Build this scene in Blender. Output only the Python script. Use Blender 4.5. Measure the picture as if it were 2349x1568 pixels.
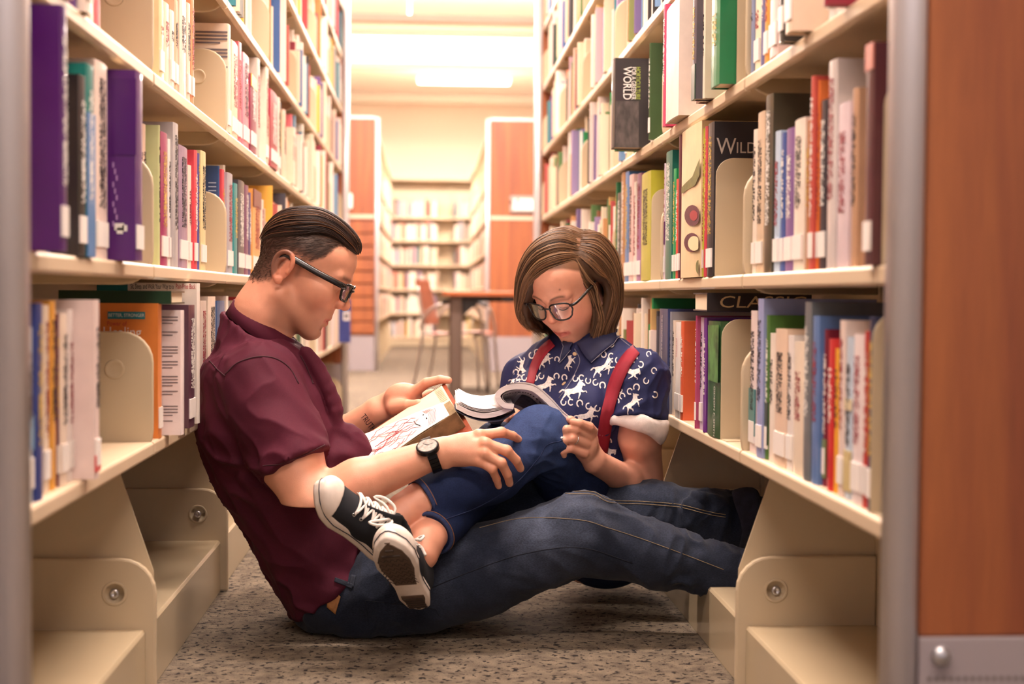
import bpy, bmesh, math, random
import numpy as np
from mathutils import Vector, Matrix
from mathutils.bvhtree import BVHTree
for _o in list(bpy.data.objects): bpy.data.objects.remove(_o)
SC = bpy.context.scene
COL = SC.collection
# ---------------------------------------------------------------- camera
EYE = np.array([0.0, 0.0, 0.72]); FPX, CX, CY = 3262.0, 1174.5, 784.0
_y, _p, _r = (math.radians(a) for a in (3.4107, -1.8615, 0.4453))
FW = np.array([math.sin(_y)*math.cos(_p), math.cos(_y)*math.cos(_p), math.sin(_p)])
_rt = np.array([math.cos(_y), -math.sin(_y), 0.0]); _up = np.cross(_rt, FW)
RT = _rt*math.cos(_r) + _up*math.sin(_r); UP = _up*math.cos(_r) - _rt*math.sin(_r)
cam_d = bpy.data.cameras.new('camera'); cam = bpy.data.objects.new('camera', cam_d); COL.objects.link(cam)
cam.matrix_world = Matrix(((RT[0], UP[0], -FW[0], EYE[0]), (RT[1], UP[1], -FW[1], EYE[1]), (RT[2], UP[2], -FW[2], EYE[2]), (0, 0, 0, 1)))
cam_d.sensor_width = 36.0; cam_d.lens = FPX/2349.0*36.0; cam_d.clip_start = 0.05; cam_d.clip_end = 100
cam_d.dof.use_dof = True; cam_d.dof.focus_distance = 3.08; cam_d.dof.aperture_fstop = 3.0
SC.camera = cam
# ---------------------------------------------------------------- world, exposure
W = bpy.data.worlds.new('world'); SC.world = W; W.use_nodes = True
W.node_tree.nodes['Background'].inputs[0].default_value = (0.98, 0.91, 1.0, 1)
W.node_tree.nodes['Background'].inputs[1].default_value = 0.95
SC.view_settings.view_transform = 'Standard'; SC.view_settings.look = 'None'
SC.view_settings.gamma = 1.0; SC.view_settings.use_curve_mapping = False
SC.view_settings.exposure = 0.12
# ---------------------------------------------------------------- helpers
def at(x, y, Y):
    """world point at depth Y (metres down the aisle) seen at photo position x, y"""
    d = FW + RT*(x-CX)/FPX - UP*(y-CY)/FPX
    return EYE + d*(Y/d[1])
def s2l(c):
    return tuple(((v/12.92) if v <= 0.04045 else ((v+0.055)/1.055)**2.4) for v in c)
def hexc(h):
    h = h.lstrip('#'); return s2l(tuple(int(h[i:i+2], 16)/255 for i in (0, 2, 4)))
MATS = {}
def mat(name, col, rough=0.5, metal=0.0, emit=None, estr=0.0, spec=0.5, noise=0.0, nscale=8.0, bump=0.0, bscale=200.0, coat=0.0, sheen=0.0, trans=0.0, sss=0.0, stretch=None, coord='Object', emitc=None):
    if name in MATS: return MATS[name]
    m = bpy.data.materials.new(name); m.use_nodes = True; nt = m.node_tree; b = nt.nodes['Principled BSDF']
    if isinstance(col, str): col = hexc(col)
    b.inputs['Base Color'].default_value = (*col, 1); b.inputs['Roughness'].default_value = rough; b.inputs['Metallic'].default_value = metal
    b.inputs['Specular IOR Level'].default_value = spec
    b.inputs['Coat Weight'].default_value = coat; b.inputs['Sheen Weight'].default_value = sheen
    b.inputs['Transmission Weight'].default_value = trans
    if sss: b.inputs['Subsurface Weight'].default_value = sss; b.inputs['Subsurface Radius'].default_value = (0.012, 0.005, 0.003)
    if estr: b.inputs['Emission Color'].default_value = (*(emitc or col), 1); b.inputs['Emission Strength'].default_value = estr
    if noise or bump:
        tc = nt.nodes.new('ShaderNodeTexCoord'); src = tc.outputs[coord]
        if stretch:
            mp = nt.nodes.new('ShaderNodeMapping'); mp.inputs['Scale'].default_value = stretch; nt.links.new(src, mp.inputs[0]); src = mp.outputs[0]
    if noise:
        n = nt.nodes.new('ShaderNodeTexNoise'); n.inputs['Scale'].default_value = nscale; n.inputs['Detail'].default_value = 5; nt.links.new(src, n.inputs[0])
        r = nt.nodes.new('ShaderNodeValToRGB'); r.color_ramp.elements[0].position = 0.3; r.color_ramp.elements[1].position = 0.7
        r.color_ramp.elements[0].color = (*[v*(1-noise) for v in col], 1); r.color_ramp.elements[1].color = (*[min(1, v*(1+noise)) for v in col], 1)
        nt.links.new(n.outputs[0], r.inputs[0]); nt.links.new(r.outputs[0], b.inputs['Base Color'])
    if bump:
        n2 = nt.nodes.new('ShaderNodeTexNoise'); n2.inputs['Scale'].default_value = bscale; n2.inputs['Detail'].default_value = 3; nt.links.new(src, n2.inputs[0])
        bp = nt.nodes.new('ShaderNodeBump'); bp.inputs['Strength'].default_value = bump; bp.inputs['Distance'].default_value = 0.002
        nt.links.new(n2.outputs[0], bp.inputs['Height']); nt.links.new(bp.outputs[0], b.inputs['Normal'])
    MATS[name] = m; return m
class MB:
    def __init__(s): s.v = []; s.f = []; s.m = []; s.mi = 0
    def add(s, vs, fs):
        o = len(s.v); s.v += [tuple(map(float, p)) for p in vs]; s.f += [tuple(o+i for i in f) for f in fs]; s.m += [s.mi]*len(fs); return s
    def box(s, x0, x1, y0, y1, z0, z1):
        return s.add([(x0,y0,z0),(x1,y0,z0),(x1,y1,z0),(x0,y1,z0),(x0,y0,z1),(x1,y0,z1),(x1,y1,z1),(x0,y1,z1)],
                     [(0,3,2,1),(4,5,6,7),(0,1,5,4),(1,2,6,5),(2,3,7,6),(3,0,4,7)])
    def prism(s, poly, a, b, axis='y', cap=True):
        """poly: list of 2D points; axis y -> (x,z) extruded along y; z -> (x,y); x -> (y,z)"""
        n = len(poly)
        f = {'y': lambda p, t: (p[0], t, p[1]), 'z': lambda p, t: (p[0], p[1], t), 'x': lambda p, t: (t, p[0], p[1])}[axis]
        vs = [f(p, a) for p in poly] + [f(p, b) for p in poly]
        fs = [(i, (i+1) % n, n+(i+1) % n, n+i) for i in range(n)]
        if cap: fs += [tuple(range(n))[::-1], tuple(range(n, 2*n))]
        return s.add(vs, fs)
    def tube(s, pts, rad, seg=10, cap=True, sx=1.0):
        pts = [np.array(p, float) for p in pts]; n = len(pts)
        if not hasattr(rad, '__len__'): rad = [rad]*n
        ref = None; vs = []
        for i in range(n):
            t = pts[min(i+1, n-1)] - pts[max(i-1, 0)]; t /= np.linalg.norm(t)+1e-12
            if ref is None: ref = np.array([0, 0, 1.0]) if abs(t[2]) < 0.9 else np.array([1.0, 0, 0])
            u = np.cross(t, ref); u /= np.linalg.norm(u)+1e-12; w = np.cross(u, t); ref = w
            for k in range(seg):
                a = 2*math.pi*k/seg; vs.append(pts[i] + rad[i]*(math.cos(a)*u*sx + math.sin(a)*w))
        fs = [(i*seg+k, i*seg+(k+1) % seg, (i+1)*seg+(k+1) % seg, (i+1)*seg+k) for i in range(n-1) for k in range(seg)]
        if cap: fs += [tuple(range(seg))[::-1], tuple((n-1)*seg+k for k in range(seg))]
        return s.add(vs, fs)
    def lathe(s, prof, c=(0, 0, 0), seg=20, axis='z'):
        vs = []; n = len(prof)
        for r, h in prof:
            for k in range(seg):
                a = 2*math.pi*k/seg; p = (r*math.cos(a), r*math.sin(a), h)
                if axis == 'y': p = (p[0], p[2], p[1])
                if axis == 'x': p = (p[2], p[0], p[1])
                vs.append((c[0]+p[0], c[1]+p[1], c[2]+p[2]))
        fs = [(i*seg+k, i*seg+(k+1) % seg, (i+1)*seg+(k+1) % seg, (i+1)*seg+k) for i in range(n-1) for k in range(seg)]
        fs += [tuple(range(seg))[::-1], tuple((n-1)*seg+k for k in range(seg))]
        return s.add(vs, fs)
    def mesh(s, name='mesh', smooth=False):
        me = bpy.data.meshes.new(name); me.from_pydata(s.v, [], s.f); me.update()
        if any(s.m): me.polygons.foreach_set('material_index', s.m)
        bm = bmesh.new(); bm.from_mesh(me); bmesh.ops.recalc_face_normals(bm, faces=bm.faces); bm.to_mesh(me); bm.free()
        if smooth: me.polygons.foreach_set('use_smooth', [True]*len(me.polygons))
        return me
    def build(s, name, m, parent=None, smooth=False, bevel=0.0, loc=None):
        return link(name, s.mesh(name, smooth), m, parent, bevel, loc)
def link(name, me, m, parent=None, bevel=0.0, loc=None):
    o = bpy.data.objects.new(name, me); COL.objects.link(o)
    ms = m if isinstance(m, (list, tuple)) else [m]
    if len(me.materials) == 0:
        for q in ms: me.materials.append(q)
    if parent is not None: o.parent = parent
    if loc is not None: o.location = loc
    if bevel:
        b = o.modifiers.new('bevel', 'BEVEL'); b.width = bevel; b.segments = 2; b.limit_method = 'ANGLE'
        me.polygons.foreach_set('use_smooth', [True]*len(me.polygons))
        w = o.modifiers.new('wn', 'WEIGHTED_NORMAL'); w.keep_sharp = True
    return o
def tag(o, label=None, cat=None, group=None, kind=None):
    if label: o['label'] = label
    if cat: o['category'] = cat
    if group: o['group'] = group
    if kind: o['kind'] = kind
    return o
def thing(name, label, cat, loc=(0, 0, 0), rz=0.0, group=None):
    o = bpy.data.objects.new(name, None); COL.objects.link(o); o.location = loc; o.rotation_euler = (0, 0, rz); o.empty_display_size = 0.05
    return tag(o, label, cat, group)
def rrect(x0, x1, z0, z1, r, corners=(1, 1, 1, 1), n=6):
    """rounded rectangle outline; corners order: x0z0, x1z0, x1z1, x0z1"""
    out = []
    for (cx, cz, a0, on) in ((x0, z0, math.pi, corners[0]), (x1, z0, 1.5*math.pi, corners[1]), (x1, z1, 0, corners[2]), (x0, z1, 0.5*math.pi, corners[3])):
        if not on: out.append((cx, cz)); continue
        ox = cx + (r if cx == x0 else -r); oz = cz + (r if cz == z0 else -r)
        for k in range(n+1):
            a = a0 + 0.5*math.pi*k/n; out.append((ox+r*math.cos(a), oz+r*math.sin(a)))
    return out
def text_mesh(txt, size, name='lettering', extrude=0.0, shear=0.0, spacing=1.0, align='CENTER', offset=0.0):
    cu = bpy.data.curves.new('tmp', 'FONT'); cu.body = txt; cu.size = size; cu.align_x = align; cu.align_y = 'CENTER'; cu.shear = shear
    cu.space_character = spacing; cu.extrude = extrude; cu.resolution_u = 3; cu.offset = offset
    o = bpy.data.objects.new('tmp', cu); COL.objects.link(o)
    dg = bpy.context.evaluated_depsgraph_get(); me = bpy.data.meshes.new_from_object(o.evaluated_get(dg))
    bpy.data.objects.remove(o); bpy.data.curves.remove(cu); me.name = name
    return me
def put_text(txt, size, m, parent, pos, right, up, stretch=1.0, width=None, **kw):
    """flat lettering with its own right/up directions in parent space (parent at world origin unless moved)"""
    me = text_mesh(txt, size, **kw)
    r = np.array(right, float); r /= np.linalg.norm(r); u = np.array(up, float); u -= r*(u@r); u /= np.linalg.norm(u); n = np.cross(r, u)
    if width is not None:
        xs = [v.co.x for v in me.vertices]
        if xs: stretch = width/(max(xs)-min(xs))
    for v in me.vertices:
        p = np.array(pos, float) + r*v.co.x*stretch + u*v.co.y + n*v.co.z
        v.co = p
    me.update(); return link('lettering', me, m, parent)
# ================================================================= the room
CREAM = mat('cream_steel', '#c8b799', rough=0.42, noise=0.025, nscale=3, bump=0.05, bscale=900)
CREAM_D = mat('cream_steel_toplit_edge', '#dfc9aa', rough=0.35, noise=0.03, nscale=6)  # same steel, lighter: overhead light on the lips is put into the colour
SILVER = mat('satin_aluminium', '#dcd7da', rough=0.3, metal=0.3, noise=0.03, nscale=20, stretch=(1, 1, 0.05))
def wood_mat(name, c1, c2, vert=True, rough=0.45):
    m = bpy.data.materials.new(name); m.use_nodes = True; nt = m.node_tree; b = nt.nodes['Principled BSDF']
    tc = nt.nodes.new('ShaderNodeTexCoord'); mp = nt.nodes.new('ShaderNodeMapping'); mp.inputs['Scale'].default_value = (9, 9, 0.55) if vert else (0.6, 9, 9)
    nt.links.new(tc.outputs['Object'], mp.inputs[0])
    n = nt.nodes.new('ShaderNodeTexNoise'); n.inputs['Scale'].default_value = 1.6; n.inputs['Detail'].default_value = 9; n.inputs['Distortion'].default_value = 0.8
    nt.links.new(mp.outputs[0], n.inputs[0])
    n2 = nt.nodes.new('ShaderNodeTexNoise'); n2.inputs['Scale'].default_value = 26; n2.inputs['Detail'].default_value = 4; nt.links.new(mp.outputs[0], n2.inputs[0])
    r = nt.nodes.new('ShaderNodeValToRGB'); r.color_ramp.elements[0].position = 0.3; r.color_ramp.elements[1].position = 0.72
    r.color_ramp.elements[0].color = (*hexc(c1), 1); r.color_ramp.elements[1].color = (*hexc(c2), 1)
    nt.links.new(n.outputs[0], r.inputs[0])
    mx = nt.nodes.new('ShaderNodeMix'); mx.data_type = 'RGBA'; mx.blend_type = 'MULTIPLY'; mx.inputs[0].default_value = 0.35
    nt.links.new(r.outputs[0], mx.inputs[6]); nt.links.new(n2.outputs[0], mx.inputs[7]); nt.links.new(mx.outputs[2], b.inputs['Base Color'])
    b.inputs['Roughness'].default_value = rough; MATS[name] = m; return m
WOOD = wood_mat('cherry_veneer', '#86462a', '#ad6536')
WOOD_T = wood_mat('table_veneer', '#b5613a', '#c97a4c', vert=False, rough=0.25)
def carpet_mat():
    m = bpy.data.materials.new('loop_carpet'); m.use_nodes = True; nt = m.node_tree; b = nt.nodes['Principled BSDF']; L = nt.links
    tc = nt.nodes.new('ShaderNodeTexCoord')
    def noise(sc, det, scale=(1, 1, 1), dist=0.0):
        mp = nt.nodes.new('ShaderNodeMapping'); mp.inputs['Scale'].default_value = scale; L.new(tc.outputs['Object'], mp.inputs[0])
        n = nt.nodes.new('ShaderNodeTexNoise'); n.inputs['Scale'].default_value = sc; n.inputs['Detail'].default_value = det; n.inputs['Distortion'].default_value = dist; L.new(mp.outputs[0], n.inputs[0]); return n
    fleck = noise(80, 2, (0.9, 1, 1), 0.6); tone = noise(28, 4, (0.9, 1, 1)); big = noise(1.5, 3); fib = noise(420, 2)
    r1 = nt.nodes.new('ShaderNodeValToRGB'); e = r1.color_ramp.elements; e[0].position = 0.3; e[0].color = (*hexc('#5f554a'), 1); e[1].position = 0.7; e[1].color = (*hexc('#877a69'), 1)
    L.new(tone.outputs[0], r1.inputs[0])
    r2 = nt.nodes.new('ShaderNodeValToRGB'); e = r2.color_ramp.elements; e[0].position = 0.37; e[0].color = (1, 1, 1, 1); e[1].position = 0.43; e[1].color = (0, 0, 0, 1)
    L.new(fleck.outputs[0], r2.inputs[0])
    mx = nt.nodes.new('ShaderNodeMix'); mx.data_type = 'RGBA'; L.new(r2.outputs[0], mx.inputs[0]); L.new(r1.outputs[0], mx.inputs[6]); mx.inputs[7].default_value = (*hexc('#2b2726'), 1)
    mf = nt.nodes.new('ShaderNodeMix'); mf.data_type = 'RGBA'; mf.blend_type = 'OVERLAY'; mf.inputs[0].default_value = 0.55; L.new(mx.outputs[2], mf.inputs[6]); L.new(fib.outputs[0], mf.inputs[7])
    mb = nt.nodes.new('ShaderNodeMix'); mb.data_type = 'RGBA'; mb.blend_type = 'OVERLAY'; mb.inputs[0].default_value = 0.2; L.new(mf.outputs[2], mb.inputs[6]); L.new(big.outputs[0], mb.inputs[7])
    L.new(mb.outputs[2], b.inputs['Base Color']); b.inputs['Roughness'].default_value = 0.95; b.inputs['Specular IOR Level'].default_value = 0.15
    ad = nt.nodes.new('ShaderNodeMath'); ad.operation = 'ADD'; L.new(fleck.outputs[0], ad.inputs[0]); L.new(fib.outputs[0], ad.inputs[1])
    bp = nt.nodes.new('ShaderNodeBump'); bp.inputs['Strength'].default_value = 0.8; bp.inputs['Distance'].default_value = 0.005
    L.new(ad.outputs[0], bp.inputs['Height']); L.new(bp.outputs[0], b.inputs['Normal']); return m
CARPET = carpet_mat()
WALLP = mat('warm_wall_paint', '#f2ddcb', rough=0.8, bump=0.1, bscale=120)
CEILP = mat('white_ceiling_paint', '#f7ece4', rough=0.9)
tag(MB().box(-8, 8, -7, 21.2, -0.05, 0).build('floor', CARPET), 'speckled beige loop carpet running down the aisle', kind='structure')
tag(MB().box(-8, 8, -7, 21.2, 3.62, 3.72).build('ceiling', CEILP), 'bright white ceiling above the stacks', kind='structure')
tag(MB().box(-8, 8, 21.0, 21.2, 0, 3.62).build('wall_back', WALLP), 'cream wall above the far bookcase', kind='structure')
tag(MB().box(-8.1, -8, -7, 21.2, 0, 3.62).build('wall_left', WALLP), 'cream side wall of the library', kind='structure')
tag(MB().box(8, 8.1, -7, 21.2, 0, 3.62).build('wall_right', WALLP), 'cream side wall of the library', kind='structure')
# wall behind the photographer with tall window openings to the daylight
w = MB(); w.box(-8, 8, -7.1, -7, 0, 0.5); w.box(-8, 8, -7.1, -7, 2.9, 3.62)
for x0, x1 in ((-8, -7), (-4.2, -3.8), (-0.2, 0.2), (3.8, 4.2), (7, 8)): w.box(x0, x1, -7.1, -7, 0.5, 2.9)
tag(w.build('wall_front', WALLP), 'window wall behind the photographer', kind='structure')
# ceiling soffits seen at the far end
tag(MB().box(-8, 8, 20.7, 21.0, 3.50, 3.62).build('trim_1', mat('cornice_paint', '#fbf3e6', rough=0.8), bevel=0.02), 'white cornice at the top of the far wall', kind='structure')
# ceiling lights: warm fluorescent battens across the room
GLOW = mat('fluorescent_tube', (1.0, 0.90, 0.76), emit=True, estr=14.0, emitc=(1.0, 0.84, 0.66))
WHITE_M = mat('white_enamel', '#f4f1ec', rough=0.4)
def batten(x, y, z, length, power, label, up=0.0):
    t = thing('ceiling_light', label, 'ceiling light', (x, y, z), group='fluorescent ceiling lights')
    MB().prism([(-0.09, 0.05), (0.09, 0.05), (0.06, 0.0), (-0.06, 0.0)], -length/2, length/2, 'x').build('housing', WHITE_M, t)
    MB().prism([(0.045*math.cos(a), -0.005+0.03*math.sin(a)) for a in [math.pi*(1+k/8) for k in range(9)]], -length/2+0.02, length/2-0.02, 'x').build('tube', GLOW, t, smooth=True)
    if power:
        d = bpy.data.lights.new('batten_light', 'AREA'); d.shape = 'RECTANGLE'; d.size = length; d.size_y = 0.14; d.energy = power; d.color = (1.0, 0.82, 0.735)
        o = bpy.data.objects.new('batten_light', d); COL.objects.link(o); o.parent = t; o.location = (0, 0, -0.05)
    if up:
        d = bpy.data.lights.new('batten_uplight', 'AREA'); d.shape = 'RECTANGLE'; d.size = length; d.size_y = 0.2; d.energy = up; d.color = (1.0, 0.87, 0.80)
        o = bpy.data.objects.new('batten_uplight', d); COL.objects.link(o); o.parent = t; o.location = (0, 0, 0.07); o.rotation_euler = (math.pi, 0, 0)
    return t
NAMES = ['behind the photographer', 'above the near bookcase ends', 'above the two readers', 'above the middle of the aisle', 'above the far end of the aisle', 'above the reading table']
for k, (y, pw, up) in enumerate(((-2.6, 50, 30), (0.6, 80, 40), (3.0, 155, 60), (5.6, 140, 80), (8.6, 160, 110), (11.2, 270, 200))):
    batten(0.04, y, 3.2, 2.4, pw, 'long fluorescent ceiling light ' + NAMES[k], up=up)
batten(0.0, 15.9, 3.56, 7.0, 300, 'long glowing light strip on the ceiling, nearer of two')
batten(0.0, 17.5, 3.56, 7.0, 300, 'long glowing light strip on the ceiling, farther of two')
def uplit_beam(y, z, up, label):  # pink ceiling beam given an added area lamp on top to brighten the ceiling
    t = thing('beam_added_light', label, 'ceiling light', (0, y, z), group='ceiling beams with added light')
    MB().prism([(-0.10, 0.06), (-0.08, 0.0), (0.08, 0.0), (0.10, 0.06)], -4, 4, 'x').build('housing', mat('pale_pink_enamel', '#e6cdbf', rough=0.6), t)
    for x in (-1.6, -0.18, 1.25): MB().box(x-0.01, x+0.01, -0.01, 0.01, 0.05, 3.62-z).build('hanger', WHITE_M, t)
    d = bpy.data.lights.new('added_uplight', 'AREA'); d.shape = 'RECTANGLE'; d.size = 8.0; d.size_y = 0.14; d.energy = up; d.color = (1.0, 0.87, 0.80)
    o = bpy.data.objects.new('added_uplight', d); COL.objects.link(o); o.parent = t; o.location = (0, 0, 0.08); o.rotation_euler = (math.pi, 0, 0)
uplit_beam(13.2, 3.22, 330, 'long pale beam with added upward light crossing the ceiling above the far wood ends'); uplit_beam(17.0, 3.40, 150, 'thin pale beam with added upward light just above the short bright lamp')
p = at(1064, 187, 18.0)
batten(p[0], 18.0, p[2], 1.18, 160, 'short bright fluorescent light hanging before the far cream wall', up=130)
# ================================================================= steel library shelving
Y1, BAY = 2.545, 0.914
XL, XR = 0.482, 0.5675
ZS = {-1: [0.457, 0.770, 1.1095, 1.426, 1.755, 2.06], 1: [0.443, 0.762, 1.1175, 1.44, 1.765, 2.06]}
FRONT = {-1: XL, 1: XR}
KICK = mat('glossy_kick_plate', '#bfae90', rough=0.16, noise=0.02, nscale=3)
BOLT = mat('zinc_bolt', '#c8c8cc', rough=0.3, metal=0.9)
PLINTH = mat('plinth_laminate', '#978c8e', rough=0.5)
DARKP = mat('dark_perforation', '#5d5350', rough=0.7)
def shelf_range(label, sgn, front, ybeg, nbays, zs, label_end, near=True, lod=0, far_panel=True):
    R = thing('bookcase', label, 'bookcase')
    X = lambda u: sgn*(front+u)
    yj = [ybeg + BAY*k for k in range(nbays+1)]
    # shared meshes --------------------------------------------------
    prof = [(0, -0.022), (0.004, -0.026), (0.014, -0.026), (0.014, -0.004), (0.248, -0.004), (0.248, -0.02), (0.252, -0.02), (0.252, 0.0), (0.003, 0.0), (0, -0.004)]
    shelf_me = MB().prism([(X(u), z) for u, z in prof], 0.005, BAY-0.005, 'y').mesh('shelf')
    br = [(X(u), z) for u, z in rrect(0.001, 0.25, -0.036, 0.195, 0.05, (0, 0, 0, 1))]
    pts = []
    for u, z in rrect(0.001, 0.25, -0.036, 0.195, 0.055, (1, 0, 0, 1)):
        pts.append((X(u), z))
    brk_me = MB().prism(pts, -0.005, 0.005, 'y').mesh('bracket')
    ring_me = MB().lathe([(0.0185, -0.0048), (0.0165, -0.0060), (0.014, -0.0062), (0.0125, -0.0054), (0.002, -0.0053)], (X(0.068), 0, 0.128), 20, 'y').mesh('embossed_disc', True)
    foot_me = MB().prism([(X(u), z) for u, z in rrect(-0.004, 0.255, 0.002, 0.25, 0.062, (0, 0, 0, 1))], -0.007, 0.007, 'y').mesh('base_bracket')
    gus_me = MB().prism([(X(u), z) for u, z in ((0.002, 0.19), (0.003, 0.225), (0.074, 0.436), (0.255, 0.436), (0.255, 0.19))], 0.008, 0.012, 'y').mesh('gusset')
    bolt_me = MB().lathe([(0.0225, -0.0075), (0.0215, -0.0082), (0.0185, -0.0078), (0.0165, -0.0072), (0.011, -0.0072)], (X(0.068), 0, 0.188), 24, 'y').mesh('bolt_cup', True)
    nut_me = MB().lathe([(0.0085, -0.0072), (0.0085, -0.010), (0.006, -0.0115), (0.0045, -0.0115), (0.003, -0.009), (0.001, -0.009)], (X(0.068), 0, 0.188), 14, 'y').mesh('bolt', True)
    deck_me = MB().prism([(X(u), z) for u, z in ((0.014, 0.0), (0.014, 0.118), (0.018, 0.124), (0.255, 0.124), (0.255, 0.119), (0.02, 0.119), (0.019, 0.0))], 0.007, BAY-0.007, 'y').mesh('base_deck')
    back_me = MB().box(min(X(0.262), X(0.266)), max(X(0.262), X(0.266)), 0.02, BAY-0.02, 0.124, 2.30).mesh('back_panel')
    post_me = MB().box(min(X(0.255), X(0.30)), max(X(0.255), X(0.30)), -0.02, 0.02, 0, 2.32).mesh('upright')
    can_me = MB().prism([(X(u), z) for u, z in ((-0.005, 2.30), (-0.005, 2.335), (0.56, 2.335), (0.56, 2.325), (0.005, 2.325), (0.005, 2.30))], 0.0, BAY, 'y').mesh('canopy')
    for me in (shelf_me, brk_me, ring_me, foot_me, gus_me, bolt_me, deck_me, back_me, post_me, can_me): me.materials.append(CREAM)
    shelf_me.materials[0] = CREAM_D; deck_me.materials[0] = KICK; nut_me.materials.append(BOLT)
    def put(name, me, y, z=0.0, bevel=0.0, parent=R):
        o = bpy.data.objects.new(name, me); COL.objects.link(o); o.parent = parent; o.location = (0, y, z)
        if bevel and not lod:
            b = o.modifiers.new('bevel', 'BEVEL'); b.width = bevel; b.segments = 2; b.limit_method = 'ANGLE'; b.angle_limit = 0.6
        return o
    for k in range(nbays):
        put('back_panel', back_me, yj[k]); put('canopy', can_me, yj[k]); put('base_deck', deck_me, yj[k], bevel=0.0015)
        for z in zs: put('shelf', shelf_me, yj[k], z, bevel=0.0015)
    for k, y in enumerate(yj):
        put('upright', post_me, y)
        f = put('base_bracket', foot_me, y, bevel=0.004 if k < 4 else 0)
        put('gusset', gus_me, y, parent=R)
        if k < 4 and not lod: put('bolt_cup', bolt_me, 0, parent=f); put('bolt', nut_me, 0, parent=f)
        for z in zs:
            b = put('bracket', brk_me, y, z, bevel=0.003 if k < 5 else 0)
            if k < 5 and not lod: put('embossed_disc', ring_me, 0, parent=b)
    # end panels with aluminium corner trims and plinth
    ends = [(ybeg-0.034, ybeg-0.008, -1)] + ([(yj[-1]+0.008, yj[-1]+0.034, 1)] if far_panel else [])
    for ya, yb, d in ends:
        a, b = sorted((X(0.0), X(0.56)))
        MB().box(a, b, ya, yb, 0.33, 2.38).build('end_panel', WOOD, R, bevel=0.004)
        MB().box(a, b, ya-0.002, yb+0.002, 0.0, 0.33).build('plinth', PLINTH, R, bevel=0.002)
        for uu in (-0.02, 0.58):
            MB().prism(rrect(X(uu)-0.019, X(uu)+0.019, ya-0.012, yb+0.012, 0.0185, n=8), 0, 2.385, 'z').build('corner_trim', SILVER, R, smooth=True)
        MB().box(a, b, ya-0.004, yb+0.004, 2.375, 2.395).build('top_trim', SILVER, R)
    return R, yj
RANGE_L, YJL = shelf_range('cream steel bookcase range with wood end, on the man\'s side of the aisle', -1, XL, Y1-BAY, 7, ZS[-1], '')
RANGE_R, YJR = shelf_range('cream steel bookcase range with wood end, on the woman\'s side of the aisle', 1, XR, Y1-BAY, 6, ZS[1], '')
# plinth screw and perforated strip on the near wood end
pe = Y1-BAY-0.036
MB().lathe([(0.012, 0.0), (0.0115, -0.005), (0.008, -0.008), (0.001, -0.009)], (at(2158, 1503, pe)[0], pe, at(2158, 1503, pe)[2]), 16, 'y').build('screw_head', BOLT, RANGE_R, smooth=True)
perf = MB(); zz = at(2200, 1556, pe)[2]; x0 = at(2132, 1556, pe)[0]
for k in range(40):
    perf.lathe([(0.0028, 0.0), (0.0026, -0.0004)], (x0+0.0085*k, pe-0.0001, zz), 8, 'y'); perf.lathe([(0.0028, 0.0), (0.0026, -0.0004)], (x0+0.0085*k+0.004, pe-0.0001, zz-0.012), 8, 'y')
tag(perf.build('perforation', DARKP, RANGE_R), kind='stuff')
# far ranges beyond the reading table
ZF = [0.47, 0.807, 1.158, 1.504, 1.834, 2.06]
FARL, YFL = shelf_range('distant bookcase range with grooved wood end, behind the man\'s face', -1, 0.50, 13.53, 7, ZF, '', lod=1, far_panel=False)
FARR, YFR = shelf_range('distant bookcase range with plain wood end, behind the chair and table', 1, 0.585, 13.53, 7, ZF, '', lod=1, far_panel=False)
GROOVE = mat('groove_shadow_line', '#5a2a17', rough=0.8)
LIGHTLINE = mat('pale_joint_strip', '#f3c9b0', rough=0.5)
for R, sgn, fr in ((FARL, -1, 0.50), (FARR, 1, 0.585)):
    a, b = sorted((sgn*fr, sgn*(fr+0.56)))
    MB().box(a, b, 13.488, 13.50, 1.44, 1.47).build('joint_strip', LIGHTLINE, R)
a, b = -1.06, -0.50
MB().box(a, b, 13.49, 13.5, 0.34, 1.43).build('groove_backing', GROOVE, FARL)
for k in range(9):
    z0 = 0.345+0.119*k
    MB().box(a, b, 13.475, 13.492, z0+0.008, z0+0.112).build('slat', WOOD, FARL, bevel=0.002)
# card holders on the far wood ends
GREYF = mat('grey_plastic_frame', '#9b918b', rough=0.4); CARDW = mat('white_card', '#f6f2ea', rough=0.6); INK = mat('black_ink', '#17141a', rough=0.6)
p0 = at(1170, 487, 13.47); p1 = at(1236, 450, 13.47)
h = thing('card_holder', 'grey framed range sign on the wood end behind the woman', 'sign')
MB().box(p0[0], p1[0], 13.465, 13.488, p0[2], p1[2]).build('frame', GREYF, h, bevel=0.004)
MB().box(p0[0]+0.03, p1[0]-0.01, 13.461, 13.466, p0[2]+0.025, p1[2]-0.03).build('card', CARDW, h)
MB().box(p0[0]+0.062, p0[0]+0.085, 13.459, 13.462, p1[2]-0.075, p1[2]-0.032).build('print', INK, h)
MB().box(p0[0]+0.0, p0[0]+0.02, 13.459, 13.462, p1[2]-0.075, p1[2]-0.042).build('clip', INK, h)
p0 = at(782, 478, 13.47); p1 = at(808, 443, 13.47)
h = thing('card_holder', 'small white card holder on the grooved wood end', 'sign')
MB().prism(rrect(p0[0], p1[0], p0[2], p1[2], 0.02), 13.462, 13.474, 'y').build('card', CARDW, h)
MB().box(p0[0]+0.01, p1[0]-0.01, 13.474, 13.488, p0[2]+0.01, p1[2]-0.01).build('backing', GREYF, h)
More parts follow.
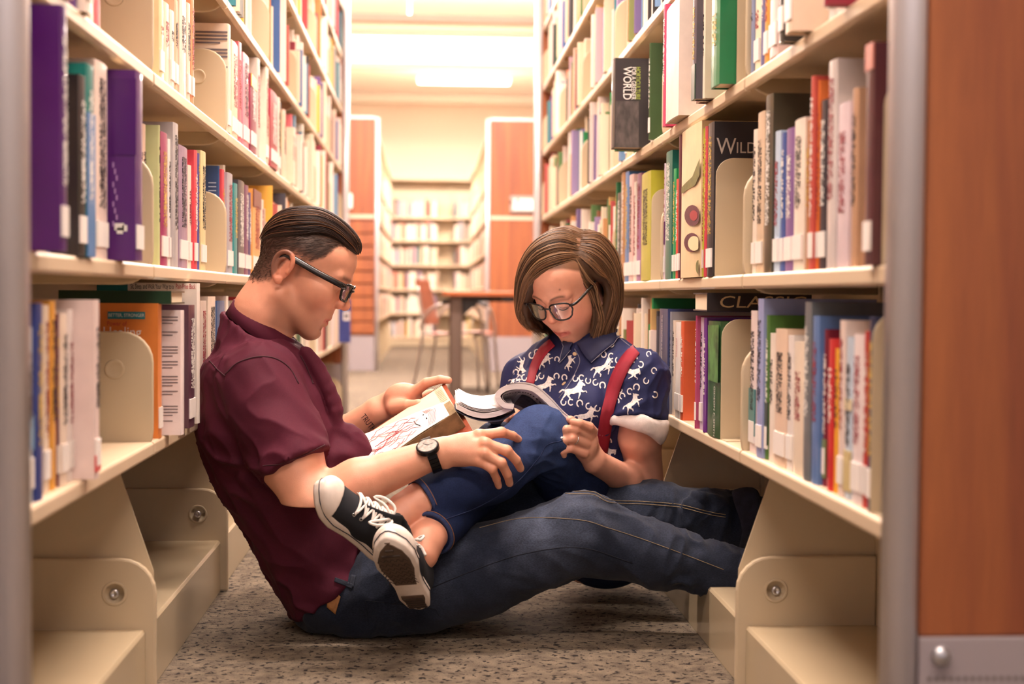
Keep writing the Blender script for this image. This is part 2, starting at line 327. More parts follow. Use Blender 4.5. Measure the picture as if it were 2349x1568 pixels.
# far bookcase against the back wall, facing the aisle
FB = thing('bookcase', 'cream bookcase against the back wall at the end of the aisle', 'bookcase')
for k, xb in enumerate((-1.50, -0.585, 0.33, 1.245)):
    MB().box(xb-0.02, xb+0.02, 20.58, 20.62, 0, 2.37).build('upright', CREAM, FB)
    for z in ZF[:5]+[0.124]:
        if k < 3: MB().box(xb+0.006, xb+0.908, 20.34, 20.60, z-0.03, z).build('shelf', CREAM_D, FB)
        MB().box(xb-0.005, xb+0.005, 20.345, 20.6, z-0.04, z+0.15).build('bracket', CREAM, FB)
    if k < 3:
        MB().box(xb, xb+0.914, 20.62, 20.63, 0, 2.37).build('back_panel', CREAM, FB)
        MB().box(xb, xb+0.914, 20.33, 20.63, 2.35, 2.38).build('canopy', CREAM, FB)
        MB().box(xb, xb+0.914, 20.355, 20.37, 0, 0.1).build('kick_plate', CREAM, FB)
# ================================================================= books
rng = random.Random(11)
NAMED = {'white': 'f0e6da', 'cream': 'e6cfae', 'tan': 'c79f74', 'brown': '7a4a32', 'black': '262226', 'grey': '8b8a8c', 'navy': '2b3560', 'blue': '3f6fae', 'pale blue': 'a9c4dd', 'teal': '2a8a8c', 'green': '2a8a4d', 'dark green': '1f4a35', 'lime': 'a9b030', 'yellow': 'eec35a', 'orange': 'e2873a', 'red': 'd0393e', 'maroon': '74202f', 'pink': 'f08a96', 'purple': '5a2370', 'lilac': '9a8ab8', 'salmon': 'e08a72', 'magenta': 'a8386c'}
NAMED = {k: tuple(int(v[i:i+2], 16) for i in (0, 2, 4)) for k, v in NAMED.items()}
def cname(h):
    c = tuple(int(h[i:i+2], 16) for i in (0, 2, 4)); return min(NAMED, key=lambda k: sum((a-b)**2 for a, b in zip(NAMED[k], c)))
def cover_mat(h, gloss=0.35): return mat('cover_'+h, '#'+h, rough=gloss, noise=0.06, nscale=25, coat=0.15)
PAGES = mat('book_pages', '#ecd9ba', rough=0.85, noise=0.12, nscale=60, stretch=(1, 12, 0.3))
STICK = mat('spine_sticker', '#f7f0ea', rough=0.45)
def letter_mat(name, h, sc=(1, 1, 1)):
    """broken ink strokes that read as a column of small print"""
    m = bpy.data.materials.new(name); m.use_nodes = True; nt = m.node_tree; b = nt.nodes['Principled BSDF']; L = nt.links
    tc = nt.nodes.new('ShaderNodeTexCoord'); mp = nt.nodes.new('ShaderNodeMapping'); mp.inputs['Scale'].default_value = sc; L.new(tc.outputs['Object'], mp.inputs[0])
    n = nt.nodes.new('ShaderNodeTexNoise'); n.inputs['Scale'].default_value = 1.0; n.inputs['Detail'].default_value = 1; L.new(mp.outputs[0], n.inputs[0])
    r = nt.nodes.new('ShaderNodeValToRGB'); r.color_ramp.elements[0].position = 0.49; r.color_ramp.elements[1].position = 0.52; L.new(n.outputs[0], r.inputs[0])
    t = nt.nodes.new('ShaderNodeBsdfTransparent'); mx = nt.nodes.new('ShaderNodeMixShader'); b.inputs['Base Color'].default_value = (*hexc(h), 1); b.inputs['Roughness'].default_value = 0.5
    L.new(r.outputs[0], mx.inputs[0]); L.new(t.outputs[0], mx.inputs[1]); L.new(b.outputs[0], mx.inputs[2]); L.new(mx.outputs[0], nt.nodes['Material Output'].inputs[0]); return m
LET = {h: letter_mat('spine_print_'+h, h, (1, 210, 330)) for h in ('f4efe6', '2a2428', 'd8b45a', '9c2f3c')}
ORD = lambda n: '%d%s' % (n, 'th' if 10 <= n % 100 <= 20 else {1: 'st', 2: 'nd', 3: 'rd'}.get(n % 10, 'th'))
BAYN = ['nearest', 'second', 'third', 'fourth', 'fifth', 'sixth', 'seventh']; SHN = ['lowest', 'second', 'third', 'fourth', 'fifth', 'sixth']
def book_geo(sgn, xs, y0, y1, z0, h, d, mb_cover, mb_pages):
    """spine at |x|=xs facing the aisle, thickness y0..y1, standing on z0"""
    t = min(0.0026, (y1-y0)*0.18); X = lambda u: sgn*(xs+u); ym = (y0+y1)/2; e = min(0.004, (y1-y0)*0.2)
    mb_cover.prism([(X(0.003), y0), (X(0.0008), y0+(ym-y0)*0.5), (X(0), ym), (X(0.0008), y1-(y1-ym)*0.5), (X(0.003), y1), (X(d), y1), (X(d), y1-t), (X(0.006), y1-t), (X(0.006), y0+t), (X(d), y0+t), (X(d), y0)], z0, z0+h, 'z')
    a, b = sorted((X(0.006), X(d-0.004)))
    mb_pages.box(a, b, y0+t, y1-t, z0+0.003, z0+h-0.0035)
STUFFV = {}
def far_book(sgn, xs, y0, y1, z0, h, d, hx, along='y', box=None):
    """distant books share one mesh; colour is kept per face corner"""
    c, p = MB(), MB()
    if box: c.box(*box)
    else: book_geo(sgn, xs, y0, y1, z0, h, d, c, p)
    for mb, col in ((c, hexc(hx)), (p, hexc('e2cfae'))):
        STUFFV.setdefault('v', []); STUFFV.setdefault('f', []); STUFFV.setdefault('c', [])
        o = len(STUFFV['v']); STUFFV['v'] += mb.v; STUFFV['f'] += [tuple(o+i for i in f) for f in mb.f]; STUFFV['c'] += [col]*len(mb.f)
BOOKN = {}; N_IND = [0]
def book(sgn, sh, bay, y0, y1, hh, hx, inset=0.012, d=0.2, sticker=None, title='auto', extra=None, name='book', kindw=None):
    z0 = ZS[sgn][sh]; xs = FRONT[sgn]+inset; w = y1-y0
    if bay >= BAY_IND(sgn, sh): far_book(sgn, xs, y0, y1, z0, hh, d, hx); return None
    c, p = MB(), MB(); yb = (y0+y1)/2
    book_geo(sgn, xs, y0-yb, y1-yb, 0, hh, d, c, p)
    o = c.build(name, cover_mat(hx), loc=(0, yb, z0+0.0004)); p.build('page_block', PAGES, o)
    N_IND[0] += 1
    key = (sgn, sh, bay); BOOKN[key] = BOOKN.get(key, 0)+1
    size = ('slim ' if w < 0.018 else 'thick ' if w > 0.042 else '') + ('tall ' if hh > 0.262 else 'short ' if hh < 0.21 else '')
    tag(o, '%s%s %s, %s from near end, %s bay, %s shelf, %s' % (size, cname(hx), kindw or ('paperback' if w < 0.024 else 'hardback'), ORD(BOOKN[key]), BAYN[bay], SHN[sh], 'man\'s side' if sgn < 0 else 'woman\'s side'), 'book', 'books on the %s bookcase' % ('man\'s side' if sgn < 0 else 'woman\'s side'))
    X = lambda u: sgn*(xs+u)
    def plate(nm, ya, yb2, za, zb, m, lift=0.0005):
        # follows the gently rounded spine
        return MB().add([(X(-lift), ya, za), (X(-lift), yb2, za), (X(-lift), yb2, zb), (X(-lift), ya, zb), (X(0.0022), ya, za), (X(0.0022), yb2, za), (X(0.0022), yb2, zb), (X(0.0022), ya, zb)],
                        [(0, 1, 2, 3), (0, 1, 5, 4), (3, 2, 6, 7), (0, 3, 7, 4), (1, 2, 6, 5)]).build(nm, m, o)
    hw = w*0.5
    if sticker is None: sticker = rng.random() < 0.62
    if sticker: plate('spine_label', -hw*0.86, hw*0.86, 0.018, 0.056, STICK, 0.0009)
    if title == 'auto':
        dark = sum(int(hx[i:i+2], 16) for i in (0, 2, 4)) < 400
        lc = rng.choice(['f4efe6', 'f4efe6', 'd8b45a'] if dark else ['2a2428', '2a2428', '9c2f3c'])
        b0 = 0.07+rng.random()*0.03; plate('spine_print', -hw*0.42, hw*0.42, b0, hh-0.02-rng.random()*0.03, LET[lc], 0.0006)
    if extra:
        for (f0, f1, ex) in extra: plate('spine_band', -hw*0.97, hw*0.97, hh*f0, hh*f1, cover_mat(ex), 0.0003)
    return o
def on_x(x, y, X):
    d = FW + RT*(x-CX)/FPX - UP*(y-CY)/FPX; return EYE + d*(X/d[0])
def BAY_IND(sgn, sh): return {0: 2, 1: 3, 2: 3, 3: 2, 4: 0, 5: 0}[sh] if sgn > 0 else {0: 2, 1: 3, 2: 4, 3: 2, 4: 0, 5: 0}[sh]
VIS0 = {0: 0, 1: 0, 2: 0, 3: 1, 4: 2, 5: 3}   # first bay whose books the frame reaches, per shelf
PAL_L = ['f0e4d6']*6 + ['e9d6bc']*5 + ['f3d9cc', 'e8c9b4', 'd8c6c0', 'c8b0a0', 'd3424a', 'e77a84', '8a2a3a', '3d5f96', '2f7f8e', '2a2a30', '4a4650', 'e9b04a', 'cf7a44', '6a4a8a', '7fa0b8', '9a9a96', 'b05a52', '52644e', 'efd9c8', 'f0e4d6']
PAL_R = ['f0e4d6']*4 + ['e6d2b6']*4 + ['d9c3a4', '2c2a2c', '3a3638', '22653f', '1f8a4c', '5d7f4a', '7f8550', '7a2834', 'b04a4a', 'd27a5a', '6d5a86', '9c86b0', '3d5f96', '6f93bb', '2f7f86', 'c08a5a', '8a5a3c', 'e8c9b4', 'cda8b0', 'c9a56a', '55515a', 'efe2d4', 'd8c8be']
# measured spines: (x0, x1, y_top, colour, inset) in photo pixels, per (side, shelf, bay)
ROWS = {
 (1, 1, 0): [(1985, 2003, 106, '5a3036', -0.01, {'title': None, 'extra': [(0.88, 1.0, 'c9786a')]}), (1950, 1967, 208, 'c49a7a', 0.012), (1920, 1946, 243, 'dcc9d0', 0.008), (1898, 1918, 145, 'd3c9c6', 0.006), (1880, 1896, 234, '2c2a36', 0.012, {'title': 'd8b45a'}), (1868, 1879, 190, 'e8793a', 0.012), (1858, 1867, 178, 'c9544a', 0.006), (1846, 1857, 280, 'b8794a', 0.014), (1820, 1844, 279, 'eadfcf', 0.01), (1801, 1819, 299, '7d5a96', 0.012), (1789, 1800, 308, '3b5aa0', 0.014), (1772, 1788, 306, 'b9cfe6', 0.012), (1754, 1771, 223, '4a4434', 0.008, {'title': 'd8b45a'}), (1736, 1752, 262, 'd8bfa2', 0.012), (1726, 1735, 300, 'eadccb', 0.012), (1717, 1725, 349, 'd23a4a', 0.012)],
 (1, 0, 0): [(1992, 2004, 727, '2f3552', 0.006), (1979, 1990, 760, 'c9403a', 0.01), (1955, 1978, 768, 'efe0df', 0.008), (1937, 1954, 774, 'c3d3e2', 0.01, {'extra': [(0.05, 0.3, 'd8c48a'), (0.55, 0.62, 'e9d9b0')]}), (1924, 1936, 735, 'eed9cf', 0.008), (1912, 1922, 800, 'f0b03a', 0.012), (1898, 1911, 778, 'cf2f33', 0.01), (1878, 1897, 756, '7a1f38', 0.016, {'extra': [(0.05, 0.3, '7a8a5a')]}), (1860, 1877, 725, '5d7fb5', 0.008), (1843, 1859, 693, '6f7478', 0.006), (1819, 1842, 786, 'ecdcc6', 0.01), (1803, 1818, 770, 'efe6e0', 0.012), (1776, 1802, 756, 'e9cdb4', 0.01), (1764, 1775, 765, 'efe3d6', 0.012), (1750, 1763, 723, '4f7a3a', 0.012, {'extra': [(0.1, 0.4, '3a4a3a')]}), (1736, 1749, 685, '9aa3d0', 0.006), (1715, 1734, 713, 'ead9d6', 0.012, {'extra': [(0.12, 0.45, '4f8a86')]}), (1706, 1714, 746, 'a8622a', 0.014)],
 (1, 1, 1): [(1622, 1636, 287, '2c2a30', -0.002, {'title': 'f4efe6', 'n': 'wild'}), (1616, 1621, 292, 'c9404f', 0.0), (1609, 1615, 298, 'b9bd3a', 0.0), (1562, 1608, 305, 'ead3a6', -0.006, {'title': None, 'sticker': False, 'n': 'fruit'}), (1556, 1561, 312, '5a2230', -0.004, {'title': None}), (1550, 1555, 412, 'd94a3a', 0.006), (1541, 1549, 390, '159a5a', 0.006), (1526, 1540, 352, '1f6f62', 0.002), (1515, 1525, 380, 'd8c6cf', 0.006, {'extra': [(0.3, 0.5, '6a2a66')]})],
 (1, 1, 2): [(1470, 1491, 402, 'b7b437', 0.0), (1460, 1469, 401, '9a6a9a', 0.006), (1452, 1459, 420, 'efe9df', 0.008), (1442, 1451, 404, 'e7c4c0', 0.006), (1433, 1441, 397, '4a7fb8', 0.006), (1424, 1432, 397, 'b07a44', 0.008), (1415, 1423, 445, '2a2626', 0.008), (1408, 1414, 421, '2a6a45', 0.008), (1400, 1407, 449, 'd85050', 0.01)],
 (1, 0, 1): [(1622, 1650, 738, '2f5a30', 0.0, {'title': None, 'n': 'gideon', 'sticker': False}), (1613, 1619, 729, '6a2a86', 0.0), (1605, 1612, 728, 'c9b6cf', 0.004), (1598, 1604, 740, '7a9a86', 0.004), (1568, 1597, 724, 'b04a70', -0.004), (1560, 1567, 737, 'd8603a', 0.004), (1548, 1559, 740, 'efe7df', 0.004, {'n': 'perennials', 'title': None}), (1539, 1547, 735, 'ead9c6', 0.008), (1531, 1538, 715, '8f8f98', 0.004), (1509, 1530, 709, '35406e', -0.004, {'title': None, 'n': 'azguide', 'sticker': False})],
 (1, 2, 0): [(1914, 1946, -20, 'f0dcd4', 0.006), (1898, 1912, -40, 'ece6e0', 0.006), (1880, 1896, -60, '9a2a40', -0.03, {'n': 'flower', 'title': None}), (1800, 1816, -60, 'f0d6bc', -0.03), (1786, 1797, -70, '2f2d2c', -0.02), (1764, 1783, -40, 'eed2cd', 0.0), (1753, 1762, -40, 'e9a04a', 0.006), (1745, 1752, -50, '6a6a9c', 0.006), (1729, 1744, -40, 'efe3c6', 0.008), (1722, 1728, -30, '7f8aa8', 0.006)],
 (1, 2, 1): [(1630, 1649, -10, '0f7a4a', -0.03, {'n': 'green'}), (1606, 1616, -20, 'e6dac6', -0.02), (1597, 1605, -20, '6f2a34', -0.02), (1566, 1596, -25, '5d5560', -0.035, {'extra': [(0.0, 0.3, '55655a')]}), (1527, 1556, 10, 'f1e6dd', -0.025, {'title': None}), (1521, 1526, 12, 'c8406a', -0.02), (1514, 1520, 45, '55608a', 0.0)],
 (1, 2, 2): [(1492, 1503, 115, 'efe9dd', 0.006), (1476, 1491, 107, '37522f', -0.01), (1401, 1409, 138, '2f2b2c', -0.076, {'n': 'horti', 'title': None, 'sticker': False, 'd': 0.2}), (1409, 1414, 172, '10a052', -0.06, {'title': None})],
 (-1, 1, 0): [(142, 157, 22, '4d0f6a', -0.036, {'title': 'f4efe6', 'n': 'purplea'}), (184, 200, 180, '2a2628', -0.004), (201, 219, 157, '1f7f78', -0.004, {'extra': [(0.0, 0.75, '5a8ac0')]}), (221, 250, 155, 'eed8cb', 0.006), (314, 331, 174, '521b6c', -0.03, {'title': None, 'n': 'purple'})],
 (-1, 1, 1): [(366, 371, 290, 'cfd8a0', 0.012), (372, 387, 310, 'a23a68', 0.008), (388, 399, 325, 'efe6e2', 0.01), (400, 412, 288, 'b9b3b3', 0.004), (413, 433, 343, '9a7f9a', 0.006), (434, 447, 385, 'f0e2d4', 0.012), (448, 455, 348, 'dd4656', 0.006), (456, 462, 355, '5a5aa0', 0.012), (463, 475, 352, 'e6d39a', 0.008)],
 (-1, 1, 2): [(503, 509, 384, '3a5486', 0.022, {'n': 'blueback', 'title': None}), (511, 518, 392, 'd84a5a', 0.014), (524, 536, 402, 'a8a6b0', 0.006), (539, 547, 424, '2a8f92', 0.008), (549, 563, 420, '3a3a42', 0.006), (565, 572, 428, '7d4a6a', 0.01), (573, 580, 445, '5a4a80', 0.012), (582, 600, 443, 'e9a455', 0.006, {'extra': [(0.8, 1.0, '6a2f2f')]}), (626, 636, 437, '4a464a', -0.012)],
 (-1, 0, 0): [(66, 83, 751, 'd8e2e6', 0.008, {'extra': [(0.3, 0.5, '6fa3c4')]}), (85, 102, 696, '2b3f86', 0.004), (103, 116, 700, 'e9d6c0', 0.012), (118, 132, 690, 'e0a03c', 0.012), (133, 138, 720, '6a2a44', 0.014), (140, 158, 720, 'f0dcc8', 0.01), (160, 180, 710, 'efe2dc', 0.012), (182, 195, 703, '2f2d2e', 0.012), (220, 242, 688, 'ecd6cf', -0.018, {'extra': [(0.04, 0.13, 'e05a5a')]})],
 (-1, 0, 1): [(366, 374, 696, 'e0843a', 0.0, {'n': 'healing', 'title': None}), (418, 425, 712, 'f0e2e0', -0.03, {'n': 'whiteback', 'title': None}), (436, 450, 700, '5a3a48', -0.022), (455, 461, 640, 'f0e6dc', -0.022, {'n': 'sitsleep', 'title': None}), (463, 476, 690, 'd8c6b8', 0.0), (480, 500, 680, 'e9d9c6', 0.004), (501, 518, 690, '3a5a8a', 0.0)],
 (-1, 2, 1): [(368, 378, 20, 'ead6a8', 0.008), (379, 392, 10, 'f0dcc4', 0.01), (393, 402, 30, 'f2e6da', 0.008), (403, 414, 5, 'e9c0a0', 0.008), (415, 430, -10, 'f0dccb', 0.004), (431, 440, 10, 'f0d9c6', 0.006), (441, 447, -5, 'f0a078', 0.004)],
 (-1, 2, 2): [(525, 531, 58, 'ecd8c4', 0.0, {'n': 'textback', 'title': None}), (534, 548, 100, 'ead0b0', 0.008), (549, 559, 101, 'e8707c', 0.008), (560, 575, 129, 'ef8f9e', 0.004), (577, 590, 176, '8a2048', 0.0, {'extra': [(0.84, 1.0, 'eab040')]}), (592, 598, 136, 'd9cdc3', 0.0), (612, 622, 153, 'efdcca', 0.0)],
 (-1, 2, 3): [(623, 639, 214, 'a83246', -0.004), (640, 644, 225, 'efe2d4', 0.0), (690, 700, 265, '4d4a4c', -0.012)],
}
SPECIAL = {}; BAYMIN = {}
def fill(sgn, sh, bay, ya, yb, lo=None, hi=None, top=None, inset=None):
    lo, hi = (0.02, 0.052) if bay < BAY_IND(sgn, sh) else (0.012, 0.036)
    y = ya; pal = PAL_L if sgn < 0 else PAL_R; zmax = (ZS[sgn]+[2.30])[sh+1]-ZS[sgn][sh]-0.045
    while True:
        t = rng.uniform(lo, hi) if rng.random() < 0.75 else rng.uniform(0.008, 0.016)
        if y+t > yb: break
        h = min(rng.choice([0.19, 0.205, 0.21, 0.225, 0.235, 0.24, 0.25, 0.28]) + rng.uniform(-0.008, 0.008), zmax)
        col = rng.choice(pal); ex = None
        if rng.random() < 0.3:
            a = rng.uniform(0.05, 0.7); ex = [(a, a+rng.uniform(0.05, 0.25), rng.choice(pal))]
        book(sgn, sh, bay, y, y+t-0.0012, h, col, inset if inset is not None else rng.choice([0.004, 0.01, 0.014, 0.02, -0.008, 0.03]), rng.uniform(0.15, 0.215), extra=ex)
        y += t
for sgn in (-1, 1):
    yj = YJL if sgn < 0 else YJR
    for bay in range(len(yj)-1):
        for sh in range(6):
            ya, yb = yj[bay]+0.012, yj[bay+1]-0.012
            key = (sgn, sh, bay)
            if bay < VIS0[sh]: continue
            if key in ROWS:
                items = []
                for e in ROWS[key]:
                    x0, x1, yt, hx, ins = e[:5]; opt = e[5] if len(e) > 5 else {}
                    Xs = sgn*(FRONT[sgn]+ins)
                    pa, pb = on_x(x0, yt, Xs), on_x(x1, yt, Xs)
                    a, b = sorted((pa[1], pb[1])); items.append([a, b, max(pa[2], pb[2]) if sh < 2 else 0.5*(pa[2]+pb[2]), hx, ins, opt])
                items.sort(key=lambda q: q[0]); BAYMIN[key] = max(items[0][0], ya); y = ya; zmax = (ZS[sgn]+[2.3])[sh+1]-ZS[sgn][sh]-0.03
                for k, (a, b, zt, hx, ins, opt) in enumerate(items):
                    a = max(a, y); b = max(b, a+0.006)
                    if k+1 < len(items): b = min(b, max(items[k+1][0], a+0.006))
                    if b > yb: b = yb
                    if b-a < 0.004: continue
                    if a-y > 0.03 and sgn < 0 and not (bay == 1 and sh == 0): fill(sgn, sh, bay, y+0.002, a-0.003, inset=0.03)
                    hh = min(max(zt-ZS[sgn][sh], 0.15), zmax)
                    ttl = opt.get('title', 'auto')
                    o = book(sgn, sh, bay, a+0.0006, b-0.0006, hh, hx, ins, opt.get('d', 0.2), sticker=opt.get('sticker'), title='auto' if ttl not in (None, 'auto') else ttl, extra=opt.get('extra'))
                    if 'n' in opt: SPECIAL[opt['n']] = (o, a, b, hh)
                    y = b
                if key in ((-1, 1, 2), (-1, 2, 3), (1, 2, 2)) and y < yb-0.12: fill(sgn, sh, bay, y+0.004, yb-0.05)
            else:
                full = rng.uniform(0.6, 0.92) if key != (-1, 2, 0) else 0.66
                fill(sgn, sh, bay, ya, ya+(yb-ya)*full)
# far ranges and far wall bookcase: everything still countable but tiny goes into one mass
PAL_F = ['f3e6d6']*8 + ['ead3b8']*5 + ['e6c8b4']*3 + ['b85a50', 'd99078', '5a6f96', '6a6668', '44424a', 'd9bc70', '937a8c', '85907a', 'd9aaa4', 'c0a890', '8a5a48']
for sgn, front, yj in ((-1, 0.50, YFL), (1, 0.585, YFR)):
    for bay in range(7):
        for z in ZF[:5]:
            y = yj[bay]+0.015; end = yj[bay+1]-0.02-rng.uniform(0, 0.2)
            while y < end:
                t = rng.uniform(0.015, 0.045); far_book(sgn, front+rng.uniform(0, 0.02), y, y+t-0.001, z, rng.uniform(0.19, 0.27), 0.17, rng.choice(PAL_F)); y += t
for k, xb in enumerate((-1.50, -0.585, 0.33)):
    for z in ZF[:5]+[0.124]:
        x = xb+0.02; end = xb+0.89-(0.18 if k == 1 else 0)
        if k == 2: x = xb+0.05
        while x < end:
            t = rng.uniform(0.018, 0.05); h = rng.uniform(0.19, 0.265); far_book(0, 0, 0, 0, 0, 0, 0, rng.choice(PAL_F), box=(x, x+t-0.001, 20.36+rng.uniform(0, 0.02), 20.55, z, z+h)); x += t
def stuff_books():
    me = bpy.data.meshes.new('distant_books'); me.from_pydata(STUFFV['v'], [], STUFFV['f'])
    ca = me.color_attributes.new('Col', 'FLOAT_COLOR', 'CORNER'); cols = []
    for f, c in zip(STUFFV['f'], STUFFV['c']): cols += [c[0], c[1], c[2], 1.0]*len(f)
    ca.data.foreach_set('color', cols); me.update()
    m = bpy.data.materials.new('distant_book_covers'); m.use_nodes = True; nt = m.node_tree; at_ = nt.nodes.new('ShaderNodeVertexColor'); at_.layer_name = 'Col'
    nt.links.new(at_.outputs[0], nt.nodes['Principled BSDF'].inputs['Base Color']); nt.nodes['Principled BSDF'].inputs['Roughness'].default_value = 0.5
    bm = bmesh.new(); bm.from_mesh(me); bmesh.ops.recalc_face_normals(bm, faces=bm.faces); bm.to_mesh(me); bm.free()
    o = link('distant_books', me, m); tag(o, 'rows of mixed library books filling the far and upper shelves', 'books', kind='stuff')
stuff_books()
print('INDIVIDUAL BOOKS', N_IND[0])
# ================================================================= covers, lettering and bookends that can be read in the photograph
WHT = mat('white_lettering', '#f2ece4', rough=0.5); GRN = mat('green_lettering', '#a8b84a', rough=0.5); SLV = mat('silver_lettering', '#cbc2ba', rough=0.4); BLK = mat('black_lettering', '#1d1a1e', rough=0.6); RDL = mat('red_lettering', '#b83440', rough=0.6); GRYL = mat('grey_text_line', '#6d6266', rough=0.7); TEAL = mat('teal_panel', '#1f8088', rough=0.45)
def in_parent(o):
    """lettering is built in world space, then handed to its book"""
    kids = []
    return kids
def adopt(child, o):
    child.parent = o; child.matrix_parent_inverse = Matrix.Translation(o.location).inverted(); return child
def board_text(key, txt, px, py, hpx, m, right=(1, 0, 0), up=(0, 0, 1), dY=0.0009, width_px=None, **kw):
    """lettering on the near board of a book"""
    o, a, b, hh = SPECIAL[key]
    if o is None: return
    p = at(px, py, a); sc = a/FPX
    return adopt(put_text(txt, hpx*sc*1.35, m, None, p+V(0, -dY, 0), right, up, width=width_px*sc if width_px else None, **kw), o)
V = lambda *a: np.array(a, float)
def board_quad(key, x0, y0, x1, y1, m, name='cover_panel', dY=0.0005):
    o, a, b, hh = SPECIAL[key]
    if o is None: return
    p, q = at(x0, y1, a), at(x1, y0, a)
    return adopt(MB().add([(p[0], a-dY, p[2]), (q[0], a-dY, p[2]), (q[0], a-dY, q[2]), (p[0], a-dY, q[2])], [(0, 1, 2, 3)]).build(name, m), o)
def spine_text(key, txt, y0, y1, frac, m, inset, sgn=1, size=None, **kw):
    """lettering down a spine, from photo height y0 to y1; frac across the thickness"""
    o, a, b, hh = SPECIAL[key]
    if o is None: return
    yc = a+(b-a)*frac; Xs = sgn*(FRONT[sgn]+inset-0.0012)
    d = lambda y: EYE[2]+0  # placeholder for clarity
    pz0 = [at(981+Xs/yc*FPX*1.0, y, yc)[2] for y in (y0, y1)]
    L = abs(pz0[0]-pz0[1]); pos = (Xs, yc, sum(pz0)/2)
    if sgn > 0: return adopt(put_text(txt, size or (b-a)*0.55, m, None, pos, (0, 0, -1), (0, -1, 0), width=L, **kw), o)
    return adopt(put_text(txt, size or (b-a)*0.55, m, None, pos, (0, 0, -1), (0, 1, 0), width=L, **kw), o)
def spine_shape(key, pts, inset, m, name, sgn=1):
    o, a, b, hh = SPECIAL[key]
    if o is None: return
    Xs = sgn*(FRONT[sgn]+inset-0.0010); P = [on_x(x, y, Xs) for x, y in pts]
    return adopt(MB().add([(Xs, min(max(p[1], a+0.001), b-0.001), p[2]) for p in P], [tuple(range(len(P)))]).build(name, m), o)
board_text('wild', 'W', 1666, 337, 40, SLV, width_px=46); board_text('wild', 'ILD', 1712, 340, 27, SLV, width_px=46)
board_text('horti', 'WORLD', 1438, 191, 20, WHT, (0, 0, -1), (1, 0, 0), width_px=75); board_text('horti', 'FOR A GREENER', 1453, 191, 11, WHT, (0, 0, -1), (1, 0, 0), width_px=74); board_text('horti', 'HORTICULTURE', 1463, 191, 11, GRN, (0, 0, -1), (1, 0, 0), width_px=74)
board_quad('horti', 1411, 232, 1466, 338, mat('dark_bark_photo', '#4a423f', rough=0.6, noise=0.5, nscale=70, stretch=(1, 1, 0.4)), 'cover_photo')
spine_text('gideon', 'GIDEON F. SMITH', 886, 1000, 0.28, WHT, 0.0, size=0.018)
spine_text('azguide', 'THE DEFINITIVE A-Z GUIDE', 722, 830, 0.5, WHT, -0.004, size=0.020); spine_text('azguide', 'CHARLES & BRIGID QUEST-RITSON', 838, 945, 0.5, WHT, -0.004, size=0.016)
spine_text('perennials', 'perennials', 776, 818, 0.5, RDL, 0.004, size=0.02)
JUNG = mat('jungle_print', '#4f7d3f', rough=0.4, noise=0.7, nscale=38)
spine_shape('gideon', [(1624, 745), (1649, 745), (1649, 880), (1624, 870)], 0.0, JUNG, 'cover_photo')
def ellipse(cx, cy, rx, ry, n=20): return [(cx+rx*math.cos(2*math.pi*k/n), cy+ry*math.sin(2*math.pi*k/n)) for k in range(n)]
FRT = mat('maroon_fruit', '#5a2230', rough=0.5, noise=0.3, nscale=60); FRI = mat('red_fruit_heart', '#a02c34', rough=0.5); FRP = mat('pale_fruit_flesh', '#e6d2a4', rough=0.6); STEM = mat('olive_stem', '#75703c', rough=0.6, noise=0.2, nscale=60)
spine_shape('fruit', ellipse(1588, 494, 18, 24), -0.006, FRT, 'printed_fruit'); spine_shape('fruit', ellipse(1591, 494, 9, 12), -0.0066, FRI, 'printed_fruit'); spine_shape('fruit', ellipse(1587, 556, 18, 22), -0.006, FRT, 'printed_fruit'); spine_shape('fruit', ellipse(1592, 558, 14, 17), -0.0066, FRP, 'printed_fruit'); spine_shape('fruit', ellipse(1602, 612, 6, 16), -0.006, STEM, 'printed_leaf')
spine_shape('fruit', [(1563, 430), (1572, 420), (1588, 405), (1606, 362), (1606, 400), (1594, 425), (1575, 436), (1563, 445)], -0.006, STEM, 'printed_stem')
# left side covers
board_quad('healing', 247, 715, 333, 731, TEAL); board_text('healing', 'BETTER, STRONGER', 290, 723, 8, WHT, width_px=80); board_text('healing', 'Power of', 268, 742, 11, RDL, width_px=44); board_text('healing', 'Healing', 280, 762, 24, WHT, width_px=84)
for k in range(2): board_quad('healing', 250, 782+7*k, 332, 784+7*k, RDL, 'printed_line')
for k, n in enumerate((3, 2, 4, 3, 4, 2, 4, 1)):
    for j in range(n): board_quad('whiteback', 372, 726+34*k+7*j, 408-(j == n-1)*12, 728+34*k+7*j, GRYL, 'printed_line')
board_quad('sitsleep', 222, 640, 293, 668, TEAL); board_text('sitsleep', 'Sit, Sleep, and Walk Your Way to a', 349, 657, 12, BLK, width_px=96); board_text('sitsleep', 'Pain-Free Back', 426, 657, 12, RDL, width_px=44)
for k in range(9): board_quad('textback', 448, 72+(k+k//4)*8, 522-(17*(k % 4 == 3)), 75+(k+k//4)*8, GRYL, 'printed_line')
PALEB = mat('pale_blue_text', '#b9c6dc', rough=0.5)
for k in range(6): board_quad('blueback', 478, 418+k*9+(k > 3)*14, 496, 420+k*9+(k > 3)*14, PALEB, 'printed_line')
LILT = mat('lilac_print', '#b48cc0', rough=0.5)
for k in range(10): board_quad('purple', 258+4*(k % 3), 372+15*k, 262+4*(k % 3), 384+15*k, LILT, 'printed_line')
board_quad('purple', 255, 180, 312, 355, mat('deep_purple_panel', '#4a0f66', rough=0.3)); 
for sx in ((263, 512, 285, 528), (268, 522, 282, 536), (280, 516, 292, 530)): board_quad('purple', *sx, WHT, 'printed_emblem')
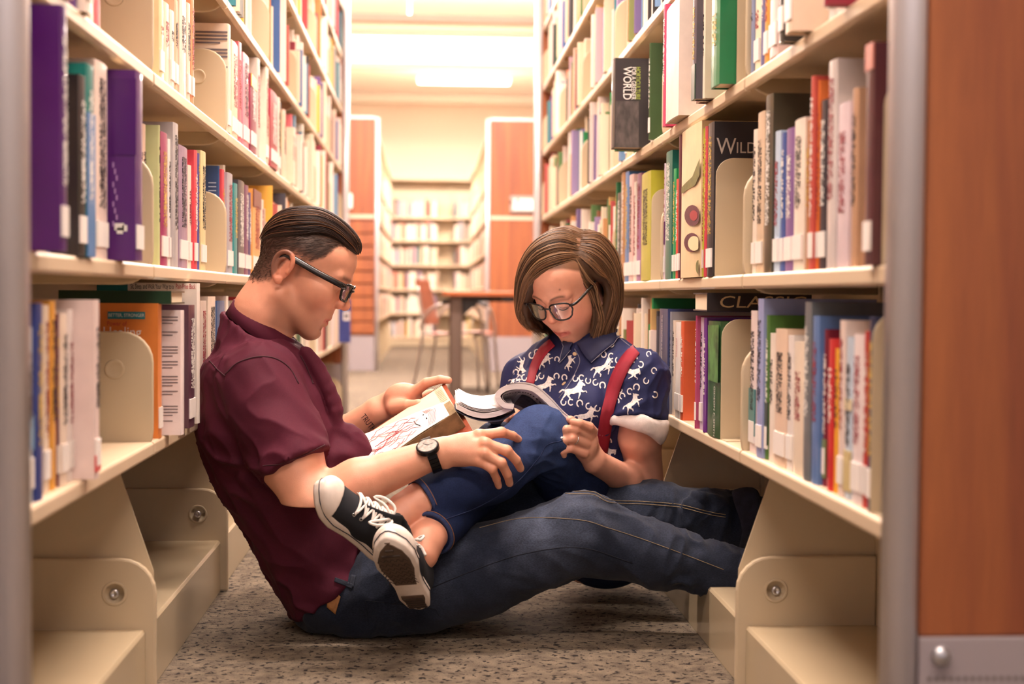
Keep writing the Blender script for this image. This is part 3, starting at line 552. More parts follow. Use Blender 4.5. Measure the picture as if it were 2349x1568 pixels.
# flat-lying books
def flat_book(label, hx, x0, x1, ytop, ybot, Y, dep, text=None):
    p, q = at(x0, ybot, Y), at(x1, ytop, Y); o = MB(); X0, X1, z0, z1 = p[0], q[0], p[2], q[2]; t = 0.003
    o.box(X0, X1, Y, Y+dep, z0, z0+t); o.box(X0, X1, Y, Y+dep, z1-t, z1); o.box(X0, X1, Y, Y+t, z0+t, z1-t)
    b = o.build('book', cover_mat(hx)); tag(b, label, 'book', 'books lying flat'); MB().box(X0+0.004, X1-0.004, Y+t, Y+dep-0.004, z0+t, z1-t).build('page_block', PAGES, b)
    return b, (X0, X1, z0, z1)
cb, bx_ = flat_book('black book lying flat with pale serif title CLASSIC on its spine', '241f22', 1622, 1862, 673, 714, 2.83, 0.15)
put_text('CLASSIC', 0.034, mat('tan_lettering', '#c9ae84', rough=0.5), cb, (at(1748, 694, 2.829)[0], 2.8292, at(1748, 694, 2.829)[2]), (1, 0, 0), (0, 0, 1), width=0.176, shear=0.12)
flat_book('dark green book lying flat on the lowest shelf of the man\'s side', '1f3d28', 134, 393, 667, 695, 2.60, 0.14)
# bookends
def bookend(sgn, sh, bay, label, hgt=0.235, dep=0.13):
    o = thing('bookend', label, 'bookend', group='cream steel bookends'); Y = BAYMIN[sgn, sh, bay]-0.004; z0 = ZS[sgn][sh]; X = lambda u: sgn*(FRONT[sgn]+u)
    MB().prism([(X(u), z0+z) for u, z in rrect(0.004, dep, 0.0005, hgt, 0.035, (0, 0, 1, 1))], Y-0.0015, Y+0.0015, 'y').build('upright_plate', CREAM, o, bevel=0.0008)
    a, b = sorted((X(0.006), X(dep-0.01))); MB().box(a, b, Y-0.045, Y+0.001, z0+0.0003, z0+0.0018).build('foot_plate', CREAM, o)
bookend(1, 1, 1, 'cream bookend in front of the black WILD cover'); bookend(1, 0, 1, 'cream bookend beside the green jungle-print spine'); bookend(1, 1, 0, 'cream bookend next to the trim, second shelf, woman\'s side'); bookend(1, 0, 0, 'cream bookend next to the trim, lowest shelf, woman\'s side', 0.26); bookend(1, 1, 2, 'cream bookend beside the lime green book'); bookend(1, 2, 1, 'cream bookend beside the tall green book, third shelf', 0.27)

# blue book standing proud at the far end of the man's side
def end_book():
    c, p = MB(), MB(); book_geo(-1, 0.42, -0.012, 0.012, 0, 0.235, 0.17, c, p); o = c.build('book', cover_mat('3a4488'), loc=(0, 7.83, ZS[-1][0]+0.0004)); p.build('page_block', PAGES, o)
    tag(o, 'blue book with white barcode sticker jutting out near the man\'s face', 'book', 'books on the man\'s side bookcase')
    MB().add([(-0.46, -0.0128, 0.12), (-0.425, -0.0128, 0.12), (-0.425, -0.0128, 0.17), (-0.46, -0.0128, 0.17)], [(0, 1, 2, 3)]).build('barcode_sticker', STICK, o)
    MB().add([(-0.452, -0.0132, 0.132), (-0.433, -0.0132, 0.132), (-0.433, -0.0132, 0.158), (-0.452, -0.0132, 0.158)], [(0, 1, 2, 3)]).build('barcode', GRYL, o)
end_book()
# ================================================================= implicit-surface modelling kit for bodies and cloth
V = lambda *a: np.array(a, float)
def S(x, y, Y): return np.array(at(x, y, Y))
def smin(a, b, k):
    h = np.clip(0.5+0.5*(b-a)/k, 0, 1); return b*(1-h)+a*h-k*h*(1-h)
def smax(a, b, k): return -smin(-a, -b, k)
class Field:
    def __init__(s, lo, hi, h):
        s.lo = np.array(lo, float); s.h = h; n = np.ceil((np.array(hi)-s.lo)/h).astype(int)+1; s.n = n
        s.ax = [(s.lo[i]+h*np.arange(n[i])).astype(np.float32) for i in range(3)]; s.F = np.full(tuple(n), 1.0, np.float32)
    def _sl(s, lo, hi):
        a = np.clip(np.floor((np.array(lo)-s.lo)/s.h).astype(int), 0, s.n); b = np.clip(np.ceil((np.array(hi)-s.lo)/s.h).astype(int)+1, 0, s.n); return a, b
    def op(s, fn, lo, hi, k, mode):
        m = k+4*s.h; a, b = s._sl(np.array(lo)-m, np.array(hi)+m)
        if (b-a).min() <= 0: return s
        g = [s.ax[i][a[i]:b[i]] for i in range(3)]; x, y, z = g[0][:, None, None], g[1][None, :, None], g[2][None, None, :]
        d = fn(x, y, z).astype(np.float32); sub = s.F[a[0]:b[0], a[1]:b[1], a[2]:b[2]]
        if mode == 'add': r = smin(sub, d, k) if k > 1e-6 else np.minimum(sub, d)
        else: r = smax(sub, -d, k) if k > 1e-6 else np.maximum(sub, -d)
        s.F[a[0]:b[0], a[1]:b[1], a[2]:b[2]] = r; return s
    def add(s, prim, k=0.01): return s.op(prim[0], prim[1], prim[2], k, 'add')
    def cut(s, prim, k=0.005): return s.op(prim[0], prim[1], prim[2], k, 'cut')
    def chain(s, pts, rad, k=0.01, kself=0.004):
        for i in range(len(pts)-1): s.add(cone(pts[i], pts[i+1], rad[i], rad[i+1]), k if i == 0 else kself)
        return s
    def halfcut(s, p, n, k=0.002):
        """remove everything on the +n side of the plane through p"""
        n = np.array(n, float); n /= np.linalg.norm(n); x, y, z = s.ax[0][:, None, None], s.ax[1][None, :, None], s.ax[2][None, None, :]
        s.F = smax(s.F, ((x-p[0])*n[0]+(y-p[1])*n[1]+(z-p[2])*n[2]).astype(np.float32), k); return s
    def nets(s):
        F = s.F; F = np.pad(F, 1, constant_values=1.0); neg = F < 0; sh = F.shape
        c = [neg[i:sh[0]-1+i, j:sh[1]-1+j, k:sh[2]-1+k] for i in (0, 1) for j in (0, 1) for k in (0, 1)]
        cnt = sum(q.astype(np.int8) for q in c); act = (cnt > 0) & (cnt < 8); idx = np.argwhere(act)
        if len(idx) == 0: return np.zeros((0, 3)), np.zeros((0, 4), int)
        val = np.stack([F[idx[:, 0]+i, idx[:, 1]+j, idx[:, 2]+k] for i in (0, 1) for j in (0, 1) for k in (0, 1)], 1)
        cor = np.array([(i, j, k) for i in (0, 1) for j in (0, 1) for k in (0, 1)], float)
        acc = np.zeros((len(idx), 3)); num = np.zeros(len(idx))
        for a in range(8):
            for b in range(a+1, 8):
                if np.abs(cor[a]-cor[b]).sum() != 1: continue
                va, vb = val[:, a], val[:, b]; m = (va < 0) != (vb < 0); t = np.where(m, va/np.where(m, va-vb, 1), 0)
                acc += np.where(m[:, None], cor[a]+t[:, None]*(cor[b]-cor[a]), 0); num += m
        P = s.lo + s.h*(idx - 1 + acc/num[:, None])
        ids = -np.ones(act.shape, np.int64); ids[tuple(idx.T)] = np.arange(len(idx)); Q = []
        for ax in range(3):
            s0 = [slice(1, -1)]*3; s1 = [slice(1, -1)]*3; s0[ax] = slice(0, -1); s1[ax] = slice(1, None)
            a, b = neg[tuple(s0)], neg[tuple(s1)]; e = np.argwhere(a != b)
            if not len(e): continue
            flip = a[tuple(e.T)]; base = e.copy()
            o = [q for q in range(3) if q != ax]
            base[:, o[0]] += 1; base[:, o[1]] += 1
            q = []
            for du, dv in ((-1, -1), (0, -1), (0, 0), (-1, 0)):
                w = base.copy(); w[:, o[0]] += du; w[:, o[1]] += dv; q.append(ids[tuple(w.T)])
            q = np.stack(q, 1); fl = flip if ax != 1 else ~flip; q[~fl] = q[~fl][:, ::-1]; Q.append(q)
        return P, np.concatenate(Q)
def _bb(*ps): a = np.array(ps); return a.min(0), a.max(0)
def cone(a, b, ra, rb):
    a, b = np.array(a, float), np.array(b, float); ab = b-a; L = float(ab@ab)+1e-12; r = max(ra, rb)
    def fn(x, y, z):
        t = np.clip(((x-a[0])*ab[0]+(y-a[1])*ab[1]+(z-a[2])*ab[2])/L, 0, 1)
        return np.sqrt((x-a[0]-t*ab[0])**2+(y-a[1]-t*ab[1])**2+(z-a[2]-t*ab[2])**2)-(ra+t*(rb-ra))
    lo, hi = _bb(a, b); return fn, lo-r, hi+r
def ball(c, r): return cone(c, np.array(c, float)+1e-5, r, r)
def ell(c, r, R=None):
    c = np.array(c, float); r = np.array(r, float); R = np.eye(3) if R is None else np.array(R, float)   # rows of R are the axes
    def fn(x, y, z):
        dx, dy, dz = x-c[0], y-c[1], z-c[2]; q = [R[i][0]*dx+R[i][1]*dy+R[i][2]*dz for i in range(3)]
        k0 = np.sqrt(sum((q[i]/r[i])**2 for i in range(3))); k1 = np.sqrt(sum((q[i]/r[i]**2)**2 for i in range(3)))+1e-9
        return k0*(k0-1)/k1
    m = r.max(); return fn, c-m, c+m
def econe(a, b, u, ra, rb):
    """tube with elliptical section: ra=(r along u, r across) at a, rb at b"""
    a, b = np.array(a, float), np.array(b, float); ab = b-a; Ln = np.linalg.norm(ab); t_ = ab/Ln
    u = np.array(u, float); u = u-t_*(u@t_); u /= np.linalg.norm(u); w = np.cross(t_, u); m = max(*ra, *rb)
    def fn(x, y, z):
        dx, dy, dz = x-a[0], y-a[1], z-a[2]; h = dx*t_[0]+dy*t_[1]+dz*t_[2]; t = np.clip(h/Ln, 0, 1); o = h-t*Ln
        pu = dx*u[0]+dy*u[1]+dz*u[2]; pw = dx*w[0]+dy*w[1]+dz*w[2]; r1 = ra[0]+t*(rb[0]-ra[0]); r2 = ra[1]+t*(rb[1]-ra[1]); mn = np.minimum(r1, r2)
        k0 = np.sqrt((pu/r1)**2+(pw/r2)**2+(o/mn)**2); k1 = np.sqrt((pu/r1**2)**2+(pw/r2**2)**2+(o/mn**2)**2)+1e-6
        return k0*(k0-1)/k1
    lo, hi = _bb(a, b); return fn, lo-m, hi+m
def spline(pts, n):
    """Catmull-Rom through pts (any dimension)"""
    P = np.array(pts, float); P = np.vstack([2*P[0]-P[1], P, 2*P[-1]-P[-2]]); out = []; m = len(P)-3
    for q in np.linspace(0, m, n):
        i = min(int(q), m-1); t = q-i; a, b, c, d = P[i], P[i+1], P[i+2], P[i+3]
        out.append(0.5*((2*b)+(-a+c)*t+(2*a-5*b+4*c-d)*t*t+(-a+3*b-3*c+d)*t**3))
    return np.array(out)
def vnoise(P, scale, seed=0):
    """smooth value noise, -1..1"""
    q = np.asarray(P)*scale + seed*17.31; i = np.floor(q).astype(np.int64); f = q-i; f = f*f*(3-2*f); r = 0
    def hsh(a, b, c):
        n = (a*73856093) ^ (b*19349663) ^ (c*83492791); n = (n*1103515245+12345) & 0x7fffffff; n = (n ^ (n >> 13))*1274126177 & 0x7fffffff; return (n & 0xffff)/32767.5-1
    for a in (0, 1):
        for b in (0, 1):
            for c in (0, 1):
                w = (f[:, 0] if a else 1-f[:, 0])*(f[:, 1] if b else 1-f[:, 1])*(f[:, 2] if c else 1-f[:, 2]); r = r+w*hsh(i[:, 0]+a, i[:, 1]+b, i[:, 2]+c)
    return r
def vnormals(P, Q):
    n = np.zeros_like(P); a = np.cross(P[Q[:, 2]]-P[Q[:, 0]], P[Q[:, 3]]-P[Q[:, 1]])
    for k in range(4): np.add.at(n, Q[:, k], a)
    return n/(np.linalg.norm(n, axis=1)[:, None]+1e-12)
def smooth_mesh(P, Q, it=1, lam=0.5):
    for _ in range(it):
        s = np.zeros_like(P); c = np.zeros(len(P))
        for k in range(4):
            a, b = Q[:, k], Q[:, (k+1) % 4]; np.add.at(s, a, P[b]); np.add.at(c, a, 1); np.add.at(s, b, P[a]); np.add.at(c, b, 1)
        P = P + lam*(s/np.maximum(c, 1)[:, None]-P)
    return P
def np_mesh(name, P, Q, cols=None):
    me = bpy.data.meshes.new(name); me.vertices.add(len(P)); me.vertices.foreach_set('co', np.asarray(P, np.float32).ravel())
    me.loops.add(Q.size); me.loops.foreach_set('vertex_index', Q.astype(np.int32).ravel()); me.polygons.add(len(Q))
    me.polygons.foreach_set('loop_start', np.arange(len(Q), dtype=np.int32)*Q.shape[1]); me.polygons.foreach_set('use_smooth', np.ones(len(Q), bool))
    me.update(calc_edges=True); me.validate()
    if cols is not None:
        ca = me.color_attributes.new('Col', 'FLOAT_COLOR', 'POINT'); ca.data.foreach_set('color', np.hstack([cols, np.ones((len(P), 1))]).astype(np.float32).ravel())
    return me
def join(parts):
    """parts: (P, Q, C) triples -> one"""
    o = 0; Ps, Qs, Cs = [], [], []
    for P, Q, C in parts: Ps.append(P); Qs.append(Q+o); Cs.append(C); o += len(P)
    return np.vstack(Ps), np.vstack(Qs), np.vstack(Cs)
def outward(P, Q):
    """make winding consistent with volume > 0"""
    v = np.einsum('ij,ij->i', P[Q[:, 0]], np.cross(P[Q[:, 1]], P[Q[:, 2]])).sum(); return Q if v > 0 else Q[:, ::-1]
SURF = {}
def surf(key, P, Q): SURF[key] = BVHTree.FromPolygons([tuple(p) for p in P], [tuple(map(int, q)) for q in Q])
def hit(x, y, keys):
    """first point of the named surfaces under a photo position, with its outward normal"""
    d = FW + RT*(x-CX)/FPX - UP*(y-CY)/FPX; d = d/np.linalg.norm(d); best = None
    for k in ([keys] if isinstance(keys, str) else keys):
        l, n, i, ds = SURF[k].ray_cast(Vector(EYE), Vector(d))
        if l is not None and (best is None or ds < best[2]): best = (np.array(l), np.array(n), ds)
    if best is None: return None
    n = best[1]; n = n if n@d < 0 else -n
    return best[0], n
def drape(pts, keys, lift=0.001, n=None):
    """polyline laid on a surface"""
    out = []; last = None
    P = spline(pts, n) if n else pts
    for x, y in P:
        h = hit(x, y, keys)
        if h is not None: out.append(h[0]+h[1]*lift)
    return out
def vcol_mat(name, rough=0.5, sss=0.0, bump=0.0, bscale=300, spec=0.4, mult=None, sheen=0.0, fine=None, fold=None):
    m = bpy.data.materials.new(name); m.use_nodes = True; nt = m.node_tree; b = nt.nodes['Principled BSDF']; L = nt.links
    a = nt.nodes.new('ShaderNodeVertexColor'); a.layer_name = 'Col'; out = a.outputs[0]
    tc = nt.nodes.new('ShaderNodeTexCoord')
    if mult:
        n = nt.nodes.new('ShaderNodeTexNoise'); n.inputs['Scale'].default_value = mult[0]; n.inputs['Detail'].default_value = 4; L.new(tc.outputs['Object'], n.inputs[0])
        r = nt.nodes.new('ShaderNodeMapRange'); r.inputs[1].default_value = 0.3; r.inputs[2].default_value = 0.7; r.inputs[3].default_value = 1-mult[1]; r.inputs[4].default_value = 1+mult[1]; L.new(n.outputs[0], r.inputs[0])
        mx = nt.nodes.new('ShaderNodeMix'); mx.data_type = 'RGBA'; mx.blend_type = 'MULTIPLY'; mx.inputs[0].default_value = 1; L.new(out, mx.inputs[6]); L.new(r.outputs[0], mx.inputs[7]); out = mx.outputs[2]
    if fine:
        n = nt.nodes.new('ShaderNodeTexNoise'); n.inputs['Scale'].default_value = fine[0]; n.inputs['Detail'].default_value = 2
        mp = nt.nodes.new('ShaderNodeMapping'); mp.inputs['Scale'].default_value = fine[2]; L.new(tc.outputs['Object'], mp.inputs[0]); L.new(mp.outputs[0], n.inputs[0])
        r = nt.nodes.new('ShaderNodeMapRange'); r.inputs[1].default_value = 0.35; r.inputs[2].default_value = 0.65; r.inputs[3].default_value = 1-fine[1]; r.inputs[4].default_value = 1+fine[1]; L.new(n.outputs[0], r.inputs[0])
        mx = nt.nodes.new('ShaderNodeMix'); mx.data_type = 'RGBA'; mx.blend_type = 'MULTIPLY'; mx.inputs[0].default_value = 1; L.new(out, mx.inputs[6]); L.new(r.outputs[0], mx.inputs[7]); out = mx.outputs[2]
    L.new(out, b.inputs['Base Color']); b.inputs['Roughness'].default_value = rough; b.inputs['Specular IOR Level'].default_value = spec; b.inputs['Sheen Weight'].default_value = sheen
    if sss: b.inputs['Subsurface Weight'].default_value = sss; b.inputs['Subsurface Radius'].default_value = (0.010, 0.004, 0.002); b.inputs['Subsurface Scale'].default_value = 1.0
    if bump:
        n = nt.nodes.new('ShaderNodeTexNoise'); n.inputs['Scale'].default_value = bscale; n.inputs['Detail'].default_value = 3; L.new(tc.outputs['Object'], n.inputs[0])
        bp = nt.nodes.new('ShaderNodeBump'); bp.inputs['Strength'].default_value = bump; bp.inputs['Distance'].default_value = 0.001; L.new(n.outputs[0], bp.inputs['Height']); L.new(bp.outputs[0], b.inputs['Normal'])
    return m
SKIN = vcol_mat('skin', rough=0.42, sss=0.12, bump=0.25, bscale=700, mult=(35, 0.06))
HAIRM = vcol_mat('hair_strands', rough=0.46, spec=0.35)
def lerpc(C, col, w): return C*(1-w[:, None])+np.array(col)[None]*w[:, None]
def gauss(P, c, r): return np.exp(-(((P-np.array(c))/np.array(r))**2).sum(1))
def sstep(x, a, b): t = np.clip((x-a)/(b-a), 0, 1); return t*t*(3-2*t)
def strands(curves, r0, cols, seg=4, taper=True):
    """thin tapered tubes along polylines -> P, Q, C"""
    Ps, Qs, Cs = [], [], []; o = 0
    for pts, col in zip(curves, cols):
        pts = np.asarray(pts); n = len(pts); t = np.gradient(pts, axis=0); t /= np.linalg.norm(t, axis=1)[:, None]+1e-12
        ref = np.array([0.3, -0.8, 0.5]); u = np.cross(t, ref); u /= np.linalg.norm(u, axis=1)[:, None]+1e-9; w = np.cross(t, u)
        tt = np.linspace(0, 1, n); r = r0*(np.clip(np.minimum((tt+0.05)*8, (1.02-tt)*4), 0.15, 1) if taper else np.ones(n))
        ang = 2*np.pi*np.arange(seg)/seg
        ring = pts[:, None]+r[:, None, None]*(np.cos(ang)[None, :, None]*u[:, None]+np.sin(ang)[None, :, None]*w[:, None])
        Ps.append(ring.reshape(-1, 3)); k = np.arange(seg); kn = (k+1) % seg
        for i in range(n-1): Qs.append(np.stack([o+i*seg+k, o+i*seg+kn, o+(i+1)*seg+kn, o+(i+1)*seg+k], 1))
        Cs.append(np.repeat(np.array(col)[None], n*seg, 0)); o += n*seg
    return np.vstack(Ps), np.vstack(Qs), np.vstack(Cs)
# ================================================================= heads (local axes: forward, side, up from the ear canal)
def head_frame(org, f, u):
    f = np.array(f, float); f /= np.linalg.norm(f); u = np.array(u, float); u -= f*(u@f); u /= np.linalg.norm(u); s = np.cross(u, f)   # s = the person's left
    return np.array(org, float), np.stack([f, s, u])            # rows
def to_world(L, org, R, sc=1.0): return org + sc*(np.asarray(L) @ R)
def build_head(fem=False, neck=None):
    H = Field((-0.125, -0.105, -0.215), (0.165, 0.105, 0.15), 0.0021); k = 0.012
    H.add(ell((0.014, 0, 0.042), (0.099, 0.0765, 0.082)), 0.001)
    H.add(ell((0.058, 0, 0.058), (0.066, 0.06, 0.058)), 0.02)
    if fem:
        H.add(ell((0.058, 0, -0.028), (0.061, 0.059, 0.082)), 0.025)
        for e in (-1, 1):
            H.add(cone((0.012, e*0.048, -0.055), (0.088, e*0.012, -0.095), 0.019, 0.019), 0.02)
            H.add(ell((0.078, e*0.04, -0.03), (0.031, 0.024, 0.03)), 0.03)
        H.add(ell((0.095, 0, -0.1), (0.018, 0.018, 0.014)), 0.015)
    else:
        H.add(ell((0.06, 0, -0.03), (0.063, 0.06, 0.085)), 0.025)
        for e in (-1, 1):
            H.add(cone((0.012, e*0.052, -0.06), (0.096, e*0.014, -0.099), 0.021, 0.02), 0.02)
            H.add(ell((0.08, e*0.047, -0.012), (0.03, 0.022, 0.026)), 0.03)
        H.add(ell((0.1, 0, -0.096), (0.0205, 0.022, 0.018)), 0.014)
    for e in (-1, 1):
        H.add(cone((0.117, e*0.010, 0.034), (0.103, e*0.044, 0.034), 0.0105 if not fem else 0.008, 0.009), 0.016)
        H.cut(ell((0.134, e*0.033, 0.012), (0.024, 0.0185, 0.0135)), 0.016)
        H.add(ell((0.1035, e*0.032, 0.0115), (0.0135, 0.0155, 0.0125)), 0.004)
        H.cut(cone((0.1185, e*0.020, 0.005), (0.113, e*0.045, 0.0065), 0.0014, 0.0012), 0.0015)   # lid line
        H.add(cone((0.108, e*0.017, 0.0165), (0.1, e*0.047, 0.0175), 0.0055, 0.005), 0.006)        # lid fold
    # nose
    tip = (0.138, 0, -0.0165) if not fem else (0.129, 0, -0.016)
    H.add(cone((0.1165, 0, 0.028), tip, 0.008, 0.0115 if not fem else 0.0105), 0.009)
    H.add(ell((tip[0]+0.001, 0, tip[2]), (0.012, 0.0125, 0.0105)), 0.006)
    for e in (-1, 1):
        H.add(ell((tip[0]-0.012, e*0.0115, -0.0235), (0.011, 0.0075, 0.008)), 0.005)
        H.cut(ell((tip[0]-0.007, e*0.0065, -0.0315), (0.0065, 0.0035, 0.004)), 0.003)
    # muzzle and lips
    H.add(ell((0.094, 0, -0.057), (0.029, 0.034, 0.034)), 0.016)
    H.chain([(0.101, -0.026, -0.0625), (0.1135, -0.014, -0.0585), (0.1195, -0.004, -0.0565), (0.1185, 0, -0.0575), (0.1195, 0.004, -0.0565), (0.1135, 0.014, -0.0585), (0.101, 0.026, -0.0625)], [0.002, 0.0056, 0.0066, 0.006, 0.0066, 0.0056, 0.002], 0.004)
    H.chain([(0.101, -0.025, -0.0645), (0.111, -0.014, -0.0695), (0.1165, 0, -0.0715), (0.111, 0.014, -0.0695), (0.101, 0.025, -0.0645)], [0.002, 0.0068, 0.0084, 0.0068, 0.002], 0.004)
    H.chain([(0.103, -0.028, -0.064), (0.1175, -0.014, -0.0638), (0.1255, 0, -0.0640), (0.1175, 0.014, -0.0638), (0.103, 0.028, -0.064)], [0.001]*5, 0.001) if False else None
    pts = [(0.104, -0.028, -0.064), (0.1185, -0.014, -0.0636), (0.1265, 0, -0.0642), (0.1185, 0.014, -0.0636), (0.104, 0.028, -0.064)]
    for a, b in zip(pts[:-1], pts[1:]): H.cut(cone(a, b, 0.0017, 0.0017), 0.002)
    H.cut(ell((0.124, 0, -0.0865), (0.012, 0.016, 0.0055)), 0.008)
    # ears
    for e in (-1, 1):
        R = np.array([[0.97, e*0.22, 0], [-e*0.22, 0.97, 0], [0, 0, 1]])
        c = V(-0.006, e*(0.085 if fem else 0.079), -0.002)
        def loc(a, b, h): return c + R.T @ V(a, e*b, h)
        H.add(ell(loc(0, -0.002, 0.002), (0.020, 0.0055, 0.031), R), 0.003)
        hel = [loc(0.018, 0.001, 0.004), loc(0.016, 0.004, 0.020), loc(0.006, 0.006, 0.032), loc(-0.010, 0.007, 0.031), loc(-0.0205, 0.0065, 0.018), loc(-0.0205, 0.006, 0.0), loc(-0.014, 0.005, -0.016), loc(-0.004, 0.004, -0.029)]
        H.chain(list(spline(hel, 20)), [0.0042]*20, 0.003)
        H.add(ell(loc(0.004, 0.002, -0.029), (0.0095, 0.0045, 0.0095)), 0.004)
        H.cut(ell(loc(-0.002, 0.009, 0.002), (0.0115, 0.0075, 0.019), R), 0.003)
        H.chain(list(spline([loc(-0.002, 0.0045, 0.022), loc(-0.011, 0.0055, 0.012), loc(-0.012, 0.005, -0.003), loc(-0.004, 0.004, -0.016)], 10)), [0.003]*10, 0.003)
        H.add(ell(loc(0.0155, 0.002, -0.003), (0.0045, 0.004, 0.007)), 0.003)
    # neck
    for a, b, ra, rb in (neck or [((-0.012, 0, -0.03), (0.0, 0, -0.115), 0.056, 0.060), ((0.0, 0, -0.115), (0.004, 0, -0.21), 0.060, 0.068)]):
        H.add(cone(a, b, ra, rb), 0.022)
    P, Q = H.nets(); P = smooth_mesh(P, Q, 1, 0.4); return P, outward(P, Q)
SK_M = np.array(hexc('#d99c80')); SK_W = np.array(hexc('#e0a48b'))
def paint_head(L, base, fem=False):
    C = np.repeat(base[None], len(L), 0); f, s, u = L[:, 0], np.abs(L[:, 1]), L[:, 2]
    red = base*np.array([0.98, 0.66, 0.62])
    C = lerpc(C, red, 0.55*gauss(np.stack([f, s, u], 1), (0.135, 0, -0.02), (0.022, 0.02, 0.016)))
    C = lerpc(C, red, (0.55 if fem else 0.4)*gauss(np.stack([f, s, u], 1), (0.095, 0.045, -0.025), (0.03, 0.022, 0.024)))
    C = lerpc(C, base*np.array([0.98, 0.72, 0.66]), 0.6*sstep(s, 0.074, 0.082)*(u < 0.05)*(u > -0.05))
    lip = np.array(hexc('#b5615a' if not fem else '#b8544e'))
    w = np.exp(-((u+0.0645)/(0.0088-0.16*s))**2)*sstep(f-(0.1155-24*s*s), -0.005, 0.001)*(1-sstep(s, 0.022, 0.027))
    C = lerpc(C, lip, 0.8*np.clip(w*1.4, 0, 1))
    if not fem:
        st = np.array(hexc('#7d5a48'))
        beard = sstep(-u, 0.03, 0.05)*sstep(f, 0.0, 0.03)*(1-sstep(-u, 0.118, 0.135))*np.clip(1-1.5*w, 0, 1)
        side = sstep(-u, -0.01, 0.02)*(np.abs(f-0.028) < 0.02)*(s > 0.045)
        C = lerpc(C, st, 0.6*np.clip(beard*(0.45+0.55*sstep(-u, 0.06, 0.095)), 0, 1))
        C = lerpc(C, np.array(hexc('#5b3d2c')), 0.55*np.exp(-((f-0.025)/0.007)**2)*sstep(u, -0.022, 0.0)*(1-sstep(u, 0.03, 0.05))*(s > 0.05))
        # clipped hair at sides and nape
        hair = np.array(hexc('#3d2a20'))
        line = np.interp(f, [-0.12, -0.05, -0.02, 0.0, 0.02, 0.035, 0.05, 0.062, 0.075, 0.1, 0.12], [-0.068, -0.062, -0.045, 0.025, 0.03, 0.028, 0.038, 0.055, 0.085, 0.096, 0.1])
        wv = sstep(u-line+0.004*vnoise(L, 250, 3), -0.004, 0.016)
        dens = 0.55+0.42*sstep(u, 0.02, 0.06)+0.4*sstep(-f, -0.01, 0.06)
        global BUZZ; BUZZ = np.clip(wv*dens, 0, 0.95)
        C = lerpc(C, hair, BUZZ)
        br = np.exp(-((u-0.036-0.05*(s-0.025)*0.2)/0.0045)**2)*sstep(f, 0.09, 0.1)*sstep(s, 0.008, 0.014)*(1-sstep(s, 0.042, 0.05))
        C = lerpc(C, np.array(hexc('#5a3c2a')), 0.7*br)
    else:
        hair = np.array(hexc('#6b4a32'))
        line = np.interp(f, [-0.12, -0.03, 0.0, 0.02, 0.05, 0.08, 0.1, 0.12], [-0.06, -0.05, 0.03, 0.035, 0.058, 0.086, 0.098, 0.104])
        C = lerpc(C, hair, 0.92*sstep(u-line, 0.0, 0.012))
        br = np.exp(-((u-0.034-0.006*np.sin(np.clip((s-0.01)/0.035, 0, 1)*2.6))/0.0026)**2)*sstep(f, 0.09, 0.1)*sstep(s, 0.009, 0.014)*(1-sstep(s, 0.042, 0.05))
        C = lerpc(C, np.array(hexc('#6a4630')), 0.92*br)
        C = lerpc(C, np.array(hexc('#5a3a30')), 0.8*np.exp(-((u-0.0057)/0.0016)**2)*sstep(f, 0.1, 0.106)*sstep(s, 0.018, 0.022)*(1-sstep(s, 0.044, 0.048)))
    return C
GLASS = None
def lens_mat():
    m = bpy.data.materials.new('spectacle_lens'); m.use_nodes = True; nt = m.node_tree
    t = nt.nodes.new('ShaderNodeBsdfTransparent'); g = nt.nodes.new('ShaderNodeBsdfGlossy'); g.inputs['Roughness'].default_value = 0.03
    fr = nt.nodes.new('ShaderNodeFresnel'); fr.inputs[0].default_value = 1.5; mx = nt.nodes.new('ShaderNodeMixShader')
    ad = nt.nodes.new('ShaderNodeMath'); ad.operation = 'MULTIPLY'; ad.inputs[1].default_value = 0.55; nt.links.new(fr.outputs[0], ad.inputs[0])
    nt.links.new(ad.outputs[0], mx.inputs[0]); nt.links.new(t.outputs[0], mx.inputs[1]); nt.links.new(g.outputs[0], mx.inputs[2]); nt.links.new(mx.outputs[0], nt.nodes['Material Output'].inputs[0])
    return m
LENS = lens_mat()
FRAME_BLK = mat('black_acetate', '#141214', rough=0.18, spec=0.6)
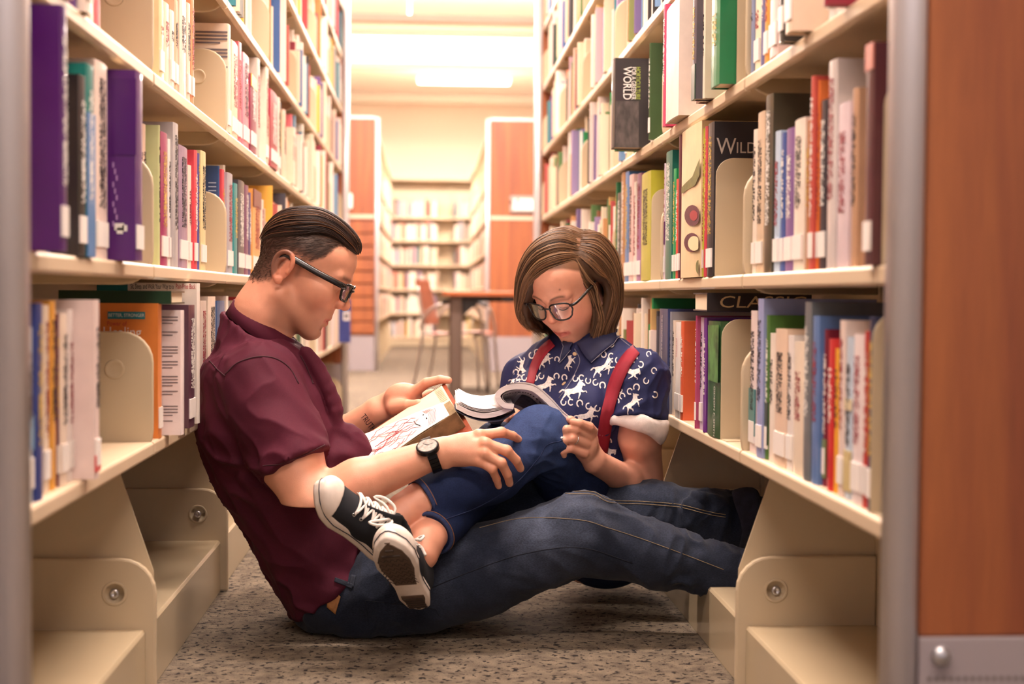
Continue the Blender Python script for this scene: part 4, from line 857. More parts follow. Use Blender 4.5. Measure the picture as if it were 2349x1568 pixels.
def glasses(org, R, sc, parent, lens_w, lens_h, cz, fwd, rim, temple, sep=0.034, round_=0.5, bulge=0.006, tz=0.012):
    """rims, bridge, temples and lenses in head axes"""
    W = lambda L: to_world(L, org, R, sc)
    def outline(e, g=0.0, n=28):
        out = []
        for k in range(n):
            a = 2*math.pi*k/n; c, s_ = math.cos(a), math.sin(a); p = 2.0/(2.0+2.2*round_)
            x = math.copysign(abs(c)**p, c)*(lens_w/2-g); z = math.copysign(abs(s_)**p, s_)*(lens_h/2-g)
            if z < 0: x *= 0.9
            ss = e*(sep+x*1.0); out.append((fwd-2.2*(abs(ss)-0.02)**2*4-0.0004, ss, cz+z))
        return out
    fr = MB()
    for e in (-1, 1):
        o = outline(e); fr.tube([W(p) for p in o+[o[0], o[1]]], rim*sc, 8, cap=False)
    fr.tube([W(p) for p in spline([(fwd-0.001, -sep+lens_w*0.42, cz+lens_h*0.18), (fwd+0.003, 0, cz+lens_h*0.26), (fwd-0.001, sep-lens_w*0.42, cz+lens_h*0.18)], 8)], rim*1.1*sc, 8)
    g = fr.build('spectacle_frame', FRAME_BLK, parent, smooth=True)
    for e in (-1, 1):
        x0 = sep+lens_w/2
        pts = spline([(fwd-0.010, e*(x0-0.001), cz+lens_h*0.30), (fwd-0.022, e*(x0+0.0125), cz+lens_h*0.30), (0.06, e*0.0795, cz+lens_h*0.3*0.6+tz*0.4), (0.01, e*0.0835, tz+0.012), (-0.012, e*0.083, tz+0.010), (-0.030, e*0.079, tz-0.012)], 16)
        mb = MB(); mb.tube([W(p) for p in pts], [sc*temple*(1.0 if i < 11 else 0.7) for i in range(16)], 8, sx=0.55); mb.build('temple_arm', FRAME_BLK, g, smooth=True)
        o = outline(e, rim*0.5); mid = W((fwd-2.2*(sep-0.02)**2*4, e*sep, cz))
        lm = MB(); lm.add([W(p) for p in o]+[mid], [(i, (i+1) % len(o), len(o)) for i in range(len(o))]); lm.build('lens', LENS, g, smooth=True)
    return g
# ================================================================= the man (faces +x, right side towards the photographer)
M_TILT = math.radians(27)
M_ORG, M_R = head_frame(S(668, 617, 3.12), (math.cos(M_TILT), -0.05, -math.sin(M_TILT)), (math.sin(M_TILT), 0, math.cos(M_TILT)))
HL, HQ = build_head(False, neck=[((-0.014, 0, -0.03), (-0.006, 0, -0.115), 0.057, 0.066), ((-0.006, 0, -0.115), (0.0, 0, -0.15), 0.066, 0.068)])
HC = paint_head(HL, SK_M); HP = to_world(HL, M_ORG, M_R)
surf('m_head', HP, HQ)
def limb_colors(P, base, seed=1):
    C = np.repeat(base[None], len(P), 0); n = vnoise(P, 30, seed); return C*(1+0.05*n[:, None]*np.array([0.4, 1, 1]))
def redden(P, C, pts, r, w, base):
    col = base*np.array([1.0, 0.74, 0.68])
    for p in pts: C = lerpc(C, col, w*gauss(P, p, (r, r, r)))
    return C
# ---- near (right) arm, elbow down on the floor side, hand on her shin
A = Field(S(540, 820, 2.72)*[1, 0, 0]+[0, 2.70, 0.30], (0.26, 3.05, 0.66), 0.0024)
sh, el, wr = S(612, 930, 2.95), S(716, 1156, 2.86), S(992, 1042, 2.885)
A.chain([sh, S(665, 1050, 2.90), el], [0.066, 0.064, 0.050], 0.001, 0.02)
mid = el*0.62+wr*0.38+V(0, 0, 0.004)
A.chain([el, mid, wr], [0.051, 0.0475, 0.031], 0.02, 0.02)
A.add(ball(S(736, 1172, 2.86), 0.040), 0.02)
kn = {'i': S(1100, 999, 2.895), 'm': S(1114, 1018, 2.875), 'r': S(1112, 1040, 2.868), 'p': S(1100, 1057, 2.872)}
A.add(econe(wr, S(1020, 1038, 2.885), (0, 0, 1), (0.030, 0.024), (0.034, 0.020)), 0.01)
for q in kn.values():
    A.add(cone(S(1015, 1035, 2.89), q+V(-0.004, 0.004, 0), 0.019, 0.0125), 0.012)
A.add(ell(S(1060, 1032, 2.892), (0.044, 0.017, 0.034)), 0.012)
FING = {'i': [kn['i'], S(1150, 991, 2.91), S(1176, 999, 2.935), S(1189, 1007, 2.955)], 'm': [kn['m'], S(1162, 1033, 2.87), S(1184, 1055, 2.885), S(1194, 1074, 2.905)],
        'r': [kn['r'], S(1150, 1061, 2.862), S(1164, 1088, 2.878), S(1169, 1108, 2.90)], 'p': [kn['p'], S(1129, 1075, 2.866), S(1139, 1098, 2.885), S(1144, 1114, 2.90)]}
FR = {'i': [0.0118, 0.0105, 0.0092, 0.0082], 'm': [0.012, 0.0108, 0.0095, 0.0083], 'r': [0.0115, 0.0102, 0.009, 0.008], 'p': [0.0105, 0.0092, 0.008, 0.0072]}
for q in FING: A.chain(FING[q], FR[q], 0.004, 0.003)
for q in FING: A.add(ball(FING[q][0]+V(0, -0.002, 0.001), FR[q][0]*1.06), 0.006); A.add(ball(FING[q][1], FR[q][1]*1.07), 0.003)
A.chain([S(1030, 1022, 2.91), S(1065, 1012, 2.945), S(1100, 1010, 2.962)], [0.017, 0.0135, 0.010], 0.012, 0.004)   # thumb, behind the hand
AP, AQ = A.nets(); AP = smooth_mesh(AP, AQ, 1, 0.4); AQ = outward(AP, AQ); AC = limb_colors(AP, SK_M*1.02)
AC = redden(AP, AC, [FING[q][1] for q in FING]+[FING[q][0] for q in FING], 0.012, 0.4, SK_M)
for q in FING:
    t = FING[q][3]-FING[q][2]; t /= np.linalg.norm(t)
    AC = redden(AP, AC, [FING[q][3]], 0.010, 0.5, SK_M); AC = lerpc(AC, np.array(hexc('#edbfa6')), 0.9*gauss(AP, FING[q][3]+t*0.0015+V(0.003, -0.0075, 0.003), (0.0058, 0.0045, 0.0058)))
surf('m_arm', AP, AQ)
# ---- far (left) arm steadying the book
B = Field((-0.30, 3.02, 0.36), (0.20, 3.48, 0.70), 0.0025)
fsh, fel, fwr = S(640, 900, 3.34), S(735, 1045, 3.36), S(862, 944, 3.285)
B.chain([fsh, fel], [0.062, 0.048], 0.001); B.chain([fel, fel*0.6+fwr*0.4, fwr], [0.047, 0.046, 0.031], 0.02, 0.02)
B.add(econe(fwr, S(905, 922, 3.265), (0.5, 0, 0.9), (0.032, 0.022), (0.036, 0.018)), 0.012)
B.add(ell(S(925, 911, 3.255), (0.044, 0.020, 0.034)), 0.012)
FI = [S(946, 902, 3.25), S(978, 878, 3.235), S(1010, 870, 3.225), S(1029, 872, 3.22)]
B.chain(FI, [0.0135, 0.0115, 0.0098, 0.0085], 0.008, 0.003)
TH = [S(905, 935, 3.24), S(935, 930, 3.215), S(960, 928, 3.20), S(975, 929, 3.19)]
B.chain(TH, [0.018, 0.0135, 0.012, 0.0095], 0.012, 0.004)
for k, (dx, dy, dY) in enumerate(((4, 12, 0.02), (2, 24, 0.035), (-6, 34, 0.045))):
    B.chain([S(948+dx, 908+dy*0.6, 3.255+dY), S(985+dx, 890+dy, 3.26+dY), S(1004+dx, 905+dy, 3.255+dY)], [0.0125, 0.0105, 0.009], 0.006, 0.003)
BP, BQ = B.nets(); BP = smooth_mesh(BP, BQ, 1, 0.4); BQ = outward(BP, BQ); BC = redden(BP, limb_colors(BP, SK_M, 2), [FI[1], FI[3], TH[3], S(935, 905, 3.24)], 0.018, 0.4, SK_M)
surf('m_farm', BP, BQ)
# ---- hidden trunk that joins head, arms and hips under the clothes
T = Field((-0.52, 2.90, 0.04), (0.02, 3.42, 0.76), 0.010)
T.add(econe(S(612, 900, 3.13), S(660, 1080, 3.12), (0, 1, 0), (0.10, 0.07), (0.14, 0.095)), 0.02); T.add(econe(S(660, 1080, 3.12), S(800, 1330, 3.11), (0, 1, 0), (0.14, 0.095), (0.15, 0.085)), 0.03)
T.chain([S(606, 750, 3.13), S(610, 880, 3.13)], [0.055, 0.06], 0.02); T.chain([sh, S(612, 920, 3.13), fsh], [0.05, 0.07, 0.05], 0.02)
TP, TQ = T.nets(); TQ = outward(TP, TQ); TC = np.repeat(SK_M[None], len(TP), 0)
P, Q, C = join([(HP, HQ, HC), (AP, AQ, AC), (BP, BQ, BC), (TP, TQ, TC)])
MAN = link('person', np_mesh('person', P, Q, C), SKIN)
tag(MAN, 'man with slicked-back dark hair, black glasses and maroon shirt, sitting against the shelves', 'person')
# ---- slicked-back hair
def man_hair():
    """long top combed straight back; T is the ridge seen in profile, B the clipped edge at the side, w the half width"""
    T = [(.1135, .0955), (.109, .113), (.094, .127), (.068, .1385), (.0387, .1450), (.0058, .1462), (-.0246, .1365), (-.0527, .1203), (-.0752, .097), (-.086, .0636), (-.0865, .030)]
    B = [(.112, .0935), (.101, .0955), (.086, .097), (.066, .100), (.045, .101), (.022, .092), (.004, .079), (-.025, .063), (-.046, .051), (-.067, .040), (-.081, .024)]
    w = [.012, .030, .040, .047, .054, .063, .0705, .0705, .064, .050, .026]
    nt, nf = 60, 40; TT_, BB_, ww = spline(T, nt), spline(B, nt), spline([(a,) for a in w], nt)[:, 0]
    def pt(t, ph, off=0.0):
        x = t*(nt-1); i = min(int(x), nt-2); r = x-i; Tt = TT_[i]*(1-r)+TT_[i+1]*r; Bt = BB_[i]*(1-r)+BB_[i+1]*r; wt = ww[i]*(1-r)+ww[i+1]*r
        c = max(0.0, math.cos(ph))**0.6; m = Bt+(Tt-Bt)*c; p = np.array([m[0], wt*math.sin(ph), m[1]]); d = p-np.array([0.01, 0, 0.045]); return p+d/np.linalg.norm(d)*off
    vs = [pt(i/(nt-1), math.radians(-90+180*j/(nf-1)), -0.0015) for i in range(nt) for j in range(nf)]
    inner = [np.array(v)*0.93+np.array([0.0, 0, 0.045])*0.07 for v in vs]; P = np.array(vs+inner); N0 = nt*nf; Q = []
    for i in range(nt-1):
        for j in range(nf-1): Q.append((i*nf+j, i*nf+j+1, (i+1)*nf+j+1, (i+1)*nf+j)); Q.append((N0+i*nf+j, N0+(i+1)*nf+j, N0+(i+1)*nf+j+1, N0+i*nf+j+1))
        for j in (0, nf-1): Q.append((i*nf+j, (i+1)*nf+j, N0+(i+1)*nf+j, N0+i*nf+j))
    for i in (0, nt-1):
        for j in range(nf-1): Q.append((i*nf+j, i*nf+j+1, N0+i*nf+j+1, N0+i*nf+j))
    Q = np.array(Q); C = np.repeat(np.array(hexc('#24170f'))[None], len(P), 0)
    r = random.Random(5); cs, cc = [], []
    for k in range(900):
        ph0 = math.radians(r.uniform(-88, 88)); t0 = r.uniform(0.0, 0.12) if r.random() < 0.6 else r.uniform(0.05, 0.7); t1 = min(1.0, t0+r.uniform(0.35, 0.8)); wv = r.uniform(0, 6.3)
        cl = 0.0022*math.sin(ph0*23)+0.0012*math.sin(ph0*51+2); off = r.uniform(-0.001, 0.0022)+cl; drift = r.gauss(0, 0.05)
        pts = [pt(t, max(-1.56, min(1.56, ph0+drift*(t-t0)*2+0.02*math.sin(6*t+wv))), off) for t in np.linspace(t0, t1, 20)]
        cs.append(pts); v = r.random(); cc.append(np.array(hexc('#33211a'))*(0.5+0.8*v) if v < 0.84 else np.array(hexc('#6e4c34')))
    P2, Q2, C2 = strands(cs, 0.00095, cc)
    # clipped nape and sides: short fine hairs lying on the skin
    Nn = vnormals(HL, HQ); idx = [i for i in range(len(HL)) if BUZZ[i] > 0.25 and abs(HL[i, 1]) < 0.079 and HL[i, 2] < 0.125]; s2, c2 = [], []
    for i in r.sample(idx, min(len(idx), 6000)):
        if r.random() > BUZZ[i]*1.1: continue
        n = Nn[i]; d = np.array([-0.75, 0, -0.55]) if HL[i, 0] > -0.05 else np.array([-0.15, 0, -0.95]); d = d-n*(d@n); d /= np.linalg.norm(d)+1e-9; ln = 0.005+0.010*BUZZ[i]*max(0, min(1, (HL[i, 2]-0.0)/0.07))
        d = d+np.array([r.gauss(0, .12), r.gauss(0, .12), r.gauss(0, .12)]); b = HL[i]+n*0.0003; s2.append([b, b+d*ln*0.5+n*0.0007, b+d*ln+n*0.0005]); c2.append(np.array(hexc('#38261c'))*r.uniform(0.6, 1.3))
    P3, Q3, C3 = strands(s2, 0.00036, c2, seg=3)
    P2, Q2, C2 = join([(P2, Q2, C2), (P3, Q3, C3)])
    P, Q, C = join([(P, Q, C), (P2, Q2, C2)]); return link('hair', np_mesh('hair', to_world(P, M_ORG, M_R), Q, C), HAIRM, MAN)
man_hair()
glasses(M_ORG, M_R, 1.0, MAN, 0.050, 0.036, 0.010, 0.139, 0.0030, 0.0070, round_=0.75)
# ================================================================= the man's clothes
def capped(prim, p, n):
    n = np.array(n, float); n /= np.linalg.norm(n); fn0, lo, hi = prim
    return (lambda x, y, z: np.maximum(fn0(x, y, z), (x-p[0])*n[0]+(y-p[1])*n[1]+(z-p[2])*n[2])), lo, hi
def folds(P, Q, d, amp, along=9.0, across=42.0, seed=0, mask=None, ridged=True):
    """soft cloth creases running along direction d"""
    N = vnormals(P, Q); d = np.array(d, float); d /= np.linalg.norm(d); a = P@d; perp = P-a[:, None]*d[None]
    w = P + 0.012*np.stack([vnoise(P, 14, seed+5), vnoise(P, 14, seed+6), vnoise(P, 14, seed+7)], 1)
    a = w@d; perp = w-a[:, None]*d[None]; q = perp*across+(a*along)[:, None]*d[None]
    v = vnoise(q, 1.0, seed)
    if ridged: v = 1-2*np.abs(v)**0.8
    v = v*amp
    if mask is not None: v = v*mask
    return P+N*v[:, None]
FABRIC_S = vcol_mat('maroon_cotton', rough=0.75, bump=0.25, bscale=1400, spec=0.2, sheen=0.0, fine=(1, 0.10, (700, 700, 700)), mult=(12, 0.06))
C = Field((-0.56, 2.76, 0.02), (0.02, 3.48, 0.80), 0.0042)
yy = 3.13; ax = (0, 1, 0)
TT = [((604, 846), 60, 0.066), ((600, 872), 112, 0.155), ((606, 915), 138, 0.193), ((612, 970), 149, 0.197), ((645, 1050), 148, 0.188), ((690, 1130), 140, 0.182), ((728, 1235), 128, 0.185), ((765, 1330), 112, 0.188), ((782, 1385), 98, 0.185)]
sc_ = yy/FPX
for (a, ha, wa), (b, hb, wb) in zip(TT[:-1], TT[1:]):
    C.add(econe(S(*a, yy), S(*b, yy), ax, (wa, ha*sc_), (wb, hb*sc_)), 0.03)
cn = np.cross(S(676, 779, yy)-S(541, 688, yy), V(0, 1, 0)); cn = cn if cn[2] > 0 else -cn
C.add(capped(econe(S(600, 735, yy), S(598, 862, yy), ax, (0.090, 0.086), (0.150, 0.108)), S(603, 776, yy), cn), 0.012)
# back bulge of cloth against the shelf edge, shoulders, near sleeve, far sleeve
C.add(cone(S(505, 868, 3.02), S(500, 880, 3.26), 0.035, 0.035), 0.04)
hemn = V(*(S(700, 1100, 2.88)-S(600, 890, 2.95)))
C.add(capped(cone(S(592, 882, 2.985), S(700, 1110, 2.868), 0.088, 0.077), S(682, 1066, 2.885), hemn), 0.02)
C.add(cone(S(560, 872, 3.05), S(600, 872, 3.0), 0.06, 0.068), 0.03)
C.add(capped(cone(S(632, 880, 3.30), S(735, 1040, 3.37), 0.085, 0.075), S(712, 1005, 3.355), V(*(S(735, 1040, 3.37)-S(632, 880, 3.30)))), 0.02)
# front placket rolling outwards in two bulges
for pts, r in (([(705, 812), (728, 850), (752, 892), (768, 945), (760, 985)], 0.016), ([(758, 985), (795, 990), (822, 1018), (830, 1048), (815, 1075)], 0.018), ([(700, 900), (735, 960), (745, 1010), (790, 1040)], 0.022)):
    q = [S(x, y, 3.055 if r < 0.017 else 3.06) for x, y in spline(pts, 9)]; C.chain(q, [r]*9, 0.012, 0.006)
C.add(ell(S(795, 1045, 3.08), (0.045, 0.08, 0.045)), 0.03)
# sharp creases pressed in
for pts, r in (([(690, 870), (712, 930), (724, 985), (730, 1040)], 0.006), ([(640, 905), (700, 960), (735, 1020)], 0.004), ([(655, 960), (700, 1010), (738, 1052)], 0.004), ([(730, 905), (748, 950), (742, 985)], 0.008), ([(560, 1060), (640, 1150), (700, 1180)], 0.004), ([(590, 1200), (680, 1260), (800, 1270)], 0.005), ([(640, 1310), (720, 1330), (820, 1290)], 0.004)):
    for s_ in (0,):
        pass
pa, pb = S(690, 1416, 3.0), S(850, 1292, 3.0); e = pb-pa; hn = np.cross(e, V(0, 1, 0)); hn /= np.linalg.norm(hn); hn = hn if hn[2] < 0 else -hn
C.halfcut(pa, hn, 0.006)
CP, CQ = C.nets(); CP = smooth_mesh(CP, CQ, 2); CQ = outward(CP, CQ)
dn = S(690, 1130, yy)-S(610, 900, yy)
hn0 = hemn/np.linalg.norm(hemn); flat = 1-0.85*np.exp(-(np.maximum(0, -((CP-S(682, 1066, 2.885))@hn0))/0.03)**2)*(CP[:, 1] < 2.99)
arm = (1-sstep(CP[:, 1], 2.95, 3.02))*flat
CP = folds(CP, CQ, dn*0.6+V(0.12, 0.0, -0.05), 0.0055, 7, 30, 3, (0.35+0.65*arm)*flat)
low = sstep(-CP[:, 2], -0.47, -0.36)
CP = folds(CP, CQ, (0.9, 0.1, -0.25), 0.0075, 7, 26, 8, low)
CP = folds(CP, CQ, (0.3, 0.2, -1), 0.0035, 10, 38, 11, (1-low)*(1-arm))
# hem plane: shirt tail runs from the lower back to the belt
CQk = CQ
base = np.array(hexc('#501a2c')); Cc = np.repeat(base[None], len(CP), 0)*(1+0.10*vnoise(CP, 9, 4))[:, None]
shirt = link('shirt', np_mesh('shirt', CP, CQk, Cc), FABRIC_S, MAN); shirt['label'] = 'maroon short-sleeved button-up shirt'
surf('m_shirt', CP, CQk)
# sleeve hem band, armhole and yoke seams
DARKST = mat('maroon_seam', '#3a1520', rough=0.8)
def seam(name, pts, keys, r, m, parent, n=30, lift=0.0006):
    q = drape(pts, keys, lift, n)
    if len(q) > 3: return MB().tube(q, r, 5).build(name, m, parent, smooth=True)
seam('sleeve_hem_seam', [(603, 1068), (655, 1060), (745, 1020)], 'm_shirt', 0.0011, DARKST, shirt)
seam('armhole_seam', [(517, 858), (545, 832), (590, 818), (632, 822), (665, 845), (685, 880)], 'm_shirt', 0.0014, DARKST, shirt)
seam('yoke_seam', [(480, 826), (500, 848), (517, 862)], 'm_shirt', 0.0012, DARKST, shirt)
seam('front_seam', [(690, 815), (705, 845), (718, 880)], 'm_shirt', 0.0012, DARKST, shirt)
# collar
def collar():
    cu, cl = S(609, 734, 3.13), S(603, 774, 3.13); a_ = S(676, 779, 3.13)-S(541, 688, 3.13); La = np.linalg.norm(a_); a_ /= La
    vs, fs = [], []; n = 44
    for lev, (c0, grow) in enumerate(((cu, 0.0), (cu*0.5+cl*0.5, 0.007), (cl, 0.015))):
        for k in range(n+1):
            ph = math.radians(-168+336*k/n)+math.pi
            front = max(0, math.cos(ph)); ext = 0.0
            ra, rb = La/2+0.003+grow*1.0, 0.076+grow*1.25
            p = c0 + a_*math.cos(ph)*ra + V(0, 1, 0)*math.sin(ph)*rb
            if lev == 2 and front > 0.8: p = p + V(0.010, 0, -0.012)*(front-0.8)*5
            vs.append(p)
    for l in range(2):
        for k in range(n): fs.append((l*(n+1)+k, l*(n+1)+k+1, (l+1)*(n+1)+k+1, (l+1)*(n+1)+k))
    mb = MB().add(vs, fs); o = mb.build('collar', mat('maroon_collar', '#4a1729', rough=0.8, spec=0.15, bump=0.2, bscale=1200), shirt, smooth=True)
    sd = o.modifiers.new('thick', 'SOLIDIFY'); sd.thickness = 0.004; sd.offset = 0
    return o
collar()
# ---- jeans
J = Field((-0.36, 2.74, 0.0), (0.80, 3.46, 0.42), 0.0045)
hipn, hipf = S(880, 1352, 3.02), S(890, 1330, 3.22)
knn, knf = S(1335, 1222, 2.955), S(1275, 1152, 3.20)
ann, anf = S(1720, 1322, 2.93), S(1735, 1200, 3.13)
J.add(ell(S(822, 1352, 3.12), (0.135, 0.185, 0.095)), 0.01)
J.add(ell(S(790, 1372, 3.12), (0.12, 0.18, 0.075)), 0.03)
J.chain([hipn, S(1090, 1312, 2.99), knn], [0.100, 0.092, 0.083], 0.04, 0.03)
J.chain([knn, S(1500, 1272, 2.94), ann], [0.083, 0.066, 0.048], 0.02, 0.02)
J.chain([hipf, S(1090, 1250, 3.22), knf], [0.098, 0.092, 0.080], 0.04, 0.03)
J.chain([knf, S(1500, 1178, 3.17), anf], [0.080, 0.068, 0.062], 0.02, 0.02)
J.add(ell(S(960, 1372, 3.02), (0.10, 0.085, 0.065)), 0.04)
J.F = smax(J.F, (0.003-J.ax[2][None, None, :]).astype(np.float32), 0.01)
# stacked folds towards the cuffs, creases behind the knees
for pts, r in (([(1585, 1160), (1610, 1185), (1640, 1215), (1650, 1250)], 0.016), ([(1640, 1140), (1660, 1165), (1690, 1185)], 0.014), ([(1600, 1135), (1625, 1150), (1640, 1180)], 0.010)):
    J.chain([S(x, y, 3.10) for x, y in spline(pts, 8)], [r]*8, 0.014, 0.005)
for pts, r in (([(1660, 1150), (1690, 1200), (1680, 1255)], 0.010), ([(1420, 1180), (1480, 1215), (1540, 1240)], 0.012)):
    for s0, s1 in zip(spline(pts, 8)[:-1], spline(pts, 8)[1:]): J.cut(cone(S(*s0, 3.07 if r < 0.011 else 3.03), S(*s1, 3.07 if r < 0.011 else 3.03), r, r), 0.012)
JP, JQ = J.nets(); JP = smooth_mesh(JP, JQ, 2); JQ = outward(JP, JQ)
kneeM = 0.3+0.7*np.exp(-((JP[:, 0]-0.36)/0.16)**2)
JP = folds(JP, JQ, (0.8, 0.2, -0.45), 0.0045, 8, 30, 21, kneeM)
JP = folds(JP, JQ, (0.35, 0.3, 1.0), 0.006, 9, 34, 25, sstep(JP[:, 0], 0.38, 0.55))
JP = folds(JP, JQ, (0.4, 0.2, 0.9), 0.005, 9, 30, 27, 1-sstep(JP[:, 0], -0.15, 0.02))
JP[:, 2] = np.maximum(JP[:, 2], 0.001)
N_ = vnormals(JP, JQ)
dk, fd = np.array(hexc('#1e2433')), np.array(hexc('#535c70'))
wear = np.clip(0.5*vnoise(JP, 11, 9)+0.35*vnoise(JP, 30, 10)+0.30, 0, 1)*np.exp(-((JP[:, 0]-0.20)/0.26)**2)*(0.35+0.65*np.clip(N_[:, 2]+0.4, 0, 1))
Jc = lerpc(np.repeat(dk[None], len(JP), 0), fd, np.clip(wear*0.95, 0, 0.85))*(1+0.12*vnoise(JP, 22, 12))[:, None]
DENIM = vcol_mat('dark_denim', rough=0.85, bump=0.5, bscale=1500, spec=0.15, fine=(1, 0.28, (260, 260, 900)), mult=(45, 0.12), sheen=0.1)
jeans = link('jeans', np_mesh('jeans', JP, JQ, Jc), DENIM, MAN); jeans['label'] = 'faded dark blue denim jeans'
surf('m_jeans', JP, JQ)
STITCH = mat('tan_stitching', '#8d7a5c', rough=0.8); DSTITCH = mat('dark_denim_seam', '#161b28', rough=0.9)
for off in (0, 6):
    seam('stitching', [(1255, 1118+off), (1300, 1126+off), (1360, 1128+off), (1400, 1146+off), (1480, 1150+off), (1560, 1157+off), (1620, 1172+off), (1665, 1180+off)], 'm_jeans', 0.0008, STITCH, jeans, 60)
seam('stitching', [(1100, 1210), (1200, 1188), (1330, 1192), (1400, 1212), (1480, 1238), (1580, 1275), (1660, 1306)], 'm_jeans', 0.0007, STITCH, jeans, 70)
seam('side_seam', [(900, 1385), (980, 1352), (1080, 1310), (1200, 1270), (1330, 1255), (1450, 1290)], 'm_jeans', 0.0009, DSTITCH, jeans, 60)
for a, b in (((838, 1376), (845, 1425)), ((838, 1376), (905, 1384)), ((905, 1384), (1000, 1396)), ((1000, 1396), (1008, 1412))): seam('pocket_stitching', [a, ((a[0]+b[0])/2, (a[1]+b[1])/2), b], 'm_jeans', 0.0008, DSTITCH, jeans, 12)
LEATH = mat('tan_leather_patch', '#a5713f', rough=0.6, noise=0.2, nscale=120)
def patch(name, quad, key, m, parent, lift=0.002, nu=6, nv=6):
    """thin piece laid on a surface, corners given as photo positions"""
    (a, b, c, d) = [np.array(q, float) for q in quad]; vs = []; ok = True
    for i in range(nv+1):
        for j in range(nu+1):
            s_, t = j/nu, i/nv; q = (a*(1-s_)+b*s_)*(1-t)+(d*(1-s_)+c*s_)*t; h = hit(q[0], q[1], key)
            if h is None: return None
            vs.append(h[0]+h[1]*lift)
    o = MB().add(vs, [(i*(nu+1)+j, i*(nu+1)+j+1, (i+1)*(nu+1)+j+1, (i+1)*(nu+1)+j) for i in range(nv) for j in range(nu)]).build(name, m, parent, smooth=True)
    sd = o.modifiers.new('thick', 'SOLIDIFY'); sd.thickness = 0.0015; sd.offset = 1; return o
patch('leather_patch', [(757, 1344), (782, 1368), (770, 1408), (750, 1392)], ['m_jeans'], LEATH, jeans, 0.003)
DEN2 = mat('denim_loop', '#262c3a', rough=0.9, noise=0.2, nscale=300)
patch('belt_loop', [(768, 1324), (812, 1340), (808, 1350), (766, 1334)], ['m_jeans', 'm_shirt'], DEN2, jeans, 0.003)
patch('belt_loop', [(808, 1318), (818, 1320), (812, 1348), (802, 1344)], ['m_jeans', 'm_shirt'], DEN2, jeans, 0.003)
# turned-up cuff at the far leg
def cuff(c, n, r, hgt, thick, name, m, parent):
    n = np.array(n, float); n /= np.linalg.norm(n); u = np.cross(n, V(0, 1, 0.1)); u /= np.linalg.norm(u); w_ = np.cross(n, u); vs = []; N, M = 40, 10
    for k in range(N):
        a = 2*math.pi*k/N; rr = r*(1+0.06*math.sin(2*a+0.6)+0.03*math.sin(5*a))
        for j in range(M):
            b = 2*math.pi*j/M; vs.append(c+n*math.cos(b)*hgt*(1+0.15*math.sin(3*a))+(u*math.cos(a)+w_*math.sin(a))*(rr+math.sin(b)*thick))
    return MB().add(vs, [(k*M+j, ((k+1) % N)*M+j, ((k+1) % N)*M+(j+1) % M, k*M+(j+1) % M) for k in range(N) for j in range(M)]).build(name, m, parent, smooth=True)
CUFD = mat('dark_denim_cuff', '#20263a', rough=0.9, noise=0.3, nscale=60, bump=0.5, bscale=500)
cuff(S(1712, 1192, 3.125), V(0.9, -0.05, 0.12), 0.066, 0.026, 0.007, 'cuff', CUFD, jeans); cuff(S(1700, 1320, 2.93), V(0.95, -0.05, -0.15), 0.050, 0.022, 0.006, 'cuff', CUFD, jeans)
# ---- watch
WB = mat('black_watch_bracelet', '#1d1b1e', rough=0.35, metal=0.6); WF = mat('watch_dial', '#8f8a86', rough=0.3, metal=0.5, noise=0.4, nscale=160)
def watch():
    axis = S(1030, 1030, 2.885)-S(930, 1068, 2.88); axis /= np.linalg.norm(axis); c = S(990, 1043, 2.885)
    u = np.cross(axis, V(0, 1, 0)); u /= np.linalg.norm(u); w_ = np.cross(u, axis)
    g = None; band = MB(); n = 26
    for k in range(n):
        a0, a1 = 2*math.pi*k/n, 2*math.pi*(k+0.88)/n; vs = []
        for a in (a0, a1):
            for r in (0.0335, 0.0375):
                for t in (-0.010, 0.010): vs.append(c+axis*t+(u*math.cos(a)+w_*math.sin(a))*r)
        band.add(vs, [(0, 1, 3, 2), (4, 6, 7, 5), (0, 4, 5, 1), (2, 3, 7, 6), (0, 2, 6, 4), (1, 5, 7, 3)])
    g = band.build('wristwatch', WB, MAN); g['label'] = 'black wristwatch with pale dial'
    fc = hit(981, 1026, ['m_arm']); n_ = (FW*-0.55+V(-0.15, 0, 0.85)); n_ = n_/np.linalg.norm(n_); p = S(981, 1025, 2.852)
    R_ = Vector((0, 0, 1)).rotation_difference(Vector(n_)).to_matrix()
    def disc(prof, name, m, par):
        mb = MB().lathe(prof, (0, 0, 0), 28); mb.v = [tuple(np.array(p)+np.array(R_ @ Vector(v))) for v in mb.v]; return mb.build(name, m, par, smooth=False)
    disc([(0.018, -0.006), (0.0235, -0.005), (0.0235, 0.003), (0.0215, 0.005), (0.0195, 0.005)], 'watch_case', WB, g)
    disc([(0.0196, 0.0048), (0.0194, 0.0052), (0.001, 0.0053)], 'dial', WF, g)
    for ang, ln in ((20, 0.014), (140, 0.011)):
        a = math.radians(ang); mb = MB(); dx, dy = math.cos(a), math.sin(a)
        mb.add([(-dy*0.0007, dx*0.0007, 0.0058), (dy*0.0007, -dx*0.0007, 0.0058), (dx*ln+dy*0.0004, dy*ln-dx*0.0004, 0.0058), (dx*ln-dy*0.0004, dy*ln+dx*0.0004, 0.0058)], [(0, 1, 2, 3)])
        mb.v = [tuple(np.array(p)+np.array(R_ @ Vector(v))) for v in mb.v]; mb.build('watch_hand', WB, g)
watch()
